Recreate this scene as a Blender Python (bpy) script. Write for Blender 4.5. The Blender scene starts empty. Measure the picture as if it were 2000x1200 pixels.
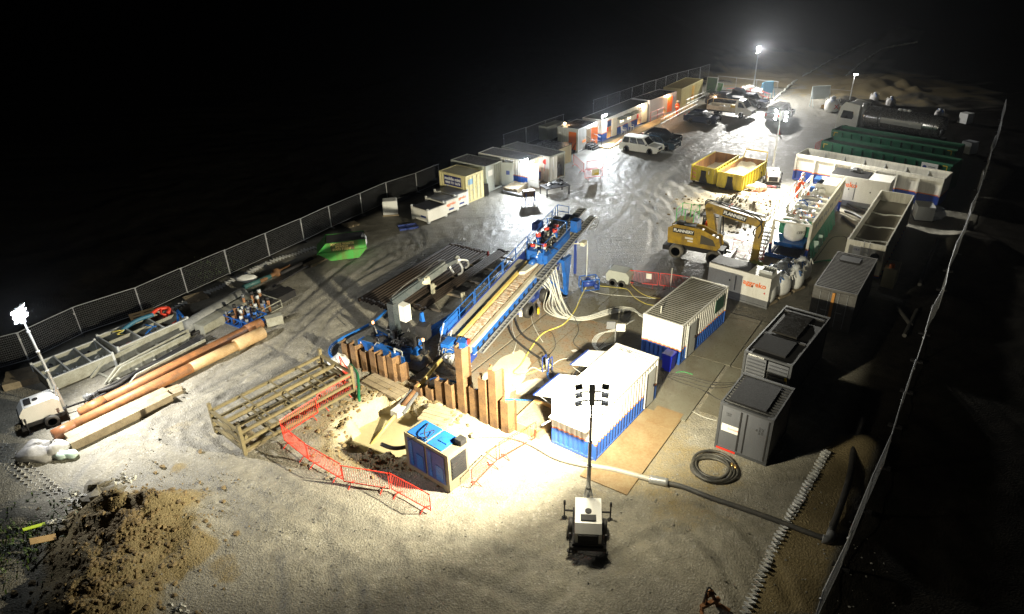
import bpy, math, random
import numpy as np
from mathutils import Matrix, Vector
random.seed(7); rng = np.random.default_rng(5)
S = bpy.context.scene; COL = S.collection
PI = math.pi; R = math.radians
# ---------------------------------------------------------------- camera
CF, CP, CR, CH = 1350.27, 0.490758, -0.02621, 21.4855
_f = np.array([0, math.cos(CP), -math.sin(CP)]); _u = np.array([0, math.sin(CP), math.cos(CP)]); _x = np.array([1., 0, 0])
CX = math.cos(CR)*_x + math.sin(CR)*_u; CU = -math.sin(CR)*_x + math.cos(CR)*_u; CFW = _f
cam = bpy.data.objects.new('camera', bpy.data.cameras.new('camera')); COL.objects.link(cam)
cam.data.sensor_width = 36; cam.data.lens = CF/2000*36; cam.data.clip_end = 3000
Mx = Matrix([[CX[i], CU[i], -CFW[i], 0] for i in range(3)] + [[0, 0, 0, 1]])
cam.matrix_world = Matrix.Translation((0, 0, CH)) @ Mx
S.camera = cam
# ---------------------------------------------------------------- night sky and exposure
wd = bpy.data.worlds.new('World'); S.world = wd; wd.use_nodes = True
wn = wd.node_tree.nodes; wl = wd.node_tree.links
bg = wn['Background']; bg.inputs[0].default_value = (0.35, 0.5, 0.8, 1); bg.inputs[1].default_value = 0.0016
S.view_settings.view_transform = 'Standard'; S.view_settings.look = 'None'; S.view_settings.exposure = .2; S.view_settings.gamma = 1
S.cycles.max_bounces = 5; S.cycles.diffuse_bounces = 3; S.cycles.glossy_bounces = 3
S.cycles.sample_clamp_indirect = 6
# ---------------------------------------------------------------- picture point -> ground point (measured positions)
def G(u, v, z=0.0):
    d = CFW + CX*(u-1000)/CF - CU*(v-600)/CF
    t = (z-CH)/d[2]; return (float(d[0]*t), float(d[1]*t))
def PJ(x, y, z):
    d = np.array([x, y, z-CH]); w = d@CFW
    return 1000+CF*(d@CX)/w, 600-CF*(d@CU)/w
def HG(ub, vb, vt):
    x, y = G(ub, vb); lo, hi = 0, 19
    for _ in range(40):
        m = (lo+hi)/2
        if PJ(x, y, m)[1] > vt: lo = m
        else: hi = m
    return lo
def SEG(u1, v1, u2, v2, z=0.0, z2=None):
    a = G(u1, v1, z); b = G(u2, v2, z if z2 is None else z2)
    return a, math.atan2(b[1]-a[1], b[0]-a[0]), math.hypot(b[0]-a[0], b[1]-a[1])
# ---------------------------------------------------------------- object helpers
def tag(o, label=None, cat=None, group=None, kind=None):
    if label: o['label'] = label
    if cat: o['category'] = cat
    if group: o['group'] = group
    if kind: o['kind'] = kind
    return o
def thing(name, label, cat, loc=(0, 0, 0), rz=0.0, group=None):
    o = bpy.data.objects.new(name, None); COL.objects.link(o); o.empty_display_size = .3
    o.location = (loc[0], loc[1], loc[2] if len(loc) > 2 else 0); o.rotation_euler = (0, 0, rz)
    return tag(o, label, cat, group)
def copy_tree(o, parent=None):
    c = o.copy(); COL.objects.link(c); c.parent = parent
    for ch in list(o.children): copy_tree(ch, c)
    return c
def dup(o, loc, rz, label=None, group=None):
    c = copy_tree(o); c.location = (loc[0], loc[1], loc[2] if len(loc) > 2 else o.location[2]); c.rotation_euler = (0, 0, rz)
    if label: c['label'] = label
    if group: c['group'] = group
    return c
class MB:
    def __init__(s): s.v = []; s.f = []; s.m = []
    def add(s, vs, fs, mi=0):
        n = len(s.v); s.v += [tuple(map(float, p)) for p in vs]
        for f in fs: s.f.append([i+n for i in f]); s.m.append(mi)
        return s
    def box(s, x0, y0, z0, x1, y1, z1, mi=0):
        return s.add([(x0,y0,z0),(x1,y0,z0),(x1,y1,z0),(x0,y1,z0),(x0,y0,z1),(x1,y0,z1),(x1,y1,z1),(x0,y1,z1)],
                     [(3,2,1,0),(4,5,6,7),(0,1,5,4),(1,2,6,5),(2,3,7,6),(3,0,4,7)], mi)
    def cbox(s, c, sz, rz=0, mi=0, ry=0, rx=0, tap=1.0):
        M = Matrix.Rotation(rz, 3, 'Z') @ Matrix.Rotation(ry, 3, 'Y') @ Matrix.Rotation(rx, 3, 'X')
        vs = []
        for z in (-.5, .5):
            k = tap if z > 0 else 1
            for x, y in ((-.5,-.5),(.5,-.5),(.5,.5),(-.5,.5)):
                vs.append(tuple(M @ Vector((x*sz[0]*k, y*sz[1]*k, z*sz[2])) + Vector(c)))
        return s.add(vs, [(3,2,1,0),(4,5,6,7),(0,1,5,4),(1,2,6,5),(2,3,7,6),(3,0,4,7)], mi)
    def bar(s, p, q, w, h=None, mi=0):
        h = h or w; p = Vector(p); q = Vector(q); d = (q-p)
        if d.length < 1e-6: return s
        d.normalize(); up = Vector((0, 0, 1)) if abs(d.z) < .95 else Vector((1, 0, 0))
        a = d.cross(up).normalized()*w/2; b = a.cross(d).normalized()*h/2
        vs = [p-a-b, p+a-b, p+a+b, p-a+b, q-a-b, q+a-b, q+a+b, q-a+b]
        return s.add(vs, [(3,2,1,0),(4,5,6,7),(0,1,5,4),(1,2,6,5),(2,3,7,6),(3,0,4,7)], mi)
    def tube(s, pts, r, n=8, mi=0, cap=True, closed=False):
        P = [Vector(p) for p in pts]; k = len(P); rr = r if isinstance(r, (list, tuple)) else [r]*k
        vs = []; prev = None
        for i in range(k):
            if closed: d = P[(i+1) % k]-P[i-1]
            else: d = P[min(i+1, k-1)]-P[max(i-1, 0)]
            if d.length < 1e-9: d = Vector((0, 0, 1))
            d.normalize()
            if prev is None:
                up = Vector((0, 0, 1)) if abs(d.z) < .9 else Vector((1, 0, 0)); a = d.cross(up).normalized()
            else:
                a = prev-d*prev.dot(d); a = a.normalized() if a.length > 1e-6 else d.orthogonal().normalized()
            prev = a; b = d.cross(a)
            for j in range(n):
                t = 2*PI*j/n; vs.append(P[i]+(a*math.cos(t)+b*math.sin(t))*rr[i])
        fs = []
        for i in range(k if closed else k-1):
            i2 = (i+1) % k
            for j in range(n): fs.append((i*n+j, i*n+(j+1) % n, i2*n+(j+1) % n, i2*n+j))
        if cap and not closed: fs.append(tuple(range(n-1, -1, -1))); fs.append(tuple((k-1)*n+j for j in range(n)))
        return s.add(vs, fs, mi)
    def cyl(s, p, q, r, n=12, mi=0, r2=None): return s.tube([p, q], [r, r if r2 is None else r2], n, mi)
    def lathe(s, prof, n=16, c=(0, 0, 0), mi=0, axis='z'):
        vs = []
        for (r, h) in prof:
            for j in range(n):
                t = 2*PI*j/n; a, b = r*math.cos(t), r*math.sin(t)
                vs.append((c[0]+a, c[1]+b, c[2]+h) if axis == 'z' else ((c[0]+h, c[1]+a, c[2]+b) if axis == 'x' else (c[0]+a, c[1]+h, c[2]+b)))
        fs = [(i*n+j, i*n+(j+1) % n, (i+1)*n+(j+1) % n, (i+1)*n+j) for i in range(len(prof)-1) for j in range(n)]
        fs.append(tuple(range(n))); fs.append(tuple((len(prof)-1)*n+j for j in range(n)))
        return s.add(vs, fs, mi)
    def prism(s, poly, a0, a1, plane='xz', mi=0):
        n = len(poly)
        def P(p, a): return (p[0], a, p[1]) if plane == 'xz' else ((a, p[0], p[1]) if plane == 'yz' else (p[0], p[1], a))
        vs = [P(p, a0) for p in poly]+[P(p, a1) for p in poly]
        fs = [tuple(range(n)), tuple(range(2*n-1, n-1, -1))]+[(i, (i+1) % n, n+(i+1) % n, n+i) for i in range(n)]
        return s.add(vs, fs, mi)
    def blob(s, c, rad, n=12, m=8, jit=.0, mi=0, seed=0, flat=None):
        r_ = random.Random(seed); vs = []; ph = [r_.uniform(0, 6) for _ in range(6)]
        for i in range(m+1):
            th = PI*i/m
            for j in range(n):
                t = 2*PI*j/n; k = 1+jit*(math.sin(3*t+ph[0]+2*th)+math.sin(5*t+ph[1]-3*th)*.6+math.sin(7*th+ph[2]+t)*.6)+r_.uniform(-jit, jit)*.5
                z = math.cos(th)*rad[2]*k
                if flat is not None: z = max(z, flat)
                vs.append((c[0]+rad[0]*k*math.sin(th)*math.cos(t), c[1]+rad[1]*k*math.sin(th)*math.sin(t), c[2]+z))
        fs = [(i*n+j, i*n+(j+1) % n, (i+1)*n+(j+1) % n, (i+1)*n+j) for i in range(m) for j in range(n)]
        return s.add(vs, fs, mi)
    def corr(s, a, b, z0, z1, out, pitch=.28, depth=.05, mi=0):
        a = Vector((a[0], a[1], 0)); b = Vector((b[0], b[1], 0)); L = (b-a).length; d = (b-a)/L; o = Vector((out[0], out[1], 0))
        k = max(1, round(L/pitch)); p = L/k; pr = []
        for i in range(k): pr += [(i*p, 0), (i*p+.36*p, 0), (i*p+.5*p, -depth), (i*p+.86*p, -depth)]
        pr.append((L, 0)); vs = []
        for (t, q) in pr:
            w = a+d*t+o*q; vs += [(w.x, w.y, z0), (w.x, w.y, z1)]
        return s.add(vs, [(2*i, 2*i+2, 2*i+3, 2*i+1) for i in range(len(pr)-1)], mi)
    def ridge(s, x0, x1, y0, y1, z, pitch=.22, depth=.035, mi=0):
        L = x1-x0; k = round(L/pitch); p = L/k; pr = []
        for i in range(k): pr += [(i*p, 0), (i*p+.3*p, 0), (i*p+.5*p, -depth), (i*p+.8*p, -depth)]
        pr.append((L, 0)); vs = []
        for (t, q) in pr: vs += [(x0+t, y0, z+q), (x0+t, y1, z+q)]
        for i in range(len(pr)-1): s.add([vs[2*i], vs[2*i+2], vs[2*i+3], vs[2*i+1]], [(0, 1, 2, 3)], mi+(0 if i % 4 == 0 else 1))
        return s
    def build(s, name, mats, parent=None, smooth=False, loc=None, rz=None):
        me = bpy.data.meshes.new(name); me.from_pydata(s.v, [], s.f)
        if not isinstance(mats, (list, tuple)): mats = [mats]
        for m in mats: me.materials.append(m)
        me.polygons.foreach_set('material_index', s.m)
        if smooth: me.polygons.foreach_set('use_smooth', [True]*len(s.f))
        me.update(); o = bpy.data.objects.new(name, me); COL.objects.link(o)
        if parent: o.parent = parent
        if loc: o.location = loc
        if rz is not None: o.rotation_euler = (0, 0, rz)
        return o
_fc = {}
def text(body, size, M, mat, parent, name='lettering', bold=.0, align='CENTER', extrude=.003, sx=1.0):
    cu = bpy.data.curves.new('t', 'FONT'); cu.body = body; cu.size = size; cu.align_x = align; cu.align_y = 'CENTER'
    cu.offset = bold; cu.extrude = extrude; cu.resolution_u = 2
    to = bpy.data.objects.new('t', cu); COL.objects.link(to)
    bpy.context.view_layer.update(); dg = bpy.context.evaluated_depsgraph_get()
    me = bpy.data.meshes.new_from_object(to.evaluated_get(dg)); me.transform(M @ Matrix.Diagonal((sx, 1, 1, 1)))
    bpy.data.objects.remove(to); bpy.data.curves.remove(cu)
    me.materials.clear(); me.materials.append(mat)
    o = bpy.data.objects.new(name, me); COL.objects.link(o); o.parent = parent; return o
def face(loc, right, up):   # matrix that lays text on a face: x -> right, y -> up
    r = Vector(right).normalized(); u = Vector(up).normalized(); n = r.cross(u)
    return Matrix.Translation(loc) @ Matrix(((r.x, u.x, n.x, 0), (r.y, u.y, n.y, 0), (r.z, u.z, n.z, 0), (0, 0, 0, 1)))
def arc(P, n=6):    # smooth curve through points (Catmull-Rom)
    P = [Vector(p) for p in P]; out = []
    for i in range(len(P)-1):
        a = P[max(i-1, 0)]; b = P[i]; c = P[i+1]; d = P[min(i+2, len(P)-1)]
        for k in range(n):
            t = k/n; out.append(.5*((2*b)+(c-a)*t+(2*a-5*b+4*c-d)*t*t+(3*b-a-3*c+d)*t**3))
    out.append(P[-1]); return out
# ---------------------------------------------------------------- materials
def newmat(name):
    m = bpy.data.materials.new(name); m.use_nodes = True; nt = m.node_tree; b = nt.nodes['Principled BSDF']; return m, nt, b
def noise(nt, co, scale, det=4, rough=.6):
    n = nt.nodes.new('ShaderNodeTexNoise'); n.inputs['Scale'].default_value = scale; n.inputs['Detail'].default_value = det
    n.inputs['Roughness'].default_value = rough; nt.links.new(co, n.inputs['Vector']); return n.outputs['Fac']
def ramp(nt, src, stops, interp='LINEAR'):
    r = nt.nodes.new('ShaderNodeValToRGB'); r.color_ramp.interpolation = interp; e = r.color_ramp.elements
    while len(e) < len(stops): e.new(.5)
    for i, (p, c) in enumerate(stops):
        e[i].position = p; e[i].color = (c, c, c, 1) if not isinstance(c, tuple) else (*c, 1)
    nt.links.new(src, r.inputs[0]); return r.outputs[0]
def mix(nt, fac, a, b, mode='MIX'):
    n = nt.nodes.new('ShaderNodeMix'); n.data_type = 'RGBA'; n.blend_type = mode
    for sock, v in ((n.inputs[0], fac), (n.inputs[6], a), (n.inputs[7], b)):
        if isinstance(v, (int, float)): sock.default_value = v if sock is n.inputs[0] else (v, v, v, 1)
        elif isinstance(v, tuple): sock.default_value = (*v, 1)
        else: nt.links.new(v, sock)
    return n.outputs[2]
def math_(nt, op, a, b=0.0, c=0.0):
    n = nt.nodes.new('ShaderNodeMath'); n.operation = op
    for i, v in enumerate((a, b, c)):
        if isinstance(v, (int, float)): n.inputs[i].default_value = v
        else: nt.links.new(v, n.inputs[i])
    return n.outputs[0]
def coords(nt, kind='Object'):
    return nt.nodes.new('ShaderNodeTexCoord').outputs[kind]
_mats = {}
def mat(name, c, d=None, amt=.5, rough=.55, metal=0.0, scale=1.5, bump=0.0, bs=30, spec=.5, streak=False, rv=.15, emit=None, alpha=None):
    if name in _mats: return _mats[name]
    m, nt, b = newmat(name); co = coords(nt)
    if d is None: d = tuple(x*.55+.012 for x in c)
    src = co
    if streak:
        mp = nt.nodes.new('ShaderNodeMapping'); mp.inputs['Scale'].default_value = (1, 1, .18); nt.links.new(co, mp.inputs[0]); src = mp.outputs[0]
    f1 = noise(nt, src, scale, 6, .65); f2 = noise(nt, co, scale*9, 4, .6)
    f = math_(nt, 'ADD', math_(nt, 'MULTIPLY', f1, .65), math_(nt, 'MULTIPLY', f2, .35))
    fac = ramp(nt, f, [(.5-.16*amt, 0.0), (.5+.28*(1.15-amt), 1.0)])
    nt.links.new(mix(nt, math_(nt, 'MULTIPLY', fac, min(1, amt*1.3)), c, d), b.inputs['Base Color'])
    nt.links.new(ramp(nt, f2, [(.3, max(0, rough-rv)), (.75, min(1, rough+rv))]), b.inputs['Roughness'])
    b.inputs['Metallic'].default_value = metal; b.inputs['Specular IOR Level'].default_value = spec
    if bump:
        bp = nt.nodes.new('ShaderNodeBump'); bp.inputs['Strength'].default_value = bump; bp.inputs['Distance'].default_value = .02
        nt.links.new(noise(nt, co, bs, 5), bp.inputs['Height']); nt.links.new(bp.outputs[0], b.inputs['Normal'])
    if emit: b.inputs['Emission Color'].default_value = (*emit[0], 1); b.inputs['Emission Strength'].default_value = emit[1]
    if alpha is not None: b.inputs['Alpha'].default_value = alpha
    _mats[name] = m; return m
def livery(name, bands, rough=.45, dirt=(.12, .1, .08), amt=.35):   # painted bands by height: [(z, colour), ...]
    if name in _mats: return _mats[name]
    m, nt, b = newmat(name); co = coords(nt)
    sx = nt.nodes.new('ShaderNodeSeparateXYZ'); nt.links.new(co, sx.inputs[0])
    zz = math_(nt, 'DIVIDE', sx.outputs[2], 4.0)
    col = ramp(nt, zz, [(z/4.0, c) for z, c in bands], 'CONSTANT')
    mp = nt.nodes.new('ShaderNodeMapping'); mp.inputs['Scale'].default_value = (1, 1, .15); nt.links.new(co, mp.inputs[0])
    f = noise(nt, mp.outputs[0], 3, 6, .7); fac = ramp(nt, f, [(.45, 0.0), (.8, amt)])
    low = ramp(nt, zz, [(0.0, .5), (.08, 0.0)]); fac = math_(nt, 'ADD', fac, math_(nt, 'MULTIPLY', low, f))
    nt.links.new(mix(nt, fac, col, dirt), b.inputs['Base Color']); b.inputs['Roughness'].default_value = rough
    _mats[name] = m; return m
def lamp_mat(name, c, s):
    if name in _mats: return _mats[name]
    m, nt, b = newmat(name); b.inputs['Base Color'].default_value = (.5, .5, .5, 1)
    b.inputs['Emission Color'].default_value = (*c, 1); b.inputs['Emission Strength'].default_value = s; _mats[name] = m; return m
def glass_mat():
    return mat('dark_glass', (.015, .018, .02), amt=.1, rough=.06, spec=.8, rv=.03)
WHITE = mat('white_paint', (.76, .75, .7), (.4, .36, .28), .35, .4, scale=1.2, streak=True)
CREAM = mat('cream_paint', (.68, .62, .38), (.35, .28, .15), .4, .45, streak=True)
LGREY = mat('pale_grey_paint', (.5, .52, .52), (.25, .24, .22), .4, .45, streak=True)
DGREY = mat('dark_grey_paint', (.16, .165, .175), (.06, .06, .06), .4, .42, streak=True)
BLACK = mat('black_steel', (.016, .016, .018), (.045, .04, .035), .4, .65, spec=.3)
RUBBER = mat('black_rubber', (.022, .022, .023), (.09, .08, .065), .4, .6)
BLUE = mat('blue_paint', (.014, .115, .45), (.03, .04, .06), .5, .35, scale=2)
DBLUE = mat('dark_blue_paint', (.02, .05, .26), (.03, .04, .08), .4, .4)
STEEL = mat('galvanised_steel', (.42, .43, .43), (.2, .19, .18), .45, .42, .6)
RUST = mat('rusty_steel', (.21, .105, .04), (.09, .045, .025), .7, .75, scale=3, bump=.25)
ORUST = mat('orange_rusty_steel', (.36, .15, .05), (.17, .08, .035), .8, .6, scale=2.5, bump=.2)
PILE = mat('sheet_pile_rust', (.22, .125, .05), (.09, .05, .026), .8, .7, scale=1.3, bump=.25)
REDP = mat('red_paint', (.62, .035, .02), (.3, .03, .02), .3, .4)
ORANGE = mat('orange_paint', (.78, .19, .02), (.4, .1, .02), .3, .45)
YELLOW = mat('yellow_paint', (.72, .5, .02), (.16, .1, .03), .55, .45, scale=2.5, streak=True)
WOOD = mat('grey_timber', (.33, .27, .18), (.13, .1, .065), .6, .8, scale=2, bump=.5)
PALE_WOOD = mat('pale_timber', (.5, .34, .16), (.28, .17, .07), .5, .8)
HOSE_W = mat('pale_hose', (.6, .6, .54), (.3, .29, .25), .4, .5)
PLASTIC_W = mat('white_woven_plastic', (.72, .73, .72), (.45, .44, .4), .4, .6, bump=.8, bs=9)
TXT_O = mat('orange_lettering', (.8, .16, .02), amt=.1); TXT_K = mat('black_lettering', (.02, .02, .02), amt=.1); TXT_W = mat('white_lettering', (.85, .85, .82), amt=.1)
GLASS = glass_mat()
# ================================================================ ground
def in_poly(X, Y, poly):
    ins = np.zeros(X.shape, bool); n = len(poly)
    for i in range(n):
        x1, y1 = poly[i]; x2, y2 = poly[(i+1) % n]
        if y1 == y2: continue
        c = ((y1 > Y) != (y2 > Y)) & (X < (x2-x1)*(Y-y1)/(y2-y1)+x1); ins ^= c
    return ins
def d_poly(X, Y, poly, closed=True):
    D = np.full(X.shape, 1e9); n = len(poly)
    for i in range(n if closed else n-1):
        x1, y1 = poly[i]; x2, y2 = poly[(i+1) % n]; dx, dy = x2-x1, y2-y1
        t = np.clip(((X-x1)*dx+(Y-y1)*dy)/(dx*dx+dy*dy+1e-12), 0, 1); D = np.minimum(D, np.hypot(X-x1-t*dx, Y-y1-t*dy))
    return D
def sgn(X, Y, poly):  # + inside
    d = d_poly(X, Y, poly); return np.where(in_poly(X, Y, poly), d, -d)
def sm(a, lo, hi):
    t = np.clip((a-lo)/(hi-lo), 0, 1); return t*t*(3-2*t)
def vnoise(X, Y, s, seed):
    r = np.random.default_rng(seed); T = r.random((256, 256)); x = X/s; y = Y/s
    xi = np.floor(x).astype(int); yi = np.floor(y).astype(int); fx = x-xi; fy = y-yi; fx = fx*fx*(3-2*fx); fy = fy*fy*(3-2*fy)
    g = lambda a, b: T[a % 256, b % 256]
    return (g(xi, yi)*(1-fx)+g(xi+1, yi)*fx)*(1-fy)+(g(xi, yi+1)*(1-fx)+g(xi+1, yi+1)*fx)*fy
PX = lambda *a: [G(*p) for p in a]
PIT = PX((676,868),(668,826),(698,798),(735,776),(790,772),(838,786),(868,806),(850,862),(800,886),(728,884))
HEAP = G(262, 1052); HEAP2 = G(190, 1180)
SITE = PX((-420,1060),(-60,780),(40,735),(150,668),(268,632),(375,578),(470,536),(620,470),(860,372),(1090,300),(1300,205),(1400,160),(1530,175),(1620,205),(1960,330),(1880,440),(1760,560),(1690,660),(1603,880),(1440,1200),(1300,1500),(-500,1500))
MATS = PX((700,690),(850,770),(1010,850),(1075,915),(1180,935),(1300,905),(1400,780),(1560,560),(1370,520),(1200,470),(1000,470),(800,590))
ROAD = PX((1515,200),(1580,150),(1690,85),(1760,55),(1800,60),(1726,95),(1612,185),(1600,215))
xs = np.unique(np.round(np.concatenate([np.arange(-500, -26, 12), np.arange(-40, -22, .5), np.arange(-22, 22, .2), np.arange(22, 60, .6), np.arange(60, 100, 2), np.arange(100, 520, 20)]), 3))
ys = np.unique(np.round(np.concatenate([np.arange(-20, 12, 2), np.arange(12, 48, .2), np.arange(48, 120, .6), np.arange(120, 180, 3), np.arange(180, 900, 30)]), 3))
GX, GY = np.meshgrid(xs, ys); SI = sgn(GX, GY, SITE)
TRK = []
for px_, off in (([(1150,1180),(900,1090),(640,1060),(420,960),(250,880),(160,960)], 1.7), ([(600,1180),(560,1000),(420,900),(380,800),(560,640),(760,480),(1000,430),(1250,380)], 1.9), ([(760,1180),(700,1060),(480,960),(330,840),(560,700),(640,600),(860,480),(1130,400),(1330,320),(1480,250),(1560,190)], 1.9),
                ([(1330,430),(1290,400),(1310,350),(1400,300),(1500,260)], 2.0), ([(1180,470),(1240,420),(1290,340),(1380,270),(1500,215)], 2.0), ([(900,440),(1060,420),(1200,350),(1330,290),(1460,230)], 2.0), ([(1230,520),(1290,500),(1300,440),(1280,390),(1230,330),(1300,270)], 2.1), ([(1500,1180),(1420,1050),(1300,1000),(1120,1090),(1000,1180)], 1.8)):
    c_ = [Vector((*G(*p), 0)) for p in px_]; c_ = arc(c_, 8)
    for sd in (-.5, .5):
        q_ = []
        for i, p in enumerate(c_):
            d = (c_[min(i+1, len(c_)-1)]-c_[max(i-1, 0)]).normalized(); q_.append((p.x-d.y*off*sd, p.y+d.x*off*sd))
        TRK.append(q_)
def tracks(X, Y):
    D = np.full(X.shape, 1e9); m_ = (Y < 125) & (X > -25) & (X < 60); x, y = X[m_], Y[m_]; d = np.full(x.shape, 1e9)
    for q in TRK: d = np.minimum(d, d_poly(x, y, q, closed=False))
    D[m_] = d; return D
def ground_z(X, Y):
    z = (vnoise(X, Y, .55, 1)-.5)*.045+(vnoise(X, Y, 2.3, 2)-.5)*.07
    si = sgn(X, Y, SITE); out = sm(-si, 0, 3)
    z = z+out*((vnoise(X, Y, 1.4, 3)-.5)*.25+(vnoise(X, Y, 9, 4)-.4)*.5-.12)
    # ploughed furrows beyond the left fence
    z = z+out*sm(-(X*.8-Y*.6+40), -60, 0)*.0
    # churned wheel ruts near the skips
    rc = G(1340, 395); rr = np.hypot(X-rc[0], Y-rc[1]); z = z+sm(9-rr, 0, 6)*np.sin((X*.75+Y*.35+vnoise(X, Y, 4, 9)*2.5)*5.2)*.055
    if X.size > 9999: td = tracks(X, Y); z = z-.06*sm(.3-td, 0, .12)+.05*sm(.16-np.abs(td-.4), 0, .12)*(.4+vnoise(X, Y, .35, 41))
    z = z*(1-sm(sgn(X, Y, MATS), -.4, .3))
    # pit
    p = sgn(X, Y, PIT); z = z-sm(p+(vnoise(X, Y, .5, 5)-.5)*.8, -.1, .45)*1.7+sm(.7-np.abs(p+.35), 0, .7)*.16*vnoise(X, Y, .3, 6)
    # spoil heap lower left
    for (c, r0, h) in ((HEAP, 3.8, .95), (HEAP2, 3.2, .65), (G(300, 1000), 1.8, .55), (G(205, 1010), 1.8, .7), (G(60, 1010), 1.6, .4), (G(330, 1000), 1.3, .25)):
        rr = np.hypot(X-c[0], (Y-c[1])*1.05)/r0*(1+.35*(vnoise(X, Y, 1.1, 7)-.5)); z = z+h*sm(1-rr, 0, 1)*(.75+.5*vnoise(X, Y, .45, 8))
    # spoil by the steps of the separation plant, banks by the haul road and outside the right fence
    for (u, v, r0, h) in ((1437, 418, 4.2, 1.3), (1475, 395, 3.0, .9), (1500, 150, 9, .7), (1560, 120, 14, .7), (1720, 170, 14, 1.0), (1800, 190, 14, .6), (1660, 200, 6, .5), (1905, 480, 3.5, 1.0), (1860, 600, 2.5, .7), (1690, 880, 1.6, .45)):
        c = G(u, v); rr = np.hypot(X-c[0], Y-c[1])/r0; z = z+h*sm(1-rr, 0, 1)*(.6+.8*vnoise(X, Y, 1.3, 11))
    return z
GZ = ground_z(GX, GY); ny, nx = GX.shape
me = bpy.data.meshes.new('ground'); co = np.stack([GX, GY, GZ], -1).reshape(-1, 3).astype(np.float32)
idx = np.arange(ny*nx).reshape(ny, nx); q = np.stack([idx[:-1, :-1], idx[:-1, 1:], idx[1:, 1:], idx[1:, :-1]], -1).reshape(-1, 4)
me.vertices.add(len(co)); me.vertices.foreach_set('co', co.ravel()); me.loops.add(q.size); me.loops.foreach_set('vertex_index', q.ravel().astype(np.int32))
me.polygons.add(len(q)); me.polygons.foreach_set('loop_start', (np.arange(len(q))*4).astype(np.int32)); me.polygons.foreach_set('loop_total', np.full(len(q), 4, np.int32))
me.polygons.foreach_set('use_smooth', np.ones(len(q), bool)); me.update()
# what the ground is made of: R wet mud, G tan clay, B field soil, alpha pale clay with some painted light
wet = sm(GY+.45*GX, 36, 47)*sm(SI, -1, 1.5)*(1-.0*GX)
TD = tracks(GX, GY); near_ = (1-wet)*sm(SI, 0, 1); wet = np.maximum(wet, near_*(.5*sm(.38-TD, 0, .15)*sm(vnoise(GX, GY, 1.6, 31), .25, .6)+.35*sm(vnoise(GX, GY, 5, 32)*.6+vnoise(GX, GY, 1.4, 33)*.4, .6, .85)))
nz = vnoise(GX, GY, 2.2, 21)*.6+vnoise(GX, GY, .7, 22)*.4
tan = np.zeros_like(GX)
for (u, v, r0, k) in ((262, 1052, 3.9, .9), (190, 1150, 3.4, .7), (345, 915, .6, .7), (435, 1105, .7, .5), (450, 1125, .6, .5), (330, 1000, 2.0, .6), (620, 810, 2.3, .35), (560, 770, 2.5, .15),
                      (1437, 418, 5.0, .9), (1475, 395, 4, .9), (1400, 400, 4, .4), (1720, 170, 16, .8), (1500, 150, 12, .9), (1560, 120, 16, .5), (345, 835, .9, .3), (1150, 1050, 3, .18), (1330, 930, 4, .35), (1250, 880, 5, .45), (1500, 640, 6, .2), (1320, 780, 4, .3)):
    c = G(u, v); tan = np.maximum(tan, k*sm(1-np.hypot(GX-c[0], GY-c[1])/r0+(nz-.5)*.9, 0, .45))
tan = np.maximum(tan, sm(sgn(GX, GY, PIT), -2.2, -.3)*.75)
strip = PX((1606,880),(1640,850),(1720,860),(1660,1000),(1590,1200),(1445,1205)); tan = np.maximum(tan, .75*sm(sgn(GX, GY, strip), -.3, .3))
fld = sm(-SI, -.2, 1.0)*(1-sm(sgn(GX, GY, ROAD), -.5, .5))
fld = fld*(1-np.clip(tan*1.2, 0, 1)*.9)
pale = sm(sgn(GX, GY, PIT)+(nz-.5)*1.5, -1.1, -.1)*.9
for (u, v, r0, k) in ((1437, 418, 4.5, .8), (1475, 395, 4.5, .8), (940, 840, 2.5, .7), (880, 850, 2.0, .6), (1540, 530, 2.5, .4), (1640, 430, 3.5, .35), (1610, 480, 3, .35), (1500, 470, 2.5, .4)):  # two spots between plant and tanks paint lit mud into the colour
    c = G(u, v); pale = np.maximum(pale, k*sm(1-np.hypot(GX-c[0], GY-c[1])/r0+(nz-.5)*.9, 0, .45))
at_ = me.attributes.new('soil', 'FLOAT_COLOR', 'POINT'); at_.data.foreach_set('color', np.stack([wet, tan, fld, pale], -1).reshape(-1).astype(np.float32))
gm, nt, b = newmat('ground_material'); co_ = coords(nt)
an = nt.nodes.new('ShaderNodeAttribute'); an.attribute_name = 'soil'; sp = nt.nodes.new('ShaderNodeSeparateColor'); nt.links.new(an.outputs['Color'], sp.inputs[0])
wet_, tan_, fld_ = sp.outputs[0], sp.outputs[1], sp.outputs[2]
n_big = noise(nt, co_, .35, 5, .6); n_mid = noise(nt, co_, 1.7, 6, .65); n_fine = noise(nt, co_, 14, 5, .75)
vo = nt.nodes.new('ShaderNodeTexVoronoi'); vo.inputs['Scale'].default_value = 13; nt.links.new(co_, vo.inputs['Vector']); stone = vo.outputs['Color']
sg = nt.nodes.new('ShaderNodeSeparateColor'); nt.links.new(stone, sg.inputs[0])
grav = mix(nt, ramp(nt, n_mid, [(.35, 0.0), (.68, 1.0)]), (.17, .158, .128), (.31, .29, .235))
grav = mix(nt, math_(nt, 'MULTIPLY', ramp(nt, n_fine, [(.42, 0.0), (.7, 1.0)]), .55), grav, (.4, .375, .31))
grav = mix(nt, ramp(nt, sg.outputs[0], [(.0, .3), (.3, 0.0)]), grav, (.07, .066, .055))
grav = mix(nt, ramp(nt, sg.outputs[1], [(.92, 0.0), (.97, .35)]), grav, (.5, .49, .46))
grav = mix(nt, ramp(nt, n_big, [(.4, .25), (.6, 0.0)]), grav, (.12, .11, .085))
mud = mix(nt, ramp(nt, n_mid, [(.3, 0.0), (.7, 1.0)]), (.075, .07, .058), (.22, .21, .18))
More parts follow.
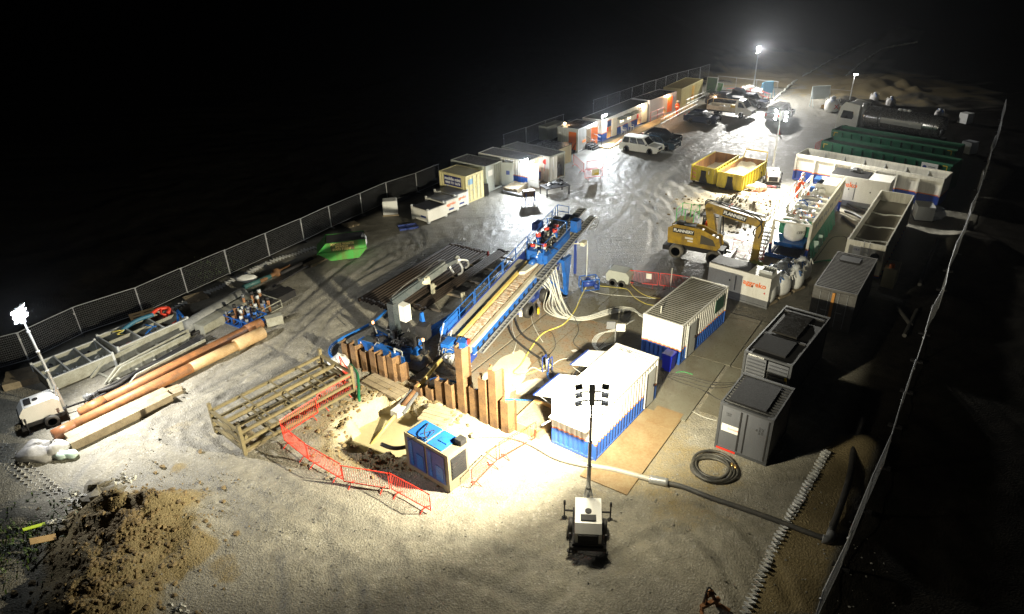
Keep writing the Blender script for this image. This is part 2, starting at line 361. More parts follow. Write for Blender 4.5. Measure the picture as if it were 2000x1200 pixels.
clay = mix(nt, ramp(nt, n_fine, [(.35, 0.0), (.7, 1.0)]), (.15, .115, .055), (.31, .245, .125))
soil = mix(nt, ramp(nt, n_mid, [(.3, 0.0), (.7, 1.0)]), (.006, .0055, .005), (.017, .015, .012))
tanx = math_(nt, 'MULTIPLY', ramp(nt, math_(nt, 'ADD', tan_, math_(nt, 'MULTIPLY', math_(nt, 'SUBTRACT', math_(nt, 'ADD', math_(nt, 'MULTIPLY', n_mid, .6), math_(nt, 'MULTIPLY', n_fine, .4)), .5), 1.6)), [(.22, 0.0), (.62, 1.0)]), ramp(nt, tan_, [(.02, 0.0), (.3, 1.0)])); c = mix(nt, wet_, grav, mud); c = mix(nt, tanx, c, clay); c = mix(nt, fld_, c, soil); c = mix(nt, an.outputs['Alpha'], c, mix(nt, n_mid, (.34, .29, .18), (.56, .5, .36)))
nt.links.new(c, b.inputs['Base Color'])
rw = ramp(nt, n_mid, [(.4, .34), (.58, .62)]); rough_ = mix(nt, wet_, .8, rw); rough_ = mix(nt, math_(nt, 'MAXIMUM', tan_, fld_), rough_, .85)
nt.links.new(rough_, b.inputs['Roughness']); nt.links.new(math_(nt, 'MULTIPLY_ADD', fld_, -.48, .5), b.inputs['Specular IOR Level'])
# stretched ripples of tyre-smoothed wet mud
mp = nt.nodes.new('ShaderNodeMapping'); mp.inputs['Rotation'].default_value = (0, 0, R(-52)); mp.inputs['Scale'].default_value = (.12, 1.3, 1); nt.links.new(co_, mp.inputs[0])
rip = math_(nt, 'ADD', math_(nt, 'MULTIPLY', noise(nt, mp.outputs[0], 1.6, 7, .72), .7), math_(nt, 'MULTIPLY', noise(nt, co_, 2.6, 6, .7), .3))
hgt = math_(nt, 'ADD', math_(nt, 'MULTIPLY', n_fine, .35), math_(nt, 'MULTIPLY', math_(nt, 'MULTIPLY', rip, wet_), 1.7))
hgt = math_(nt, 'ADD', hgt, math_(nt, 'MULTIPLY', vo.outputs['Distance'], .5))
bp = nt.nodes.new('ShaderNodeBump'); bp.inputs['Strength'].default_value = .8; bp.inputs['Distance'].default_value = .07
nt.links.new(hgt, bp.inputs['Height']); nt.links.new(bp.outputs[0], b.inputs['Normal'])
me.materials.append(gm); go = bpy.data.objects.new('ground', me); COL.objects.link(go); tag(go, kind='structure')
FLUID = mat('murky_slurry', (.38, .33, .2), (.28, .23, .13), .4, .18, scale=.6, rv=.06)
mb = MB(); c0 = np.mean(np.array(PIT), 0)
ring = [((p[0]-c0[0])*1.02+c0[0], (p[1]-c0[1])*1.02+c0[1], -1.0) for p in PIT]; mb.add([(c0[0], c0[1], -1.0)]+ring, [(0, i+1, (i+1) % len(ring)+1) for i in range(len(ring))])
tag(mb.build('pit_water', FLUID), kind='structure')
# loose stones and clods scattered over gravel and spoil
mb = MB(); r_ = random.Random(3)
def stone_at(x, y, s):
    z = float(ground_z(np.array([[x]]), np.array([[y]]))[0, 0]) if False else 0
    return (x, y, z)
pts = [];
for i in range(2600): pts.append((r_.uniform(-20, 14), r_.uniform(15, 44), r_.uniform(.015, .045)))
for i in range(2600):
    a = r_.uniform(0, 2*PI); q_ = abs(r_.gauss(0, 1.9)); c = HEAP if i % 3 else HEAP2; pts.append((c[0]+q_*math.cos(a), c[1]+q_*math.sin(a), r_.choice((.012, .02, .03, .035, .05, .09))*r_.uniform(.8, 1.3)))
for i in range(500):
    p = PIT[r_.randrange(len(PIT))]; pts.append((p[0]+r_.gauss(0, .8), p[1]+r_.gauss(0, .8), r_.uniform(.03, .12)))
pts += [(G(1437, 418)[0]+r_.gauss(0, 2.5), G(1437, 418)[1]+r_.gauss(0, 2.5), r_.uniform(.04, .14)) for i in range(300)]
XX = np.array([[p[0] for p in pts]]); YY = np.array([[p[1] for p in pts]]); ZZ = ground_z(XX, YY)[0]; PP = sgn(XX, YY, PIT)[0]
clod = MB()
for (x, y, s), z, ip, k in zip(pts, ZZ, PP, range(len(pts))):
    if ip > .1: continue
    (mb if k < 2600 else clod).blob((x, y, z+s*.2), (s*r_.uniform(.8, 1.5), s*r_.uniform(.8, 1.5), s*.7), 5, 3, .15, seed=k)
tag(mb.build('loose_stones', mat('stone', (.3, .29, .26), (.14, .13, .11), .7, .8)), 'loose stones scattered across the grey gravel yard', 'stones', kind='stuff')
tag(clod.build('clay_clods', mat('clay_clod', (.27, .2, .1), (.15, .105, .05), .7, .9)), 'clods of brown clay on the spoil and round the pit', 'clods', kind='stuff')
# ================================================================ lights
def spot(name, loc, target, power, col=(1, 1, 1), size=150, blend=1.0, rad=.12, parent=None):
    l = bpy.data.lights.new(name, 'SPOT'); l.energy = power; l.color = col; l.spot_size = R(size); l.spot_blend = blend; l.shadow_soft_size = rad
    o = bpy.data.objects.new(name, l); COL.objects.link(o); d = Vector(target)-Vector(loc); o.rotation_euler = d.to_track_quat('-Z', 'Y').to_euler(); o.location = loc
    if parent: o.parent = parent
    return o
def point(name, loc, power, col=(1, 1, 1), rad=.08, parent=None):
    l = bpy.data.lights.new(name, 'POINT'); l.energy = power; l.color = col; l.shadow_soft_size = rad
    o = bpy.data.objects.new(name, l); COL.objects.link(o); o.location = loc
    if parent: o.parent = parent
    return o
GLOW = lamp_mat('led_glow', (.93, .97, 1), 60); GLOWW = lamp_mat('warm_glow', (1, .75, .42), 25); GLOWN = lamp_mat('led_glow_side', (1, .98, .9), 6)
def wheel(mb_t, mb_r, c, r, w, ax='y'):
    prof = [(r*.62, -w/2), (r*.93, -w/2), (r, -w*.3), (r, w*.3), (r*.93, w/2), (r*.62, w/2)]
    mb_t.lathe(prof, 20, c, 0, ax); mb_r.lathe([(r*.18, -w*.36), (r*.6, -w*.3), (r*.64, -w*.5), (r*.64, w*.5), (r*.6, w*.3), (r*.18, w*.36)], 16, c, 0, ax)
def tower(label, loc, rz, top, lean=(0, 0), style='quad', headyaw=0.0, body='white', group='mobile lighting towers'):
    """trailer lies along local x (grille at -x end), mast stands at x=.75"""
    t = thing('lighting_tower', label, 'lighting tower', loc, rz, group)
    m = MB(); m.prism([(-1.05, .55), (-1.1, 1.1), (-.85, 1.42), (.45, 1.5), (.7, 1.25), (.7, .55)], -.52, .52, 'xz')
    bd = m.build('body', mat('tower_canopy_white', (.74, .73, .7), (.45, .42, .36), .25, .35), t)
    m = MB(); m.box(-1.12, -.6, .38, .85, .6, .56); m.box(-1.2, -.72, .3, -1.0, .72, .46); m.box(-1.14, -.4, .62, -1.085, .4, 1.06)
    for k in range(6): m.box(-1.155, -.38, .66+.07*k, -1.13, .38, .69+.07*k)
    m.build('chassis', BLACK, t)
    m = MB(); m.box(-.75, -.3, 1.46, -.45, .3, 1.49); m.cyl((-.25, 0, 1.44), (-.25, 0, 1.5), .13, 14); m.build('control_panel', BLACK, t)
    if style == 'quad':
        
        for ya, yb in ((-.523, -.52), (.52, .523)): m = MB(); m.prism([(-.9, .75), (-.95, 1.05), (-.1, .8), (.5, 1.05), (.55, .8), (-.1, .7)], ya, yb, 'xz'); m.build('decal', mat('maroon_decal', (.4, .03, .06)), t)
    for s in (-1, 1):
        a, b_ = MB(), MB(); wheel(a, b_, (.1, s*.68, .33), .33, .2); w = a.build('wheel', RUBBER, t, True); b_.build('rim', LGREY, w, True)
        for x in (-.95, .8):
            m = MB(); w_ = .7 if x < 0 else .95; m.bar((x, s*.5, .42), (x, s*w_, .42), .06); m.cyl((x, s*w_, .75), (x, s*w_, .06), .03, 8); m.cyl((x, s*w_, .0), (x, s*w_, .03), .12, 12); m.cyl((x, s*w_, .75), (x, s*w_, .95), .05, 8)
            m.build('outrigger', BLACK, t)
    m = MB(); m.bar((.85, 0, .42), (1.9, 0, .42), .08); m.cyl((1.7, 0, .42), (1.7, 0, .02), .035); m.build('drawbar', BLACK, t)
    ms = .78; lx, ly = lean; m = MB(); n = 5; z0 = .5; P = lambda z: (ms+lx*(z-z0)/(top-z0), ly*(z-z0)/(top-z0), z)
    for i in range(n):
        za = z0+(top-z0)*i/n; zb = z0+(top-z0)*(i+1)/n; r = .1-.014*i
        m.cyl(P(za), P(zb), r, 8); m.cyl(P(zb-.06), P(zb), r+.025, 8)
    for s in (-1, 1): m.bar((ms-.25, s*.22, 1.2), (ms, s*.05, 1.9), .05)
    m.build('mast', STEEL, t)
    px, py, pz = P(top); ca, sa = math.cos(headyaw), math.sin(headyaw)
    m = MB(); m.cbox((px, py, pz-.25), (.16, .22, .85), headyaw); m.bar((px-sa*.45, py+ca*.45, pz-.1), (px+sa*.45, py-ca*.45, pz-.1), .05); m.bar((px-sa*.45, py+ca*.45, pz-.5), (px+sa*.45, py-ca*.45, pz-.5), .05)
    m.build('head_frame', STEEL, t)
    hk = 1.0 if style == 'quad' else .68
    for s in (-1, 1):
        for dz in (.12, -.25, -.62):
            hy = headyaw+s*.35; c = Vector((px-sa*s*.5*hk, py+ca*s*.5*hk, pz+dz*hk)); d = Vector((math.cos(hy)*.8, math.sin(hy)*.8, -.6)).normalized()
            m = MB(); m.bar(c-d*.06, c+d*.02, .27, .21); m.bar(c-d*.11, c-d*.06, .16, .13)
            h = m.build('flood_head', mat('flood_case', (.1, .1, .1), amt=.2), t); m = MB(); m.bar(c+d*.021, c+d*.035, .24, .17); m.build('lens', GLOW, h)
    t['px'] = 0; del t['px']
    return t, (px, py, pz)
def to_world(o, p): return Matrix.Translation(o.location) @ Matrix.Rotation(o.rotation_euler[2], 4, 'Z') @ Vector(p)
# centre-front tower, seen from behind
p1 = G(1147, 1042); a1 = R(90)-math.atan2(p1[0], p1[1])+R(2)
tw1, h1 = tower('white lighting tower in the open foreground, seen from behind', p1, a1, 6.55, headyaw=R(4)); 
H1 = to_world(tw1, h1)
LC = (1, .91, .66)
spot('flood_light', H1+Vector((-.25, .45, .1)), (-13, 38, 0), 35000, LC, 142, 1, .15)
spot('flood_light', H1+Vector((.35, .4, .1)), (7, 38, 0), 15000, LC, 125, 1, .15)
point('flood_spill', H1+Vector((-.2, .6, -.9)), 1500, LC, .3)
# left tower
p2 = G(98, 822); tw2, h2 = tower('white and red lighting tower at the left edge beside the fence', p2, R(38), 6.25, lean=(-.25, .1), headyaw=R(-40), style='wave')
H2 = to_world(tw2, h2); print('H2', PJ(*H2), 'H1', PJ(*H1))
spot('flood_light', H2+Vector((.4, -.05, .1)), H2+Vector((6.5, .6, -6)), 12000, (1, .97, .9), 125, 1, .15)
point('flood_spill', H2+Vector((.5, -.35, -.2)), 500, (.85, .93, 1), .1)
# middle tower
p3 = G(1506, 360); tw3, h3 = tower('white lighting tower between the yellow skips and the separation plant', p3, R(75), 6.6, headyaw=R(150))
H3 = to_world(tw3, h3); print('H3', PJ(*H3))
spot('flood_light', H3+Vector((-.5, -.4, .1)), H3+Vector((-9, -13, -6)), 16000, (1, .97, .86), 170, 1, .15)
spot('flood_light', H3+Vector((.2, -.6, .1)), H3+Vector((1, -9, -6)), 16000, (1, .97, .86), 150, 1, .15)
point('flood_spill', H3+Vector((-.6, .5, .2)), 1600, (1, .97, .86), .1)
# far tower
p4 = G(1461, 188); tw4, h4 = tower('farthest lighting tower behind the parked cars by the haul road', p4, R(20), 6.7, headyaw=R(-60))
H4 = to_world(tw4, h4); print('H4', PJ(*H4))
spot('flood_light', H4+Vector((.3, -.6, 0)), H4+Vector((3, -14, -6)), 22000, (1, .97, .9), 165, 1, .2)
point('flood_spill', H4+Vector((0, .6, .3)), 6000, (1, .97, .88), .15)
# ================================================================ containers, cabins and tanks
WB = livery('white_blue_livery', [(0, (.02, .1, .42)), (.92, (.75, .22, .04)), (.99, (.78, .77, .72))])
GREY_W = livery('grey_cabin_walls', [(0, (.42, .44, .44))]); LB = livery('white_tank_livery', [(0, (.02, .06, .3)), (1.0, (.75, .2, .04)), (1.08, (.76, .74, .66))], amt=.45)
ROOF_D = mat('dark_wet_roof', (.1, .1, .105), (.03, .03, .03), .5, .3, scale=1); ROOF_G = mat('grimy_roof', (.3, .29, .23), (.1, .09, .065), .6, .55, scale=1)
def castings(m, L, W, H, mi=0, x0=0):
    for x in (x0, L-.17):
        for y in (0, -W+.15):
            for z in (0, H-.115): m.box(x-.004, y-.153, z-.003, x+.174, y+.003, z+.118, mi)
RIDGE_W = mat('roof_ridge_white', (.6, .59, .52), (.35, .33, .27), .4, .5)
def container(name, label, cat, loc, rz, L=6.06, W=2.44, H=2.59, wall=WB, roof=None, frame=None, doors=None, door_mat=None, open_=(0, 0), roofpitch=.22, group=None, smooth_end=None, near='corr', far='corr', z=0, gaps=(), floor=None):
    """origin: near-left bottom corner; length along +x, width towards -y"""
    t = thing(name, label, cat, (loc[0], loc[1], z), rz, group); frame = frame or wall
    m = MB(); e = .03
    m.corr((.1, -e), (L-.1, -e), .13, H-.1, (0, 1)); 
    xs_ = .1
    for (g0_, g1_, gz0, gz1) in sorted(gaps)+[(L-.1, L-.1, 0, 0)]:
        if g0_-xs_ > .05: m.corr((xs_, -W+e), (g0_, -W+e), .13, H-.1, (0, -1))
        if gz1: m.box(g0_, -W+e-.03, gz1, g1_, -W+e, H-.1)
        if gz0 > .2: m.box(g0_, -W+e-.03, .13, g1_, -W+e, gz0)
        xs_ = g1_
    if near == 'corr' : m.corr((e, -.1), (e, -W+.1), .13, H-.1, (-1, 0))
    elif near == 'flat': m.box(e, -W+.1, .13, e+.04, -.1, H-.1)
    if far == 'corr' : m.corr((L-e, -.1), (L-e, -W+.1), .13, H-.1, (1, 0))
    elif far == 'flat': m.box(L-e-.04, -W+.1, .13, L-e, -.1, H-.1)
    m.build('wall', wall, t)
    if floor: m = MB(); m.box(.1, -W+.06, .14, L-.1, -.08, .17); m.build('floor', floor, t)
    if roof:
        m = MB(); m.ridge(.1, L-.1, -W+.08, -.08, H-.015, roofpitch, .07); m.build('roof', roof if isinstance(roof, list) else [roof, roof], t)
    m = MB()
    for x0, x1 in ((0, .12), (L-.12, L)):
        for y0, y1 in ((-.12, 0), (-W, -W+.12)): m.box(x0, y0, .1, x1, y1, H-.1)
        m.box(x0, -W+.12, H-.12, x1, -.12, H-.002); m.box(x0, -W+.12, .01, x1, -.12, .14)
    for y0, y1 in ((-.07, 0), (-W, -W+.07)): m.box(.12, y0, H-.1, L-.12, y1, H-.004); m.box(.12, y0, .01, L-.12, y1, .15)
    castings(m, L, W, H); m.build('frame', frame, t)
    if near == 'doors' or far == 'doors':
        xe = 0.02 if near == 'doors' else L-.02; s = -1 if near == 'doors' else 1
        for k, (sgn_, ang) in enumerate(((0, open_[0]), (1, open_[1]))):
            hw = W/2-.12; m = MB()
            # leaf built from hinge at y=0 going to -y for the left one
            m.box(-.025, -hw, .0, .025, 0, H-.28)
            for q_ in range(5): m.box(s*.03-.012, -hw+.08, .12+q_*(H-.4)/5, s*.03+.012, -.08, .12+(q_+.62)*(H-.4)/5)
            dm = m.build('door', door_mat or frame, t)
            mm = MB()
            for yy in (-hw*.3, -hw*.75): mm.cyl((s*.07, yy, .02), (s*.07, yy, H-.3), .02, 6)
            mm.box(s*.09-.01, -hw*.8, 1.0, s*.09+.01, -hw*.45, 1.05); mm.build('locking_bar', STEEL, dm)
            if k == 0: dm.location = (xe, -.12, .14); dm.rotation_euler = (0, 0, s*R(ang))
            else:
                dm.location = (xe, -W+.12, .14); dm.rotation_euler = (0, 0, -s*R(ang)); dm.scale = (1, -1, 1)
    return t
def side_door(t, x, W, H, w=.9, m=None, side=-1, label=None, z0=.16, ang=0):
    """personnel door in the -y (side=-1) or +y side"""
    y = -W-.006 if side < 0 else .006
    d = MB(); d.box(0, -.03, 0, w, .03, H-.5); o = d.build('door', m, t, loc=(x, y, z0))
    if ang: o.rotation_euler = (0, 0, R(ang))
    if label: o['label'] = label
    h = MB(); h.box(w-.16, -.07, .95, w-.08, .07, 1.1); h.box(.06, -.045, .04, .1, .045, H-.55); h.build('handle', BLACK, o)
    return o
# near white cabin (white and blue livery) with propped flaps along its left side
A0, Ay, _ = SEG(1074.1, 867.4, 1163.5, 905.9); aA = R(52.3)
A0 = (1.735, 26.231)
tA = container('control_cabin', 'nearest white and blue corrugated cabin, glaring white in the floodlight, side flaps propped open', 'cabin', A0, aA, group='white and blue site cabins', roof=[WHITE, LGREY], z=.02)
side_door(tA, 4.75, 2.44, 2.59, .95, LGREY)
for k, x in enumerate((.55, 3.6)):    # two flaps hinged at the top of the left side, sloping out
    m = MB(); m.bar((x+1.15, .02, 2.25), (x+1.15, 1.45, 1.85), 2.2 if k == 0 else 1.7, .05); f = m.build('flap', WHITE, tA)
    mm = MB(); mm.bar((x+1.15, 1.38, 1.875), (x+1.15, 1.5, 1.84), 2.22 if k == 0 else 1.72, .07); mm.build('edge_strip', DBLUE, f)
    for dx in (.1, 2.0): pp = MB(); pp.cyl((x+dx, .03, 1.5), (x+dx, 1.2, 1.9), .015, 6); pp.build('prop', STEEL, tA)
m = MB(); m.bar((-.02, -.15, 1.55), (-1.0, -.15, 1.75), .05); m.box(-.55, -2.2, 1.93, -.02, -.2, 1.97); m.build('end_canopy', WHITE, tA)
text('2611482', .2, face((L_ := 5.65, -.75, 2.6), (0, -1, 0), (1, 0, 0)), TXT_K, tA)
# second white and blue cabin, grimy roof
B0 = (7.413, 34.144)
tB = container('tool_container', 'white and blue container with dirty ribbed roof beside the blue wheelie bin', 'container', B0, R(50.5), roof=[RIDGE_W, mat('roof_valley_dark', (.07, .065, .05), (.03, .03, .025), .5, .4)], group='white and blue site cabins', near='corr', z=.02)
side_door(tB, .75, 2.44, 2.59, 1.0, LGREY)
m = MB(); m.box(4.3, -2.46, 1.45, 5.5, -2.43, 2.3); m.build('notice_board', mat('green_board', (.05, .14, .09), (.03, .06, .05), .5), tB)
# dark generator containers on the right
DG = mat('slate_container_paint', (.1, .105, .118), (.055, .055, .065), .4, .4, streak=True); DK = mat('black_container_roof', (.012, .012, .013), (.006, .006, .006), .5, .6, spec=.2)
SLF = mat('slate_frame', (.06, .063, .07), (.03, .03, .03), .4, .4)
C0 = (9.392, 25.651)
tC = container('generator_container', 'short slate grey generator container standing nearest by the hose coil', 'generator', C0, R(52.9), L=2.99, wall=DG, roof=DK, near='flat', far='flat', frame=SLF, group='dark generator containers')
m = MB(); m.box(.35, -1.95, 2.6, 2.55, -.25, 2.65); m.build('hatch', DK, tC)
m = MB(); m.box(.0, -1.05, .2, .022, -.98, 2.4); m.box(.0, -1.3, .2, .022, -1.25, 2.4); m.box(.0, -2.3, .2, .022, -2.24, 2.4); m.build('panel_seam', BLACK, tC)
m = MB(); m.box(.012, -1.0, 1.1, .02, -.2, 1.5); m.build('safety_notice', WHITE, tC)
m = MB(); m.box(-.02, -1.0, .02, -.006, -.1, .13); m.build('red_strip', REDP, tC)
NR = (0, -1, 0); UPZ = (0, 0, 1)
text('DANGER', .12, face((.008, -.75, 1.3), NR, UPZ), REDP, tC); text('13030\n14500', .1, face((.024, -.45, 2.05), NR, UPZ), TXT_K, tC)
text('ZRUD\nCNK43\n08', .13, face((.024, -1.9, 1.75), (0, 0, -1), (0, -1, 0)), TXT_K, tC)
D0 = (11.834, 29.994)
tD = container('generator_container', 'longer black generator container with louvred end and raised radiator panels', 'generator', D0, R(50.8), wall=DG, roof=None, near='open', far='flat', frame=SLF, group='dark generator containers')
m = MB(); m.box(.1, -2.36, 2.5, 5.98, -.08, 2.53); m.build('roof', DK, tD)
m = MB(); m.box(.5, -1.9, 2.56, 2.2, -.25, 2.66); m.build('radiator_grille', mat('mesh_grille', (.014, .014, .015), amt=.3, rough=.8, spec=.15), tD)
m = MB(); m.box(2.6, -1.75, 2.6, 5.2, -.45, 2.7); m.build('raised_hatch', mat('wet_black_hatch', (.025, .023, .02), (.012, .012, .012), .6, .15), tD)
for xa in (2.3, 5.4): m = MB(); m.box(xa, -2.3, 2.534, xa+.15, -.15, 2.62); m.build('roof_rail', BLACK, tD)
for k in range(2):
    m = MB(); m.box(.04, -1.16-k*1.12, .2, .07, -.14-k*1.12, 2.38)
    for q_ in range(10): m.add([(.03, -.2-k*1.12, .35+q_*.2), (.03, -1.1-k*1.12, .35+q_*.2), (-.03, -1.1-k*1.12, .45+q_*.2), (-.03, -.2-k*1.12, .45+q_*.2)], [(0, 1, 2, 3)])
    m.build('louvre_door', DG, tD)
m = MB(); m.box(-.03, -2.3, 1.6, -.022, -2.18, 1.8); m.build('warning_sticker', YELLOW, tD)
text('GENERATORS', .13, face((-.006, -.62, 2.46), NR, UPZ), TXT_W, tD)
E0 = (18.242, 37.161)
tE = container('shipping_container', 'dark corrugated shipping container with ochre bar on its doors, behind the open settling tank', 'container', E0, R(54.2), wall=mat('old_grey_container', (.12, .115, .105), (.05, .045, .04), .6, .6, streak=True), roof=[mat('old_roof', (.3, .29, .27), (.1, .09, .08), .6, .5), ROOF_D], near='doors')
m = MB(); m.box(-.13, -1.28, .2, -.1, -1.12, 2.42); m.build('cover_bar', mat('ochre_bar', (.5, .22, .04), amt=.3), tE)
m = MB(); m.box(4.6, -1.6, 2.6, 5.5, -.4, 2.62); m.build('roof_patch', BLACK, tE)
# white skid generator with orange lettering (near one)
def genset(label, loc, rz, L, W, H, skid=.5, z=0.0, lite=WHITE, group='white rental generators', louv=True):
    t = thing('skid_generator', label, 'generator', (loc[0], loc[1], z), rz, group)
    m = MB(); m.box(0, -W, skid, L, 0, H); m.build('canopy', lite, t)
    m = MB(); m.box(.03, -W+.05, .12, L-.03, -.05, skid-.003); m.box(0, -W, 0, L, -W+.12, .13); m.box(0, -.12, 0, L, 0, .13); m.build('skid', DGREY, t)
    m = MB(); m.box(.02, -W+.12, H+.004, L*.62, -.02, H+.05); m.build('roof_sheet', BLACK, t)
    if louv:
        m = MB()
        for k in range(5): m.cbox((L-.95+k*.16, -W*.35, H+.09), (.05, W*.5, .2), 0, 0, .5)
        m.box(L-1.05, -W*.62, H+.0, L-.2, -W*.6, H+.2); m.box(L-1.05, -W*.1, H+.0, L-.2, -W*.08, H+.2); m.build('exhaust_louvre', LGREY, t)
    for (x0, x1, z0, z1) in ((.28*L-.55, .28*L+.45, skid+.12, H-.3), (.62*L-.45, .62*L+.55, skid+.12, H-.3)):
        m = MB(); m.box(x0, -W-.018, z0, x1, -W+.01, z1); d = m.build('door', lite, t); m = MB(); m.box(x1-.14, -W-.04, (z0+z1)/2, x1-.05, -W-.019, (z0+z1)/2+.12); m.build('handle', BLACK, d)
    m = MB(); m.box(.45*L, -W-.03, skid+.15, .45*L+.06, -W, H-.4); m.build('door_bar', DGREY, t)
    return t
g0, gy, gl = SEG(1387, 572, 1503, 607); hg = 2.1
g0, gy, gl = SEG(1386, 513, 1507, 546, 2.15)
W_ = 1.5; g0 = (g0[0]-math.sin(gy)*W_*1.0, g0[1]+math.cos(gy)*W_*1.0)
tG = genset('white skid generator with orange lettering beside the bulk bags', g0, gy, gl, W_, 2.15, .55)
text('aggreko', .48, face((gl*.76, -W_-.02, 1.5), (1, 0, 0), UPZ), TXT_O, tG, bold=.012)
m = MB(); m.cbox((gl*.93, -W_-.006, 1.05), (.1, .006, .1), 0, 0, R(45)); m.build('hazard_diamond', REDP, tG)
# far one on the long tank
g0, gy, gl = SEG(1622, 340, 1740, 358, 2.6); W_ = 2.2; g0 = (g0[0]-math.sin(gy)*W_, g0[1]+math.cos(gy)*W_)
tG2 = genset('white skid generator with orange lettering in front of the long white tank', g0, gy, gl, W_, 2.6, .5, louv=False)
text('aggreko', .62, face((gl*.28, -W_-.024, 1.9), (1, 0, 0), UPZ), TXT_O, tG2, bold=.015)
m = MB(); m.blob((gl*.35, -.6, 2.75), (.5, .3, .2), 10, 6, .3); m.build('exhaust_box', DGREY, tG2)
# wheelie bin
b0 = G(1305, 722)
t = thing('wheelie_bin', 'blue wheelie bin against the end of the white and blue container', 'bin', b0, R(-38))
m = MB(); m.prism([(-.24, .06), (.24, .06), (.29, 1.0), (-.29, 1.0)], -.3, .3, 'xz'); m.build('body', mat('blue_plastic', (.01, .02, .42), (.01, .02, .3), .3, .4), t)
m = MB(); m.prism([(-.33, 1.005), (.32, 1.005), (.28, 1.1), (-.3, 1.13)], -.33, .33, 'xz'); m.build('lid', _mats['blue_plastic'], t)
for s in (-.3, .3): m = MB(); m.cyl((-.22, s-.03, .1), (-.22, s+.03, .1), .1, 12); m.build('wheel', RUBBER, t)
# open settling tank
Fa = G(1655.6, 467.3, 2.6); Fb = G(1721, 371.7, 2.6); aF = math.atan2(Fb[1]-Fa[1], Fb[0]-Fa[0]); LF = math.hypot(Fb[0]-Fa[0], Fb[1]-Fa[1])
TANKP = livery('cream_tank_paint', [(0, (.02, .06, .3)), (.3, (.7, .2, .04)), (.36, (.6, .58, .5))], dirt=(.2, .17, .1), amt=.6)
t = thing('settling_tank', 'long open-topped cream settling tank of still dark water behind the ribbed container', 'tank', Fa, aF)
m = MB(); e = .09; Wf = 2.44; H = 2.6
m.box(0, -e, .2, LF, 0, H); m.box(0, -Wf, .2, LF, -Wf+e, H); m.box(0, -Wf+e, .2, e, -e, H-.002); m.box(LF-e, -Wf+e, .2, LF, -e, H-.002); m.box(e, -Wf+e, .2, LF-e, -e, .3)
for k in range(14): x = .4+k*(LF-.8)/13; m.box(x, -Wf-.07, .2, x+.08, -Wf-.001, H-.05); m.box(x, .001, .2, x+.08, .07, H-.05)
m.build('shell', TANKP, t)
m = MB(); m.box(e, -Wf+e, 1.75, LF-e, -e, 1.8); m.build('water', mat('tank_slurry', (.12, .105, .075), (.07, .06, .042), .3, .2, scale=.12, rv=.04), t)
for k in range(3):
    m = MB(); x = LF*(.2+.25*k); m.tube(arc([(x, -e, 1.9), (x-.1, -Wf*.4, 1.86), (x+.2, -Wf*.6, 1.84), (x, -Wf+e, 1.95)]), .05, 6); m.build('float_line', HOSE_W, t)
m = MB(); m.box(-.06, -.95, .3, -.003, -.45, 2.3); m.build('nameplate', WHITE, t); text('CBX', .2, face((-.064, -.7, 2.0), NR, UPZ), DBLUE, t)
m = MB(); m.cyl((-.02, -1.9, 1.7), (-.25, -1.9, 1.7), .28, 16); m.build('valve', BLACK, t)
m = MB()
for k in range(7): m.bar((-.1, -1.1, .4+.3*k), (-.1, -1.45, .4+.3*k), .03)
m.bar((-.1, -1.1, .3), (-.1, -1.1, 2.8), .04); m.bar((-.1, -1.45, .3), (-.1, -1.45, 2.8), .04); m.build('ladder', STEEL, t)
# long white and blue tank
Ta = G(1557, 300, 2.6); Tb = G(1846, 350, 2.6); aT = math.atan2(Tb[1]-Ta[1], Tb[0]-Ta[0]); LT = math.hypot(Tb[0]-Ta[0], Tb[1]-Ta[1]); WT = 2.5
# seen long side faces the camera
t = thing('long_tank', 'long white tank with ribbed sides and blue and orange base, nearest of the long tanks', 'tank', (Ta[0]-math.sin(aT)*WT, Ta[1]+math.cos(aT)*WT), aT)
m = MB(); e = .07; H = 2.6
m.box(0, -e, .15, LT, 0, H); m.box(0, -WT, .15, LT, -WT+e, H); m.box(0, -WT+e, .15, e, -e, H-.002); m.box(LT-e, -WT+e, .15, LT, -e, H-.002); m.box(e, -WT+e, .15, LT-e, -e, .9)
NB = 7; m.box(0, -WT-.16, H-.3, LT, -WT-.001, H-.003)
m.build('shell', LB, t)
m = MB()
for k in range(NB+1):
    x = k*(LT-.14)/NB; m.box(x, -WT-.22, .1, x+.14, -WT-.003, H-.31)
m.box(0, -WT-.2, .1, LT, -WT-.004, .2); rb = m.build('rib', LB, t); rb['kind'] = 'part'; del rb['kind']
m = MB()
for k in range(6): x = LT*(k+1)/7; m.prism([(-WT+e, .9), (-e, .9), (-e, 2.4), (-.6, 1.2), (-WT+.6, 1.2), (-WT+e, 2.4)], x, x+.06, 'yz')
m.build('baffle', LGREY, t)
m = MB(); m.box(e, -WT+e, 1.45, LT-e, -e, 1.5); m.build('water', _mats['tank_slurry'], t)
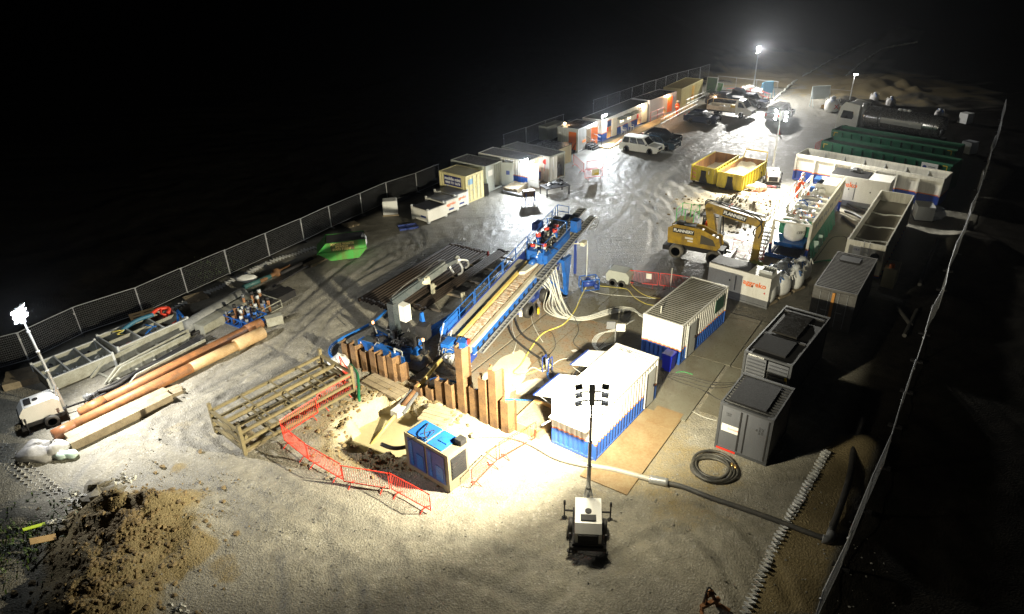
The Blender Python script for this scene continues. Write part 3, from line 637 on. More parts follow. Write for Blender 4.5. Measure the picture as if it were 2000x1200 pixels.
# green tanks behind
GREEN = mat('dark_green_paint', (.012, .12, .065), (.01, .05, .03), .4, .4, streak=True)
def green_tank(label, u1, v1, u2, v2, sign=False, H=2.7):
    a = G(u1, v1, H); b = G(u2, v2, H); az = math.atan2(b[1]-a[1], b[0]-a[0]); L = math.hypot(b[0]-a[0], b[1]-a[1]); W = 2.5
    t = thing('green_tank', label, 'tank', (a[0]-math.sin(az)*W, a[1]+math.cos(az)*W), az, 'long green tanks')
    m = MB(); m.box(0, -e, .1, L, 0, H); m.box(0, -W, .1, L, -W+e, H); m.box(0, -W+e, .1, e, -e, H-.002); m.box(L-e, -W+e, .1, L, -e, H-.002); m.box(e, -W+e, .1, L-e, -e, .6); m.build('shell', GREEN, t)
    m = MB()
    for k in range(13): x = .05+k*(L-.3)/12; m.prism([(x, .1), (x+.22, .1), (x+.17, 2.5), (x+.05, 2.5)], -W-.18, -W-.003, 'xz')
    m.build('rib', GREEN, t)
    m = MB(); m.box(e, -W+e, 2.3, L-e, -e, 2.35); m.build('tarpaulin', mat('black_tarp', (.02, .022, .022), (.05, .05, .05), .5, .35, bump=1.2, bs=3), t)
    for x in (.35, L-.75):
        m = MB(); m.box(x, -W-.19, 2.46, x+.4, -W-.183, 2.52); m.box(x if x < 1 else x+.34, -W-.19, 2.1, (x if x < 1 else x+.34)+.06, -W-.183, 2.458); m.build('corner_mark', YELLOW, t)
    if sign:
        m = MB(); m.box(L-2.5, -W-.22, 1.3, L-1.1, -W-.19, 2.5); s = m.build('sign_board', mat('sign_white', (.82, .82, .8), amt=.1), t)
        m = MB(); m.box(L-2.5, -W-.226, 1.45, L-1.1, -W-.221, 1.62); m.lathe([(.001, 0), (.17, 0), (.17, .006), (.001, .006)], 20, (L-2.2, -W-.228, 2.1), 0, 'y'); m.build('emblem', DBLUE, s)
        text('United\nTanks', .2, face((L-1.6, -W-.226, 2.1), (1, 0, 0), UPZ), TXT_K, s)
    return t
green_tank('long dark green tank with the white sign board directly behind the white tank', 1605, 275, 1862, 322, True)
green_tank('long dark green tank covered in black tarpaulin between the signed tank and the tanker lorry', 1625, 253, 1870, 292)
# ================================================================ steel mats, sheet piles, pit
MATB = mat('brown_wet_steel_mat', (.24, .15, .08), (.2, .18, .135), .9, .36, scale=.8, bump=.15, bs=12, rv=.2); MATG = mat('grey_road_plate', (.19, .185, .145), (.12, .1, .07), .6, .38, scale=.6, bump=.15, bs=12, rv=.2)
MATP = mat('sandy_road_plate', (.26, .2, .11), (.2, .12, .055), .7, .55, scale=.9)
o0 = np.array(G(1000, 845)); am = R(55.5); du = np.array([math.cos(am), math.sin(am)]); dn = np.array([math.sin(am), -math.cos(am)])
def mat_plate(i, a, w0, L, W, mt, label, z=.05):
    p = o0+du*a+dn*w0; t = MB(); t.box(0, -W, 0, L, 0, .045); o = t.build('road_plate', mt, None, loc=(p[0], p[1], z), rz=am)
    return tag(o, label, 'ground plate', 'steel ground plates under the rig')
ML = ['brown rust-stained ground plate %s']
spots_ = [(.6, -2.35, 5.3, 2.3, MATB, 'brown stained ground plate behind the tall sheet piles'), (.6, -4.75, 4.3, 2.35, MATB, 'brown ground plate glaring with spilt slurry beside the rig front'),
 (5.95, -2.35, 5.9, 2.3, MATB, 'brown ground plate crossed by black hoses right of the rig'), (4.95, -4.75, 6.0, 2.35, MATB, 'brown ground plate under the rig trailer wheels'),
 (1.2, .0, 5.2, 2.3, MATB, 'brown ground plate against the open flaps of the near cabin'), (6.45, .0, 5.0, 2.3, MATG, 'olive grey ground plate with coiled pale hoses lying on it'),
 (11.9, -2.35, 5.9, 2.3, MATG, 'grey-brown ground plate under the white hose bundle'), (11.0, -4.75, 6.0, 2.35, MATG, 'grey-brown ground plate under the blue rear leg of the rig'),
 (11.5, .0, 5.5, 2.3, MATG, 'olive grey ground plate left of the white and blue container'),
 (-1.0, 4.35, 6.2, 2.3, MATP, 'sandy ground plate along the near cabin, closest to the camera'), (5.25, 4.5, 6.0, 2.35, MATG, 'olive ground plate with black cables right of the near cabin'), (11.3, 4.75, 6.0, 2.35, MATG, 'olive ground plate right of the white and blue container'),
 (11.3, 7.2, 6.0, 2.3, MATG, 'olive ground plate below the white skid generator'), (6.4, 7.1, 4.8, 2.3, MATG, 'olive ground plate left of the black generator container'),
 (.85, -7.3, 1.25, 2.4, MATB, 'dark brown ground plate in the shade between crane and rig front'), (2.15, -7.3, 6.0, 2.4, MATB, 'brown ground plate beside the drill rod rack'), (8.2, -7.3, 6.0, 2.4, MATB, 'dark ground plate under the walkway with timber bearers'), (1.6, -9.8, 5.5, 2.4, MATB, 'dark ground plate under the crane base')]
for i, a in enumerate(spots_): mat_plate(i, *a, z=.045+.004*(i % 2))
p = o0+du*4.2+dn*5.2; m = MB(); m.box(0, -1.4, 0, 1.5, 0, .012); tag(m.build('plywood_sheet', MATP, None, loc=(p[0], p[1], .097), rz=am), 'pale square board lying by the near cabin door', 'board')
p = G(1122, 688); m = MB(); m.cbox((p[0], p[1], .1), (.32, .22, .006), .4); tag(m.build('paper_sheet', WHITE), 'white sheet of paper on the brown plate', 'paper')
# sheet piles: base point, top pixel row
piles = [(686,708,668),(703,716,672),(722,722,684),(741,731,684),(757,738,692),(775,742,695),(788,742,708),(826,771,754),(848,779,756),(868,786,742),(888,797,748),(912,804,678),(935,812,756),(954,824,738),(974,832,721),(996,842,782)]
names_ = ['leftmost sheet pile beside the blue hose', 'second sheet pile from the left with a chalk mark', 'sheet pile behind the red and white marker rod', 'sheet pile under the corner of the blue crane base', 'wide sheet pile left of the dark timber slab', 'sheet pile by the timber offcut left of the drill pipe', 'short sheet pile immediately left of the drill pipe',
 'low pale sheet pile immediately right of the drill pipe', 'low sheet pile with a blue hose over it', 'sheet pile left of the orange lifebuoy', 'sheet pile the orange lifebuoy hangs on', 'tallest sheet pile, standing high at the front of the rig', 'short sheet pile right of the tallest one', 'mid-height sheet pile between the two tall ones', 'second tallest sheet pile, bright ochre', 'rightmost sheet pile beside the plywood box']
la = np.array(G(686, 708)); lb = np.array(G(996, 842)); yw = math.atan2(*(lb-la)[::-1])
print('pile line', np.hypot(*(lb-la)), math.degrees(yw))
for i, (u, v, vt) in enumerate(piles):
    p = G(u, v); h = HG(u, v, vt); w = .88; m = MB(); e = .022; fl = 1
    prof = [(-w/2, 0), (-w*.34, 0), (-w*.25, -.42), (w*.25, -.42), (w*.34, 0), (w/2, 0)]
    out = prof+[(x*.96, y+(.028)) for x, y in reversed(prof)]
    z1 = h; m.prism(out, -1.6, z1, 'xy')
    o = m.build('sheet_pile', PILE, None, loc=(p[0], p[1]+.2, 0), rz=yw+(.0)); tag(o, names_[i], 'sheet pile', 'row of rusty steel sheet piles')
# lifebuoy
p = G(896, 790); m = MB(); zc = HG(896, 790, 768); q = Vector((p[0], p[1]-.28, zc)); n_ = Vector((-math.sin(yw)*-1, -math.cos(yw), 0)); 
ring = [q+Vector((math.cos(yw)*math.cos(a), math.sin(yw)*math.cos(a), math.sin(a)))*.33 for a in np.linspace(0, 2*PI, 24, endpoint=False)]
t = thing('lifebuoy', 'orange lifebuoy hanging on the rusty sheet piles', 'lifebuoy', (0, 0, 0)); m.tube(ring, .075, 10, closed=True); m.build('ring', ORANGE, t, True)
m = MB(); m.tube([q+Vector((0, -.1, .45)), q+Vector((.05, -.12, -.9))], .012, 5); m.tube([q+Vector((0, -.1, .3)), q+Vector((-.5, -.1, -.75))], .012, 5); m.build('rope', HOSE_W, t)
m = MB(); a = G(706, 668, 1.6); m.tube([(*G(704, 668, 1.3), 1.3), (*G(722, 717, .1), .1)], .025, 6); tag(m.build('marker_rod', mat('red_white_rod', (.7, .3, .28), (.7, .7, .7), .9), None), 'red and white marker rod leaning on the left sheet piles', 'rod')
# drill pipe into the pit
P0 = (*G(862, 702, 1.0), 1.0); P1 = (*G(732, 860, -.95), -.95); P0, P1 = Vector(P0), Vector(P1); d = P1-P0
YP = mat('yellow_drill_pipe', (.62, .47, .16), (.4, .27, .08), .5, .45, scale=2); t = thing('drill_pipe', 'yellow drill pipe running from the rig down into the slurry pit', 'drill pipe', (0, 0, 0))
m = MB(); m.cyl(P0, P0+d*.38, .11, 14); m.cyl(P0+d*.6, P1+d*.05, .09, 14); m.build('pipe', YP, t, True)
m = MB(); m.cyl(P0+d*.4, P0+d*.6, .15, 14); m.build('reamer_body', RUST, t, True)
sd = Vector((d.y, -d.x, 0)).normalized()
for s in (.2, -.22): m = MB(); m.bar(P0+d*.42+sd*s, P0+d*.66+sd*s*1.5+Vector((0, 0, -.02)), .1, .16); m.build('clamp_arm', DGREY, t)
m = MB(); c = P0+d*.66; m.cbox(c, (.7, .5, .35), math.atan2(d.y, d.x)); m.build('clamp_block', LGREY, t)
# timbers and debris round the pit
def slab(label, us, z, th, mt, planks=4, cat='timber mat', name='timber_mat', group=None):
    """plank mat between two ground points (long axis) with width"""
    (u1, v1), (u2, v2), w = us; a, yw_, L = SEG(u1, v1, u2, v2); t = MB(); g = .03
    for k in range(planks):
        y0 = -w/2+k*w/planks; j = random.uniform(-.12, .12) if planks > 1 else 0; t.box(j, y0+g/2, 0, L+j+random.uniform(-.08, .08), y0+w/planks-g/2, th+random.uniform(-.01, .01))
    return tag(t.build(name, mt, None, loc=(a[0], a[1], z), rz=yw_), label, cat, group)
slab('stained timber slab bridging the ground left of the drill pipe', ((722, 742), (792, 778), 1.1), .05, .14, WOOD, 3)
slab('weathered timber planks on the rim right of the drill pipe', ((830, 806), (886, 822), 1.4), .0, .12, mat('bleached_timber', (.36, .3, .2), (.18, .14, .09), .5, .8, scale=2, bump=.4), 5)
m = MB(); a = G(984, 795); yw_ = am
t = thing('plywood_box', 'open plywood box with brown tray right of the sheet piles', 'box', G(1000, 838), am)
m.box(0, -.05, 0, 2.2, 0, .5); m.box(0, -1.6, 0, 2.2, -1.55, .5); m.box(0, -1.55, 0, .05, -.05, .5); m.box(2.15, -1.55, 0, 2.2, -.05, .5); m.build('side', PALE_WOOD, t); m = MB(); m.box(.06, -1.54, .02, 2.14, -.06, .3); m.build('tray', MATB, t)
m = MB(); m.blob((*G(664, 716, .1), .35), (.6, .6, .45), 14, 8, .12, seed=4, flat=-.3); tag(m.build('white_bag', PLASTIC_W, None, True), 'round white bag behind the red barrier at the far corner of the steel rack', 'bag')
def hose(label, px, r, mt, name='hose', cat='hose', group=None, zs=None, n=6, z0=None, parent=None):
    z = r+.05 if z0 is None else z0; P = []
    for i, p in enumerate(px): zz = zs[i] if zs else z; P.append((*G(p[0], p[1], zz), zz))
    m = MB(); m.tube(arc(P, n), r, 8); o = m.build(name, mt, parent, True); return tag(o, label, cat, group) if not parent else o
HG_ = mat('green_hose', (.01, .13, .06), amt=.3, rough=.35); HB = mat('blue_hose', (.02, .15, .5), (.015, .06, .2), .4, .35); HY = mat('yellow_hose', (.65, .55, .12), (.4, .33, .1), .4, .4)
hose('green hose hanging into the pit beside the red barriers', [(684,712),(697,730),(700,755),(701,778),(706,797)], .09, HG_, zs=[.3,.4,.3,.1,-.3])
hose('blue layflat hose curving round the left of the crane base to the sheet piles', [(790,575),(760,600),(735,625),(700,645),(668,661),(648,676),(644,690),(655,703),(672,712),(684,714)], .085, HB, z0=.12)
hose('blue hose laid over the short sheet piles', [(840,742),(852,738),(868,742),(880,744),(900,750)], .045, HB, zs=[.5,1.0,1.1,1.0,.9])
hose('light blue hose running to the flap of the near cabin', [(930,760),(975,778),(1010,781),(1045,782)], .04, HB, z0=.15)
hose('black suction hose between the pit and the blue generator', [(745,868),(770,876),(800,872)], .1, RUBBER, z0=.15)
# blue and cream generator on the pit edge
bg0 = G(797, 915); _, byaw, bl_ = SEG(797, 915, 880, 966); bw = 1.25
t = thing('pump_unit', 'cream framed power pack with blue doors and roof on the pit edge', 'power pack', (bg0[0]-math.sin(byaw)*bw, bg0[1]+math.cos(byaw)*bw), byaw)
BF = mat('dirty_cream_frame', (.2, .18, .12), (.11, .09, .055), .5, .5); L = bl_
m = MB(); m.box(0, -bw, .12, L, 0, 2.12); m.box(.1, -bw-.0, 0, .4, 0, .119); m.box(L-.4, -bw, 0, L-.1, 0, .119); m.build('body', BF, t)
for x0, x1 in ((.22, 1.28), (1.42, L-.22)):
    m = MB(); m.box(x0, -bw-.03, .4, x1, -bw-.001, 1.95); d_ = m.build('door', DBLUE, t)
    m = MB(); m.box(x0+.12, -bw-.045, .5, x0+.3, -bw-.031, 1.85); m.box((x0+x1)/2, -bw-.045, .5, x1-.1, -bw-.031, 1.3); m.build('door_panel', BLUE, d_)
m = MB(); m.box(.18, -bw+.08, 2.122, 1.3, -.08, 2.16); m.build('roof_panel', BLUE, t); m = MB(); m.box(1.42, -bw+.08, 2.122, L-.42, -.08, 2.16); m.box(1.7, -.75, 2.161, 2.2, -.45, 2.2); m.build('roof_panel', BLUE, t)
m = MB()
for k in range(6): m.box(L+.002, -bw+.2, .75+k*.17, L+.05, -.2, .84+k*.17)
m.box(L+.002, -bw+.15, .68, L+.02, -.15, 1.85); m.build('grille', BLACK, t)
m = MB(); m.box(L-.35, -.42, 2.122, L+.02, -.06, 2.4); m.build('exhaust', BLACK, t)
m = MB(); m.tube(arc([(.9, -.9, 2.25), (1.2, -.5, 2.3), (1.3, -1.0, 2.28), (.8, -1.2, 2.2), (.3, -1.3, 1.8)]), .02, 5); m.tube(arc([(.5, -.2, 2.2), (1.0, -.9, 2.4), (1.35, -1.1, 2.2)]), .03, 5); m.build('cable', BLACK, t)
# steel rack (stacked frames)
RK = mat('olive_steel', (.2, .165, .085), (.1, .08, .045), .6, .55, scale=2)
a, yw_, L = SEG(478, 890, 694, 768); W = 2.75; t = thing('steel_rack', 'olive steel stacking rack of empty frames left of the pit', 'rack', (a[0], a[1]), yw_)
for lv, z in enumerate((.25, .75, 1.3)):
    m = MB()
    for y in (0, W*.5, W): m.bar((.1, y, z), (L-.1, y, z), .12, .14 if y != W*.5 else .18)
    for k in range(3): x = L*(.25+.25*k); m.bar((x, 0, z+.09), (x, W, z+.09), .07, .05)
    if lv < 2:
        for k in range(3): x = L*(.27+.25*k); m.bar((x, W*.2, z+.02), (x, W*.8, z+.02), .05)
    m.build('frame', RK, t)
for x in (.05, L-.05):
    m = MB()
    for z in (.35, .85, 1.35): m.bar((x, 0, z), (x, W, z), .14, .12)
    for k in range(2): m.bar((x, .1, .35+k*.5), (x, W-.1, .85+k*.5), .06)
    m.build('end_frame', RK, t)
    for y in (0, W):
        m = MB(); m.bar((x, y, 0), (x, y, 1.75), .16); m.lathe([(.03, -.1), (.09, -.1), (.09, .1), (.03, .1)], 10, (x+(.2 if x < 1 else -.2), y, 1.0), 0, 'y'); m.build('post', RK, t)
m = MB()
for k in range(12): m.bar((.15+k*.0, .1+k*.22, .06), (1.2, .1+k*.22, .06), .2, .03)
m.build('deck', WOOD, t)
# crowd barriers
def barrier_proto():
    t = thing('crowd_barrier', 'x', 'barrier', (0, 0, 0), 0, 'red crowd barriers'); r_ = .02; L = 2.25
    m = MB(); m.tube(arc([(0, 0, .2), (0, 0, .95), (.04, 0, 1.06), (.14, 0, 1.1), (L-.14, 0, 1.1), (L-.04, 0, 1.06), (L, 0, .95), (L, 0, .2)], 3), .024, 6); m.bar((0, 0, .2), (L, 0, .2), .035)
    m.build('frame', REDB, t); m = MB()
    for k in range(1, 20): m.cyl((k*L/20, 0, .2), (k*L/20, 0, 1.09), .008, 5)
    m.build('bars', REDB, t)
    for x in (.35, L-.35):
        m = MB(); m.bar((x, 0, .2), (x, -.3, .02), .035); m.bar((x, 0, .2), (x, .3, .02), .035); m.build('foot', REDB, t)
    return t
REDB = mat('barrier_red', (.75, .05, .03), (.5, .03, .02), .3, .4)
bps = [((557,866),(603,903),'red crowd barrier at the near corner of the steel rack'), ((605,905),(670,943),'red crowd barrier second from the left along the near side of the pit'), ((673,947),(762,962),'red crowd barrier nearest the middle of the near side, facing the camera'),
 ((766,962),(842,1004),'red crowd barrier at the end of the near side with its shadow spread in front'), ((554,856),(622,812),'red crowd barrier along the steel rack, nearer one'), ((625,806),(689,768),'red crowd barrier along the steel rack, farther one'), ((692,766),(668,728),'red crowd barrier at the far end of the steel rack by the white bag'),
 ((923,955),(970,906),'pale lit crowd barrier right of the blue power pack'), ((976,901),(1047,860),'crowd barrier between the sheet piles and the near cabin corner'),
 ((1226,556),(1284,562),'red crowd barrier with white notice beside the grey compressor'), ((1288,562),(1345,570),'red crowd barrier in shade left of the white skid generator')]
bp0 = None
def barrier(p, q, label, grp='red crowd barriers'):
    global bp0
    a, yw_, L = SEG(p[0], p[1], q[0], q[1])
    if bp0 is None: bp0 = barrier_proto(); o = bp0; o.location = (*a, 0); o.rotation_euler = (0, 0, yw_)
    else: o = dup(bp0, (*a, 0), yw_)
    o.scale = (L/2.25, 1, 1); o['label'] = label; o['group'] = grp; return o
for i, (p, q, lb_) in enumerate(bps):
    o = barrier(p, q, lb_)
    if i == 9: m = MB(); m.box(1.35, -.03, .6, 1.75, -.022, 1.0); m.build('notice', WHITE, o)
# ================================================================ drill rig
zf, zr = 1.15, 3.65; Of = np.array(G(903, 672, zf)); Er = np.array(G(1122, 430, zr)); ya = math.atan2(*(Er-Of)[::-1]); LR = float(np.hypot(*(Er-Of))); sl = (zr-zf)/LR
print('rig', LR, math.degrees(ya), sl)
rig = thing('drill_rig', 'blue horizontal directional drilling rig sloping down towards the sheet piles', 'drilling rig', (Of[0], Of[1], 0), ya)
Z = lambda s: zf+sl*s
def lp(u, v, z):   # picture point at height z -> rig local
    p = np.array(G(u, v, z))-Of; c, s_ = math.cos(ya), math.sin(ya); return Vector((p[0]*c+p[1]*s_, -p[0]*s_+p[1]*c, z))
print('wheels', lp(1033, 607, .5), lp(1065, 580, .5), 'foot', lp(1105, 575, 0), 'walk', lp(870, 668, zf), lp(986, 542, 2.4), 'chain', lp(930, 690, 1), lp(1090, 520, 2.6), 'rail', lp(893,655,1.2), lp(1115,470,3))
def B(m, s0, s1, y0, y1, dz0, dz1, mi=0):
    vs = [(s, y, Z(s)+dz) for s in (s0, s1) for y in (y0, y1) for dz in (dz0, dz1)]
    return m.add(vs, [(0, 1, 3, 2), (4, 6, 7, 5), (0, 4, 5, 1), (2, 3, 7, 6), (0, 2, 6, 4), (1, 5, 7, 3)], mi)
BED = mat('grimy_slide_bed', (.3, .22, .13), (.55, .52, .45), .8, .4, scale=4); BEAMP = mat('worn_pale_beam', (.4, .36, .27), (.2, .15, .09), .6, .45); WALK = mat('walkway_deck', (.36, .34, .27), (.22, .2, .15), .5, .5, scale=1)
m = MB(); B(m, 0, LR, -.42, .42, -.1, -.02); m.build('slide_bed', BED, rig)
m = MB()
for k in range(44): s = .2+k*(LR*.62)/44; B(m, s, s+.12+.1*random.random(), -.3+random.uniform(-.08, .1), .28, -.018, .03+.05*random.random())
m.build('rack_teeth', mat('muddy_rack', (.6, .57, .5), (.3, .17, .08), .8, .4, scale=6), rig)
for y0, y1, nm in ((.43, .62, 'slide_rail'), (-.64, -.43, 'slide_rail')):
    m = MB(); B(m, -.1, LR+.1, y0, y1, -.35, .1); m.build(nm, BEAMP if y0 < 0 else YP, rig)
m = MB(); B(m, 0, LR, -.78, -.66, -.5, .0); m.build('side_beam', BLUE, rig); m = MB(); B(m, 0, LR-1, -.8, -.645, .004, .03); B(m, 0, LR-1, -.8, -.645, -.53, -.504); m.build('beam_flange', LGREY, rig)
for k in range(26): m = MB(); s = .4+k*.6; m.cyl((s, -.781, Z(s)-.32), (s, -.79, Z(s)-.32), .13, 10); m.build('beam_hole', BLACK, rig)
m = MB(); B(m, 1.0, LR-.5, -.6, .6, -1.0, -.7); B(m, 1.5, LR-.2, .5, .8, -.75, -.2); m.build('chassis', DBLUE, rig)
m = MB(); B(m, -.4, LR*.62, .68, 1.45, -.22, -.16); m.build('walkway', WALK, rig); 
m = MB(); B(m, LR*.62+.05, LR+.3, .68, 1.5, -.22, -.16); B(m, .2, LR+.3, 1.46, 1.53, -.34, -.1); m.build('rear_walkway', DBLUE, rig)
m = MB(); B(m, .1, 1.9, 1.55, 1.6, -.1, .55); m.build('side_board', BLUE, rig)
# handrail
m = MB(); yr = 1.5; segs = [(.4, 3.6), (3.75, 7.0), (7.15, 10.4), (10.6, 14.0), (14.15, LR+.3)]
for (s0, s1) in segs:
    for dz in (.45, .95): m.tube([(s0, yr, Z(s0)+dz-.2), (s1, yr, Z(s1)+dz-.2)], .027, 6)
    for q_ in range(3): s = s0+(s1-s0)*q_/2; m.tube([(s, yr, Z(s)-.2), (s, yr, Z(s)+.76)], .027, 6)
s0 = LR+.3
m.tube([(s0, yr, Z(s0)+.75), (s0, .6, Z(s0)+.75), (s0, .6, Z(s0)-.2)], .027, 6); m.tube([(s0, yr, Z(s0)+.3), (s0, .6, Z(s0)+.3)], .027, 6)
m.build('handrail', BLUE, rig)
m = MB(); m.bar((-.5, 1.5, .1), (.4, 1.5, Z(.4)+.7), .05); m.bar((-.5, .95, .1), (.4, .95, Z(.4)+.4), .05)
for k in range(5): m.bar((-.45+.17*k, .95, .25+.22*k), (-.45+.17*k, 1.5, .25+.22*k), .16, .03)
m.build('steps', LGREY, rig)
# energy chain trays
CH_ = mat('energy_chain', (.05, .05, .052), (.3, .3, .3), .5, .4)
for (s0, s1, y, dz, w) in ((0.2, LR-5, -1.12, -.35, .26), (7.2, LR+.6, -1.12, .12, .42), (10.5, LR+.4, -.45, .75, .5)):
    m = MB(); n = int((s1-s0)/.3)
    for k in range(n+1): s = s0+k*(s1-s0)/n; m.bar((s, y-w/2, Z(s)+dz), (s, y+w/2, Z(s)+dz), .05, .03)
    B(m, s0, s1, y-w/2-.03, y-w/2, dz-.06, dz+.06); B(m, s0, s1, y+w/2, y+w/2+.03, dz-.06, dz+.06); m.build('cable_tray', STEEL, rig)
    m = MB(); B(m, s0, s1, y-w/2+.01, y+w/2-.01, dz-.1, dz-.04); m.build('cable_chain', CH_, rig)
m = MB(); s = LR+.5; cz = Z(s)-.35
for k in range(13):
    a = -PI/2+k*PI/12; x = s+.75*math.cos(a); z = cz+.02+.47*math.sin(a)*1.0; m.bar((x, -1.33, z), (x, -.9, z), .05, .04)
m.tube([(s+.75*math.cos(-PI/2+k*PI/12), -.9, cz+.47*math.sin(-PI/2+k*PI/12)) for k in range(13)], .03, 6); m.tube([(s+.75*math.cos(-PI/2+k*PI/12), -1.33, cz+.47*math.sin(-PI/2+k*PI/12)) for k in range(13)], .03, 6)
m.build('chain_loop', STEEL, rig)
m = MB(); c = Vector((-.9, -.75, .75))
for k in range(19):
    a = R(60)+k*R(250)/18; m.bar(c+Vector((math.cos(a)*.62, -.16, math.sin(a)*.62)), c+Vector((math.cos(a)*.62, .16, math.sin(a)*.62)), .05, .03)
for yy in (-.16, .16): m.tube([c+Vector((math.cos(R(60)+k*R(250)/18)*.62, yy, math.sin(R(60)+k*R(250)/18)*.62)) for k in range(19)], .03, 6)
m.build('front_chain_loop', STEEL, rig)
# carriage with motors
sc_ = 10.6
m = MB(); B(m, sc_-1.9, sc_+1.4, -.9, -.62, -.1, .7); B(m, sc_-1.7, sc_+1.2, .5, .74, -.1, .45); B(m, sc_-1.7, sc_+1.7, -.58, .48, .1, .45); B(m, sc_-2.0, sc_-1.6, -.6, .5, .1, .9); m.build('carriage', BLUE, rig)
m = MB(); m.cyl((sc_-2.0, 0, Z(sc_-2)+.35), (sc_-1.2, 0, Z(sc_-1.2)+.5), .34, 16); m.cyl((sc_-2.5, 0, Z(sc_-2.5)+.28), (sc_-2.0, 0, Z(sc_-2)+.33), .2, 14); m.build('drive_spindle', BLUE, rig, True)
mm_ = mat('red_motor', (.6, .05, .03), (.25, .03, .02), .4, .4)
for k, (s, y, h) in enumerate(((-1.4, .42, .5), (-1.3, -.35, .62), (-.5, .5, .75), (-.4, -.1, .55), (.35, -.3, .75), (.6, .45, .6), (1.3, .1, .5))):
    S_ = sc_+s; m = MB(); m.cyl((S_, y, Z(S_)+.5), (S_, y, Z(S_)+.5+h*.75), .19, 12); m.cyl((S_, y, Z(S_)+.5), (S_, y, Z(S_)+.6), .26, 12)
    mo = m.build('motor', (BLUE, LGREY, BLUE, BLACK)[k % 4], rig, True); m = MB(); m.cyl((S_, y, Z(S_)+.5+h*.75), (S_, y, Z(S_)+.5+h*1.05), .17, 12); m.build('motor_cap', mm_ if k != 3 else BLACK, mo, True)
m = MB(); r2_ = random.Random(9)
for k in range(44):
    a = Vector((sc_+r2_.uniform(-1.6, 2.1), r2_.uniform(-.6, .7), 0)); b_ = a+Vector((r2_.uniform(-.8, .8), r2_.uniform(-.5, .5), 0)); a.z = Z(a.x)+r2_.uniform(.5, .9); b_.z = Z(b_.x)+r2_.uniform(.4, .9)
    md = (a+b_)/2+Vector((0, 0, r2_.uniform(.2, .5))); m.tube(arc([a, md, b_], 5), .03, 5)
m.build('hydraulic_lines', BLACK, rig, True)
m = MB()
for k in range(20):
    a = Vector((sc_-1.7+r2_.uniform(-.2, 1.9), r2_.uniform(-.7, .7), 0)); b_ = a+Vector((r2_.uniform(-.5, .5), r2_.uniform(-.4, .4), 0)); a.z = Z(a.x)+r2_.uniform(.5, 1.1); b_.z = Z(b_.x)+r2_.uniform(.3, 1.0)
    m.tube(arc([a, (a+b_)/2+Vector((0, 0, .3)), b_], 5), .028, 5)
m.build('pale_hoses', HOSE_W, rig, True)
m = MB()
for (s, y) in ((sc_-1.9, .6), (sc_-1.9, -.6), (sc_+1.2, -.75), (sc_+1.2, .7)): m.cyl((s, y, Z(s)+.4), (s, y, Z(s)+1.45), .025, 6)
m.tube([(sc_-1.9, .6, Z(sc_-1.9)+1.45), (sc_-1.9, -.6, Z(sc_-1.9)+1.45), (sc_+1.2, -.75, Z(sc_+1.2)+1.45), (sc_+1.2, .7, Z(sc_+1.2)+1.45), (sc_-1.9, .6, Z(sc_-1.9)+1.45)], .025, 6); m.build('guard_frame', BLUE, rig)
m = MB(); s = sc_+2.5; m.cbox((s-.6, 1.85, Z(s)+.25), (.9, .45, .5)); m.build('tool_pouch', DBLUE, rig)
m = MB(); s = sc_+2.6; m.cbox((s, .75, Z(s)+.35), (.6, .45, .8)); m.build('control_cabinet', BLACK, rig)
m = MB(); s = sc_+2.2; m.cbox((s, -.95, Z(s)+.7), (.7, .5, .8)); m.cyl((s-.2, -1.0, Z(s)+1.1), (s-.2, -1.0, Z(s)+.3), .14, 10); m.build('valve_block', BLUE, rig)
m = MB(); B(m, LR-2.2, LR+.1, -.3, .75, .05, .3); m.build('rear_tray', DBLUE, rig)
m = MB(); s = sc_-2.7; m.prism([(s-.9, -.2), (s+.6, -.28), (s+.6, .28), (s-1.1, .12)], Z(s)+.12, Z(s)+.3, 'xy'); m.build('drill_rod', HOSE_W, rig)
# front vice
m = MB(); m.cbox((-.7, .45, Z(0)+.15), (.9, .5, .6), .1); m.cbox((-.35, -.25, Z(0)+.25), (.6, .55, .5), .3); m.cbox((-.95, -.1, Z(0)-.1), (.5, .7, .5)); v = m.build('front_vice', BLUE, rig)
m = MB()
for k in range(5): m.cyl((-1.2+.3*k, -.45+.25*(k % 2), Z(0)-.5), (-1.2+.3*k, -.3+.2*(k % 2), Z(0)+.15), .11, 10)
m.cyl((-1.5, 0, Z(0)-.3), (-.2, 0, Z(0)-.02), .3, 16); m.build('vice_cylinder', STEEL, v, True)
m = MB(); m.cbox((-.1, -.45, Z(0)+.35), (.2, .22, .3)); m.build('red_valve', REDP, v)
m = MB()
for k in range(22):
    a = Vector((r2_.uniform(-1.5, .0), r2_.uniform(-.6, .6), Z(0)+r2_.uniform(-.3, .35))); b_ = a+Vector((r2_.uniform(-.6, .5), r2_.uniform(-.5, .4), r2_.uniform(-.6, .1))); m.tube(arc([a, (a+b_)/2+Vector((0, 0, .22)), b_], 4), .024, 5)
m.build('vice_hoses', mat('mixed_hose', (.35, .35, .35), (.03, .03, .03), .9, .4, scale=2), v, True)
m = MB(); B(m, -.3, .4, -.7, .6, -.9, -.5); m.bar((-.1, .45, .05), (-.1, .45, Z(0)-.5), .2); m.bar((-.1, -.5, .05), (-.1, -.5, Z(0)-.5), .2); m.build('front_stand', DBLUE, rig)
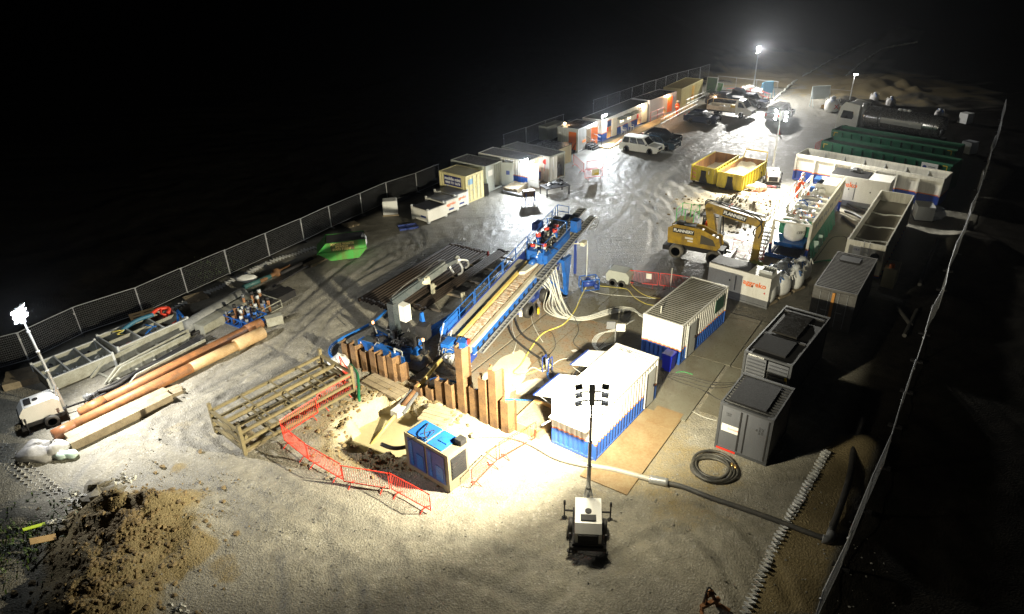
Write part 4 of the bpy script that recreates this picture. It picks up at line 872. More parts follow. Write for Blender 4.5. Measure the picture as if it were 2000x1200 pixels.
# wheels, leg
for k, (u, v_) in enumerate(((1032, 606), (1064, 577))):
    w_ = lp(u, v_, .52); 
    for yy in (w_.y, -w_.y*.3+.6):
        a, b_ = MB(), MB(); wheel(a, b_, (w_.x, yy, .52), .52, .38); w = a.build('wheel', RUBBER, rig, True); b_.build('rim', mat('cream_rim', (.6, .56, .42)), w, True)
    m = MB(); m.bar((w_.x, w_.y+.1, .52), (w_.x, .9, .52), .12); m.build('axle', DBLUE, rig)
m = MB(); w_ = lp(1032, 606, .52); m.box(w_.x-.9, w_.y+.2, .55, w_.x+3.2, w_.y+.5, .8); m.build('trailer_beam', DBLUE, rig)
m = MB(); c = lp(1052, 607, .45); m.cbox(c, (.25, .12, .4), .3); m.build('wheel_chock', YELLOW, rig); m = MB(); c = lp(1017, 612, .6); m.cbox(c, (.3, .2, .35), .5); m.build('hazard_plate', WHITE, rig)
ft = lp(1105, 577, 0); tp = Vector((ft.x+.2, ft.y+.1, Z(ft.x)-.3))
m = MB(); m.prism([(ft.x-.12, .1), (ft.x+.12, .1), (ft.x+.2, 1.2), (ft.x+.55, Z(ft.x)-.1), (ft.x-.55, Z(ft.x)-.1), (ft.x-.2, 1.2)], ft.y-.12, ft.y+.12, 'xz'); m.bar((ft.x, ft.y, .15), (ft.x-1.6, -.9, Z(ft.x)-1.1), .14); m.bar((ft.x, ft.y+.1, Z(ft.x)-.35), (ft.x, -.6, Z(ft.x)-.35), .3, .3); m.build('support_leg', BLUE, rig)
m = MB(); m.box(ft.x-.4, ft.y-.4, .03, ft.x+.4, ft.y+.4, .09); m.build('foot_plate', DGREY, rig)
m = MB(); m.bar((ft.x, 1.0, .0), (ft.x, .6, Z(ft.x)-.5), .2); m.bar((LR-1, .8, .0), (LR-1, .6, Z(LR-1)-.5), .16); m.bar((LR-1, -.6, .0), (LR-1, -.6, Z(LR-1)-.5), .16); m.bar((5, 0, 0), (5, 0, Z(5)-.7), .3); m.build('trestle', DBLUE, rig)
c = lp(1140, 475, 3.0); m = MB(); m.cbox((c.x, c.y, 3.0), (.6, .3, .25), .1); m.bar((c.x, c.y, 2.95), (c.x-.3, -1.1, 2.95), .06); m.build('work_lamp', mat('cream_box', (.7, .66, .5)), rig)
# ================================================================ hoses beside the rig
rh = random.Random(2)
for k in range(11):
    w_ = [rh.uniform(-5, 5) for _ in range(8)]; o = k*.7; x0 = 1050+k*4; P = [(x0-6+w_[0], 545-k*2+w_[1], 2.0+.05*k), (1072+k*2+w_[2], 572+w_[3], .9), (1066+k*4+w_[3]*.8, 600+w_[4], .3), (1092+k*2.5+w_[4], 620+w_[5]*.5, .1), (1146+w_[5], 624-k*.6+w_[6]*.6, .1), (1200, 609-k*.5+w_[7]*.6, .1), (1234+w_[6], 605+w_[7]*.5, .1), (1252+w_[7]*.5, 616+w_[6]*.5, .1), (1258, 622-k, .1)]
    hose('pale hydraulic hose of the thick bundle from the rig to the white and blue container', [p[:2] for p in P], .032, HOSE_W, zs=[p[2] for p in P], group='bundle of pale hydraulic hoses')
for k in range(4):
    P = [(1240-k*3, 625+k), (1212-k*2, 640+k*2), (1185-k*4, 648+k), (1168-k*3, 662), (1164-k*2, 676), (1176-k, 688+k)]
    hose('pale hose of the coil on the ground beyond the far corner of the near cabin', P, .03, HOSE_W, group='coiled pale hoses')
hose('yellow-white hose looping over the brown plates towards the rig', [(1145,560),(1135,580),(1122,608),(1100,634),(1060,652),(1036,682),(1018,712),(1003,728),(1022,732),(1052,722),(1068,712),(1080,716)], .045, HY)
hose('yellow hose from the blue pump frame across to the container', [(1160,558),(1200,562),(1225,566),(1240,582),(1262,594),(1277,597)], .032, HY)
hose('thin yellow hose from the grey compressor to the container', [(1226,544),(1236,560),(1255,575),(1275,582),(1290,583)], .032, HY)
hose('pale yellow hose straight across the plates to the container', [(1145,566),(1180,575),(1240,580),(1280,584)], .03, HOSE_W)
for k, P in enumerate(([(988,625),(1000,655),(1015,672),(1042,692),(1062,705),(1068,712)], [(1004,618),(1014,645),(1030,662),(1050,672),(1066,690),(1069,705)])): hose(('outer' if k == 0 else 'inner')+' thick black hose curving from the rig side to the blue manifold stand', P, .075, RUBBER, group='thick black hoses')
hose('black hose from the manifold stand to the near cabin roof corner', [(1076,722),(1088,735),(1112,742),(1130,722),(1150,708),(1185,700)], .06, RUBBER, z0=.12)
t = thing('manifold_stand', 'small blue framed manifold stand where the black hoses meet', 'manifold', (*G(1069, 728), .06), am)
m = MB()
for x in (-.2, .2):
    for y in (-.2, .2): m.bar((x, y, 0), (x, y, .95), .04)
m.bar((-.2, -.2, .95), (.2, -.2, .95), .04); m.bar((-.2, .2, .95), (.2, .2, .95), .04); m.box(-.24, -.24, 0, .24, .24, .03); m.build('frame', DBLUE, t); m = MB(); m.cyl((0, 0, .1), (0, 0, .85), .1, 10); m.build('valve', STEEL, t, True)
hose('blue pipe from the manifold stand towards the cabin flap', [(1069,728),(1071,738),(1080,744)], .05, HB, z0=.12)
t = thing('slurry_pump', 'blue framed pump beside the rear leg of the rig', 'pump', (*G(1150, 565), .06), R(10))
m = MB()
for x in (-.6, .6):
    for y in (-.4, .4): m.bar((x, y, 0), (x, y, .8), .05)
for z in (.05, .8):
    for y in (-.4, .4): m.bar((-.6, y, z), (.6, y, z), .05)
    for x in (-.6, .6): m.bar((x, -.4, z), (x, .4, z), .05)
m.build('frame', BLUE, t); m = MB(); m.cyl((-.4, 0, .4), (.4, 0, .4), .25, 14); m.cyl((.4, -.1, .3), (.4, -.5, .3), .16, 12); m.blob((0, 0, .6), (.3, .3, .2), 8, 6, .1); m.build('pump_body', DBLUE, t, True)
m = MB(); m.tube([(-.1, .3, .8), (-.1, .3, 3.2)], .035, 6); m.build('pole', HOSE_W, t)
t = thing('compressor', 'small grey wheeled compressor beside the red barrier', 'compressor', G(1210, 555), R(-30))
m = MB(); m.prism([(-.8, .35), (.8, .35), (.85, .9), (.6, 1.15), (-.65, 1.15), (-.85, .8)], -.5, .5, 'xz'); m.build('canopy', mat('compressor_grey', (.4, .42, .38), (.2, .2, .18), .4), t)
for x in (-.3, .35): a, b_ = MB(), MB(); wheel(a, b_, (x, -.55, .28), .28, .15); w = a.build('wheel', RUBBER, t, True); b_.build('rim', STEEL, w, True)
m = MB(); m.bar((.8, 0, .4), (1.6, 0, .35), .08); m.build('drawbar', BLACK, t)
t = thing('flood_stand', 'small twin floodlight on a stand behind the near cabin', 'floodlight', (*G(1200, 690), .05), R(60))
m = MB(); m.bar((0, 0, 0), (0, 0, 1.6), .05); m.bar((-.5, 0, 0), (.5, 0, 0), .05); m.bar((0, -.5, .02), (0, .5, .02), .05); m.build('stand', STEEL, t)
for y in (-.3, .3): m = MB(); m.cbox((0, y, 1.75), (.12, .5, .45), .4); m.build('lamp_case', WHITE if y < 0 else DGREY, t)
# poles standing by container B
for (u, v, vt, lb_) in ((1284, 688, 598, 'tall white pole with green lashing in front of the white and blue container'), (1309, 566, 524, 'thin grey pole behind the white and blue container')):
    p = G(u, v); h = HG(u, v, vt); t = MB(); t.cyl((p[0], p[1], 0), (p[0], p[1], h*1.0), .035, 8); tag(t.build('pole', HOSE_W), lb_, 'pole')
# ================================================================ crane, blue frame and drill rods
KB = mat('black_crane_paint', (.035, .045, .05), (.1, .1, .1), .4, .35)
p = np.array(G(745, 690)); t = thing('loader_crane', 'black knuckle boom loader crane on a blue base behind the left sheet piles', 'crane', (p[0], p[1], 0), R(-38)); 
def lc(u, v, z):
    q = np.array(G(u, v, z))-p; c, s_ = math.cos(R(-38)), math.sin(R(-38)); return Vector((q[0]*c+q[1]*s_, -q[0]*s_+q[1]*c, z))
m = MB(); a = lc(705, 665, .55); b_ = lc(795, 700, .55); m.bar((a.x, a.y, .45), (b_.x, b_.y, .45), .5, .5); 
a = lc(725, 655, .55); b_ = lc(812, 688, .55); m.bar((a.x, a.y+.3, .45), (b_.x, b_.y+.3, .45), .5, .4); m.build('base', BLUE, t)
m = MB(); a = lc(800, 672, .6); b_ = lc(905, 603, .6); m.bar((a.x, a.y, .45), (b_.x, b_.y, .45), .35, .5); m.bar(lc(800, 680, .6), lc(780, 695, .6), .5, .4); m.build('side_frame', BLUE, t)
m = MB(); a = lc(828, 660, .6); m.prism([(a.x-.3, .6), (a.x+.3, .6), (a.x+.05, 2.3), (a.x-.05, 2.3)], a.y-.1, a.y+.1, 'xz'); m.build('prop', BLUE, t)
cb = lc(775, 668, .6); ct = lc(766, 592, 3.1); j1 = lc(828, 548, 3.9); j2 = lc(868, 520, 3.9); je = lc(893, 508, 3.3); print('crane', cb, ct, j1, j2, je)
m = MB(); m.bar((cb.x, cb.y, .6), (cb.x, cb.y, 1.2), .7); m.bar((cb.x, cb.y, 1.1), ct, .42, .5); m.build('column', KB, t)
m = MB(); m.bar(ct, j1, .34, .42); m.bar(ct+Vector((0, 0, .25)), j1+Vector((0, 0, .2)), .12); b1 = m.build('lower_boom', KB, t)
m = MB(); m.bar(j1, j2, .36, .4); m.bar(j1+(j2-j1)*-.15+Vector((0, 0, .15)), j2+Vector((0, 0, .25)), .16); m.bar(j2, je, .22, .24); m.build('upper_boom', mat('crane_boom_grey', (.06, .07, .07), (.2, .2, .2), .5), t)
m = MB(); m.bar(j1+(j2-j1)*.5-Vector((0, 0, .25)), j2-Vector((0, 0, .25)), .1); m.build('lift_cylinder', mat('orange_ram', (.6, .16, .06)), t)
m = MB(); m.cyl(j1+Vector((-.2, -.25, -.05)), j1+Vector((.15, .3, -.05)), .26, 14); m.build('pivot', mat('olive_pin', (.4, .38, .28)), t, True)
m = MB(); m.tube(arc([ct+Vector((0, 0, .4)), (ct+j1)/2+Vector((0, 0, .55)), j1+Vector((0, 0, .5)), (j1+j2)/2+Vector((.1, 0, .75)), j2+Vector((0, 0, .4))], 6), .04, 6); m.build('crane_hose', RUBBER, t, True)
m = MB(); m.blob(je, (.25, .25, .25), 8, 6, .15)
for s in (-1, 1):
    m.tube(arc([je, je+Vector((s*.45, -.1, -.25)), je+Vector((s*.5, -.15, -.65)), je+Vector((s*.2, -.2, -.9))], 4), .07, 6); m.tube(arc([je, je+Vector((s*.4, .45, -.1)), je+Vector((s*.4, .6, -.5)), je+Vector((s*.15, .6, -.75))], 4), .07, 6)
m.build('grapple', STEEL, t)
m = MB(); c = lc(785, 608, 2.0); m.cbox((c.x, c.y, 2.0), (1.0, .5, 1.05), 0); m.build('oil_tank', WHITE, t)
m = MB(); c = lc(800, 668, .9); m.cbox((c.x, c.y, .95), (.8, .6, .7), .2); m.cyl((c.x-.6, c.y-.5, 1.0), (c.x-.6, c.y-.5, 1.7), .15, 10); m.cbox((c.x+.3, c.y+.9, 1.3), (.7, .6, .9), .3); m.build('engine_block', BLACK, t)
m = MB(); c = lc(778, 690, .8); m.box(c.x-.3, c.y-.05, .4, c.x+.3, c.y, .45); m.bar((c.x-.3, c.y, .4), (c.x-.3, c.y, 1.0), .07); m.bar((c.x+.3, c.y, .4), (c.x+.3, c.y, 1.0), .07); m.bar((c.x-.3, c.y, 1.0), (c.x+.3, c.y, 1.0), .07); m.build('step', LGREY, t)
for (u, v, z) in ((728, 628, 1.5), (826, 662, 1.5)):
    c = lc(u, v, z); m = MB(); m.cyl((c.x, c.y, .4), (c.x, c.y, 1.35), .05, 8); m.cbox((c.x, c.y, .6), (.3, .3, .2)); o = m.build('beacon_post', BLACK, t); m = MB(); m.cyl((c.x, c.y, 1.35), (c.x, c.y, 1.5), .07, 10); m.build('beacon', lamp_mat('amber_glow', (1, .35, .05), 4), o)
m = MB(); a = lc(722, 632, 1.1); b_ = lc(768, 655, 1.1); m.bar(a, b_, .16, .2); m.bar(lc(712, 660, .7), lc(745, 668, .7), .6, .08); m.build('outrigger_beam', KB, t)
m = MB()
for k in range(30): a = Vector((cb.x+r2_.uniform(-1.2, 1.6), cb.y+r2_.uniform(-.9, .5), r2_.uniform(.6, 1.4))); b_ = a+Vector((r2_.uniform(-.7, .7), r2_.uniform(-.4, .4), r2_.uniform(-.3, .4))); m.tube(arc([a, (a+b_)/2+Vector((0, 0, .2)), b_], 4), .03, 5)
m.build('crane_hoses', _mats['mixed_hose'], t, True)
m = MB()
for k in range(9): c = cb+Vector((r2_.uniform(-.9, 1.5), r2_.uniform(-.9, .3), r2_.uniform(.0, .5))); m.cbox(c, (r2_.uniform(.15, .4), r2_.uniform(.15, .4), r2_.uniform(.15, .4)), r2_.uniform(0, 1))
m.build('valve_boxes', BLACK, t)
ROD = mat('drill_rod_steel', (.03, .021, .015), (.016, .013, .011), .6, .75, spec=.2, scale=1.5)
RA = np.array(G(824, 602, .45)); RB = np.array(G(992, 488, .45)); rdir = (RB-RA); RLn = float(np.hypot(*rdir)); rdir /= RLn; rn = np.array([-rdir[1], rdir[0]]); print('rods', RLn, math.degrees(math.atan2(*rdir[::-1])))
m = MB(); m.cyl((0, 0, 0), (RLn, 0, 0), .08, 10); m.cyl((0, 0, 0), (.35, 0, 0), .1, 10); m.cyl((RLn-.3, 0, 0), (RLn, 0, 0), .1, 10); rp = m.build('drill_rod', ROD, None, True)
for i in range(34):
    row = 0 if i < 5 else (1 if i < 23 else 2)
    if i < 5: off = .0+.19*i; z = .3; sh = 0; lb_ = 'drill rod in the separate front bundle with bright couplings, lying beside the rig walkway'
    elif i < 23: off = 1.3+.2*(i-5); z = .3; sh = -.8; lb_ = 'dark drill rod in the lower layer of the wide stack behind the loader crane'
    else: off = 1.6+.27*(i-23); z = .49; sh = -1.2; lb_ = 'dark drill rod on the upper layer of the wide stack behind the loader crane'
    o = rp if i == 0 else rp.copy()
    if i: COL.objects.link(o)
    q = RA+rn*off+rdir*(sh+random.uniform(-.1, .1)); o.location = (q[0], q[1], z); o.rotation_euler = (0, 0, math.atan2(rdir[1], rdir[0])); tag(o, lb_, 'drill rod', ('front bundle of drill rods', 'lower layer of drill rods', 'upper layer of drill rods')[0 if i < 5 else (1 if i < 23 else 2)])
for k in range(5):
    q = RA+rdir*(.6+2.3*k)-rn*1.0; m = MB(); m.bar((0, 0, .12), (5.3, 0, .12), .14, .12); o = m.build('timber_bearer', WOOD, None, loc=(q[0], q[1], .06), rz=math.atan2(rn[1], rn[0]))
    tag(o, 'timber bearer %s under the drill rods' % ('nearest the crane', 'second from the crane', 'in the middle of the row', 'second from the rear end', 'at the rear end')[k], 'timber bearer', 'timber bearers under the drill rods')
for (u, v, lb_) in ((846, 572, 'pale post clamp standing on the middle of the drill rods'), (905, 590, 'pale post clamp standing beside the walkway rail')):
    q = G(u, v, .4); m = MB(); m.box(-.12, -.08, .1, .12, .08, .95); m.cyl((.14, 0, .65), (.34, 0, .65), .07, 8); tag(m.build('post_clamp', mat('olive_pin', (.4, .38, .28)), None, loc=(q[0], q[1], .12), rz=1.0), lb_, 'clamp')

def spill(label, px, z, mt, name='slurry_spill'):
    P = [G(*p) for p in px]; c = np.mean(np.array(P), 0); m = MB(); ring = []; n = len(P)
    Q = [Vector((*p, 0)) for p in P]; Q = arc(Q+[Q[0]], 6)[:-1]; r_ = random.Random(len(px)); ring = [(q.x+r_.gauss(0, .06), q.y+r_.gauss(0, .06), z) for q in Q]
    m.add([(c[0], c[1], z)]+ring, [(0, i+1, (i+1) % len(ring)+1) for i in range(len(ring))]); tag(m.build(name, mt), kind='structure')
SL = mat('pale_slurry_film', (.55, .5, .38), (.38, .32, .22), .5, .3, scale=1.2, rv=.1)
spill('', [(945,735),(985,700),(1020,690),(1035,712),(1022,745),(1000,770),(975,800),(940,800)], .101, SL)
spill('', [(1010,712+40),(1050,742),(1062,752),(1040,768),(1010,775)], .1015, SL)

for k, (P, r, mt_, lb_) in enumerate((([(1003,612),(1000,640),(1008,668),(1002,690)], .018, HOSE_W, 'thin pale cable trailing down from the rig wheels'), ([(1035,600),(1040,630),(1052,655),(1060,668)], .018, HOSE_W, 'thin pale cable right of the first rig wheel'),
        ([(1045,650),(1075,648),(1085,675),(1070,700),(1082,715)], .018, RUBBER, 'thin black cable crossing the yellow-white hose'), ([(1020,735),(1040,718),(1062,725),(1090,705),(1110,700)], .02, HOSE_W, 'white cable tangle left of the manifold stand'),
        ([(1150,556),(1190,553),(1240,556),(1300,566)], .025, RUBBER, 'black cable running from the pump frame behind the container'), ([(1105,590),(1130,640),(1120,670),(1150,690)], .02, RUBBER, 'thin dark cable under the thick pale hose bundle'),
        ([(1160,690),(1195,672),(1225,680),(1245,700)], .02, HOSE_W, 'white cable between the small floodlight stand and the container'))):
    hose(lb_, P, r, mt_, cat='cable', name='thin_cable', z0=.12)
for k, (u, v, s_, mt_, lb_) in enumerate(((1010,820,.3,PALE_WOOD,'timber offcut beside the plywood box'), (745,770,.35,WOOD,'dark timber offcut on the pit rim'), (1265,755,.25,WHITE,'white scrap near the cabin corner on the ground'), (640,935,.12,WOOD,'tiny dark scrap on the gravel outside the barriers'), (955,905,.1,WHITE,'tiny pale scrap on the bright gravel by the barrier'), (480,560,.3,DGREY,'grey offcut on the gravel near the pipe crates'), (715,720,.4,RUST,'rusty plate scrap at the foot of the left sheet piles'))):
    q = G(u, v); m = MB(); m.cbox((q[0], q[1], .07), (s_*2, s_*.6, .05), k*1.3); tag(m.build('scrap_piece', mt_), lb_, 'scrap')
# ================================================================ left yard: fences
def fence_proto():
    t = thing('fence_panel', 'x', 'fence panel', (0, 0, 0)); L = 3.45; H = 2.0
    m = MB(); m.tube(arc([(0, 0, .12), (0, 0, H-.2), (.03, 0, H-.06), (.16, 0, H), (L-.16, 0, H), (L-.03, 0, H-.06), (L, 0, H-.2), (L, 0, .12)], 3), .024, 6); m.tube([(0, 0, .16), (L, 0, .16)], .018, 5)
    m.build('frame', FST, t); m = MB()
    for k in range(1, 13): z = .16+k*(H-.2)/13; m.bar((0, 0, z), (L, 0, z), .0045)
    for k in range(1, 30): m.bar((k*L/30, 0, .16), (k*L/30, 0, H-.01), .003)
    m.build('mesh', FST, t)
    m = MB(); m.cbox((-.02, 0, .06), (.2, .62, .12)); m.build('foot_block', BLACK, t)
    m = MB(); m.bar((-.02, -.02, 1.5), (-.02, .02, 1.6), .08); m.build('coupler', STEEL, t); return t
FST = mat('fence_wire', (.33, .34, .36), (.2, .2, .2), .4, .5, .3)
fp = None; fcount = 0
def fence_run(px, where, grp, names=None):
    global fp, fcount
    P = [np.array(G(*q)) for q in px]; d = [0]
    for i in range(1, len(P)): d.append(d[-1]+float(np.hypot(*(P[i]-P[i-1]))))
    n = max(1, round(d[-1]/3.5)); pt = lambda s: np.array([np.interp(s, d, [q[j] for q in P]) for j in (0, 1)])
    rj = random.Random(len(P)*7+n); jit = [np.array([rj.uniform(-.14, .14), rj.uniform(-.14, .14)]) for _ in range(n+1)]
    for k in range(n):
        a, b_ = pt(d[-1]*k/n)+jit[k], pt(d[-1]*(k+1)/n)+jit[k+1]; yw_ = math.atan2(b_[1]-a[1], b_[0]-a[0]); LL = float(np.hypot(*(b_-a)))
        if fp is None: fp = fence_proto(); o = fp; o.location = (a[0], a[1], 0); o.rotation_euler = (0, 0, yw_)
        else: o = dup(fp, (a[0], a[1], 0), yw_)
        o.scale = (LL/3.5, 1, 1); o['group'] = grp; o.rotation_euler = (rj.uniform(-.02, .02), rj.uniform(-.012, .012), yw_)
        o['label'] = (names[k] if names and k < len(names) else 'wire fence panel %s, panel %s' % (where, ORD[k]))
ORD = ['one', 'two', 'three', 'four', 'five', 'six', 'seven', 'eight', 'nine', 'ten', 'eleven', 'twelve', 'thirteen', 'fourteen', 'fifteen', 'sixteen', 'seventeen', 'eighteen', 'nineteen', 'twenty', 'twenty-one', 'twenty-two', 'twenty-three', 'twenty-four', 'twenty-five', 'twenty-six', 'twenty-seven', 'twenty-eight', 'twenty-nine', 'thirty']
fence_run([(-75,745),(37,715),(163,655)], 'at the left edge', 'left site fence', ['fence panel cut off by the left edge of the yard', 'fence panel just left of the left lighting tower', 'fence panel behind the left lighting tower mast', 'fence panel right of the left lighting tower mast'])
fence_run([(163,655),(275,618),(376,572),(470,530),(550,492),(622,460),(690,427),(748,402),(802,382),(860,358)], 'along the dark field', 'left site fence', ['fence panel behind the compartment trays and rusty plates', 'fence panel behind the upright pallet', 'fence panel behind the flat dark pallet', 'fence panel behind the big black pipe', 'fence panel behind the blue crate of pipe ends', 'fence panel behind the white bag', 'fence panel left of the green skip', 'fence panel behind the green skip', 'fence panel right of the green skip', 'fence panel left of the wrapped white pallet', 'fence panel behind the wrapped white pallet', 'fence panel left of the mobile fuel tanks', 'fence panel left of the cream container'])
fence_run([(985,298),(1100,255)], 'behind the ribbed store containers', 'left site fence')
fence_run([(1160,225),(1300,175),(1385,150)], 'behind the long cabin row', 'left site fence')
fence_run([(1400,175),(1470,183),(1518,187)], 'behind the farthest parked cars', 'far gate fence')
fence_run([(1612,203),(1640,204),(1662,208)], 'beside the information board by the haul road', 'far gate fence')
fence_run([(1590,1235),(1640,1110),(1700,960),(1760,800),(1815,640),(1855,530),(1885,450),(1915,360),(1940,290),(1957,225)], 'down the right', 'right site fence')
# honeycomb ground grid edging (white zigzag strips)
def grid_strip(label, px, rows, cell=.32, h=.12, z=.0, mt=None, side=1, amp=None):
    P = [np.array(G(*q)) for q in px]; m = MB(); d = [0]
    for i in range(1, len(P)): d.append(d[-1]+float(np.hypot(*(P[i]-P[i-1]))))
    n = int(d[-1]/cell); pt = lambda s: np.array([np.interp(s, d, [q[j] for q in P]) for j in (0, 1)])
    for r_i in range(rows+1):
        for sg_ in (0, 1):
            prev = None
            for k in range(2*n+1):
                c = pt(k*cell/2); dr = pt(min(d[-1], k*cell/2+.1))-pt(max(0, k*cell/2-.1)); dr /= np.hypot(*dr); nn = np.array([-dr[1], dr[0]])*side
                o = (r_i*.5+(.28 if (k+r_i) % 2 else 0))*cell*1.35 if amp is None else (amp*(k % 2)+r_i*.1+.06*math.sin(k*2.3)*amp); q = c+nn*o; zz = z+.04*math.sin(k*.37+r_i)+random.uniform(-.03, .03)
                cur = (q[0], q[1], zz)
                if prev: m.add([prev, cur, (cur[0], cur[1], cur[2]+h), (prev[0], prev[1], prev[2]+h)], [(0, 1, 2, 3)])
                prev = cur
    sol = m.build('ground_grid_strip', mt or GRID, None); md = sol.modifiers.new('t', 'SOLIDIFY'); md.thickness = .018; tag(sol, label, 'ground grid'); return sol
GRID = mat('white_geocell', (.75, .76, .76), (.35, .34, .3), .4, .5, scale=3)
grid_strip('white honeycomb grid strip between the upright pallet and the flat dark pallet', [(236,652),(268,640),(372,593)], 1, .26, .12, amp=.4)
grid_strip('white honeycomb grid strip running from the flat pallet to the green skip', [(405,578),(470,546),(530,515),(622,486)], 1, .26, .12, amp=.4)
grid_strip('white honeycomb grid strip along the right edge of the yard', [(1606,880),(1560,960),(1520,1030),(1490,1090),(1445,1195),(1425,1240)], 1, .24, .09, mt=GRID, side=1, amp=.27)
grid_strip('grey honeycomb grid mat in the lower left corner', [(-30,880),(20,925),(60,960),(110,1000),(150,1015)], 3, .36, .05, mt=mat('muddy_geocell', (.6, .6, .57), (.3, .27, .22), .7, .6), side=1)
# steel trays with compartments
TRAY = mat('olive_grey_tray', (.34, .34, .29), (.15, .14, .1), .6, .5, scale=2)
def tray(label, u1, v1, u2, v2, W, H, nx, rails=True, ny=2):
    a, yw_, L = SEG(u1, v1, u2, v2); t = thing('compartment_tray', label, 'storage tray', (a[0], a[1]), yw_, 'steel compartment trays'); e = .04
    m = MB(); m.box(0, 0, .1, L, W, .13)
    for y in np.linspace(0, W, ny+1): m.box(0, y-e/2, .13, L, y+e/2, H)
    for k in range(nx+1): x = k*L/nx; m.box(x-e/2, .02, .13, x+e/2, W-.02, H-.003)
    m.build('tray', TRAY, t); m = MB()
    for y in (0, W): m.bar((-.05, y, H), (L+.05, y, H), .09, .06)
    for k in range(nx+1): x = k*L/nx; m.bar((x, 0, H+.004), (x, W, H+.004), .08, .05)
    for x in (0, L):
        for y in (0, W): m.box(x-.06, y-.06, 0, x+.06, y+.06, H+.12)
    m.build('rim', LGREY, t); return t, L
def junk(parent, cx, cy, z, n, rad, seed, kinds, name='fittings'):
    r_ = random.Random(seed); m = MB()
    for k in range(n):
        c = Vector((cx+r_.uniform(-rad[0], rad[0]), cy+r_.uniform(-rad[1], rad[1]), z+r_.uniform(0, .2))); a = r_.uniform(0, PI); q = c+Vector((math.cos(a), math.sin(a), r_.uniform(-.3, .3)))*r_.uniform(.12, .4)
        m.cyl(c, q, r_.uniform(.03, .09), 8, mi=k % len(kinds))
    return m.build(name, list(kinds), parent, True)
tr, L = tray('grey compartment tray nearest the left lighting tower, filled with dark and silver fittings', 104, 768, 228, 716, 2.5, .85, 3)
for i, (cx, cy, kd) in enumerate(((.17, .25, (DGREY, STEEL)), (.5, .25, (STEEL, WHITE)), (.83, .25, (WHITE, STEEL)), (.17, .75, (BLACK, DGREY)), (.5, .75, (BLACK, DGREY)), (.83, .75, (DGREY, BLACK)))):
    tag(junk(None if 0 else tr, L*cx, 2.5*cy, .3, 16, (L*.11, .35), i, kd, 'fittings'))
tr, L = tray('grey compartment tray farther right with blue and red hoses', 238, 705, 372, 645, 2.5, .85, 3)
REDR = mat('red_rubber', (.7, .06, .03), amt=.3, rough=.4)
for i, (cx, cy, kd) in enumerate(((.17, .25, (REDP, DGREY)), (.5, .25, (DGREY, STEEL)), (.83, .25, (REDR, LGREY)), (.5, .75, (LGREY, STEEL)))): junk(tr, L*cx, 2.5*cy, .3, 10, (L*.1, .3), 20+i, kd)
for i, (cx, cy, mt_, nm) in enumerate(((.2, .7, HY, 'yellow_rope'), (.52, .3, HB, 'blue_rope'), (.85, .72, REDR, 'red_hose'))):
    m = MB(); r_ = random.Random(i); m.tube(arc([(L*cx+r_.uniform(-.5, .5), 2.5*cy+r_.uniform(-.4, .4), .4+.1*k) for k in range(8)], 5), .03 if i < 2 else .07, 6); m.build(nm, mt_, tr, True)
m = MB(); m.tube(arc([(L*.25, 2.0, .75), (L*.5, 2.1, 1.0), (L*.75, 2.0, 1.0)]), .13, 10); m.build('blue_pipe', mat('petrol_pipe', (.04, .16, .26), amt=.4), tr, True)
m = MB(); m.tube(arc([(L*.7, 2.1, .95), (L*.85, 2.2, 1.1), (L*.98, 2.0, 1.0), (L*.92, 1.6, .9)]), .12, 10); m.build('red_pipe', REDR, tr, True)
m = MB(); m.bar((L*.9, .4, .6), (L*1.02, 1.2, 1.0), .12); m.bar((L*1.02, 1.2, 1.0), (L*.98, .3, .9), .12); m.build('blue_bracket', BLUE, tr)
# long shallow racks with black hoses
def rack(label, u1, v1, u2, v2, W, H):
    a, yw_, L = SEG(u1, v1, u2, v2); t = thing('hose_rack', label, 'rack', (a[0], a[1]), yw_, 'long hose racks')
    for y in (0, W):
        m = MB(); m.prism([(0, .05), (L, .05), (L, H), (.9, H)], y-.03, y+.03, 'xz'); m.bar((.9, y, H+.004), (L, y, H+.004), .1, .07); m.bar((0, y, .06), (.9, y, H), .09, .07)
        for k in range(6): x = 1.2+k*(L-1.4)/5; m.box(x, y-.05, .05, x+.1, y+.05, H-.04)
        m.build('side', TRAY, t)
    m = MB()
    for k in range(5): x = .5+k*(L-.8)/4; m.bar((x, 0, .08), (x, W, .08), .12, .08)
    m.build('cross_bar', TRAY, t); return t, L
rk, L = rack('long low steel rack of black hoses next to the orange pipes', 243, 765, 405, 680, 1.5, .6)
for k in range(4): m = MB(); m.tube(arc([(-1.6+.2*k, .3+.25*k, .12), (1, .3+.22*k, .2), (3, .4+.2*k, .25), (5, .6+.15*k, .35), (L+.3, .5+.2*k, .5)]), .07, 8); m.build('black_hose', RUBBER, rk, True)
rk2, L = rack('long low steel rack touching the compartment trays', 205, 752, 372, 662, 1.3, .65)
hose('thick black hose with steel end lying between the two racks', [(168,782),(185,770),(215,758),(270,735),(310,712),(345,690),(395,672)], .1, RUBBER, z0=.2)
hose('thick black hose with a bend beside the hose racks', [(190,765),(230,752),(275,722),(330,700),(385,678)], .1, RUBBER, z0=.35)
hose('pale blue thin pipe on the ground beside the orange pipes', [(202,768),(240,762),(300,738),(350,715)], .04, mat('pale_blue_pipe', (.25, .35, .6), amt=.3), z0=.1)
m = MB(); q = G(172, 780); m.cyl((q[0]-.15, q[1]-.1, .2), (q[0]+.35, q[1]+.15, .2), .13, 12); m.cyl((q[0]-.02, q[1]-.02, .2), (q[0]+.1, q[1]+.05, .2), .17, 12); tag(m.build('hose_coupling', STEEL, None, True), 'silver coupling on the near end of the thick black hose', 'coupling')
m = MB()
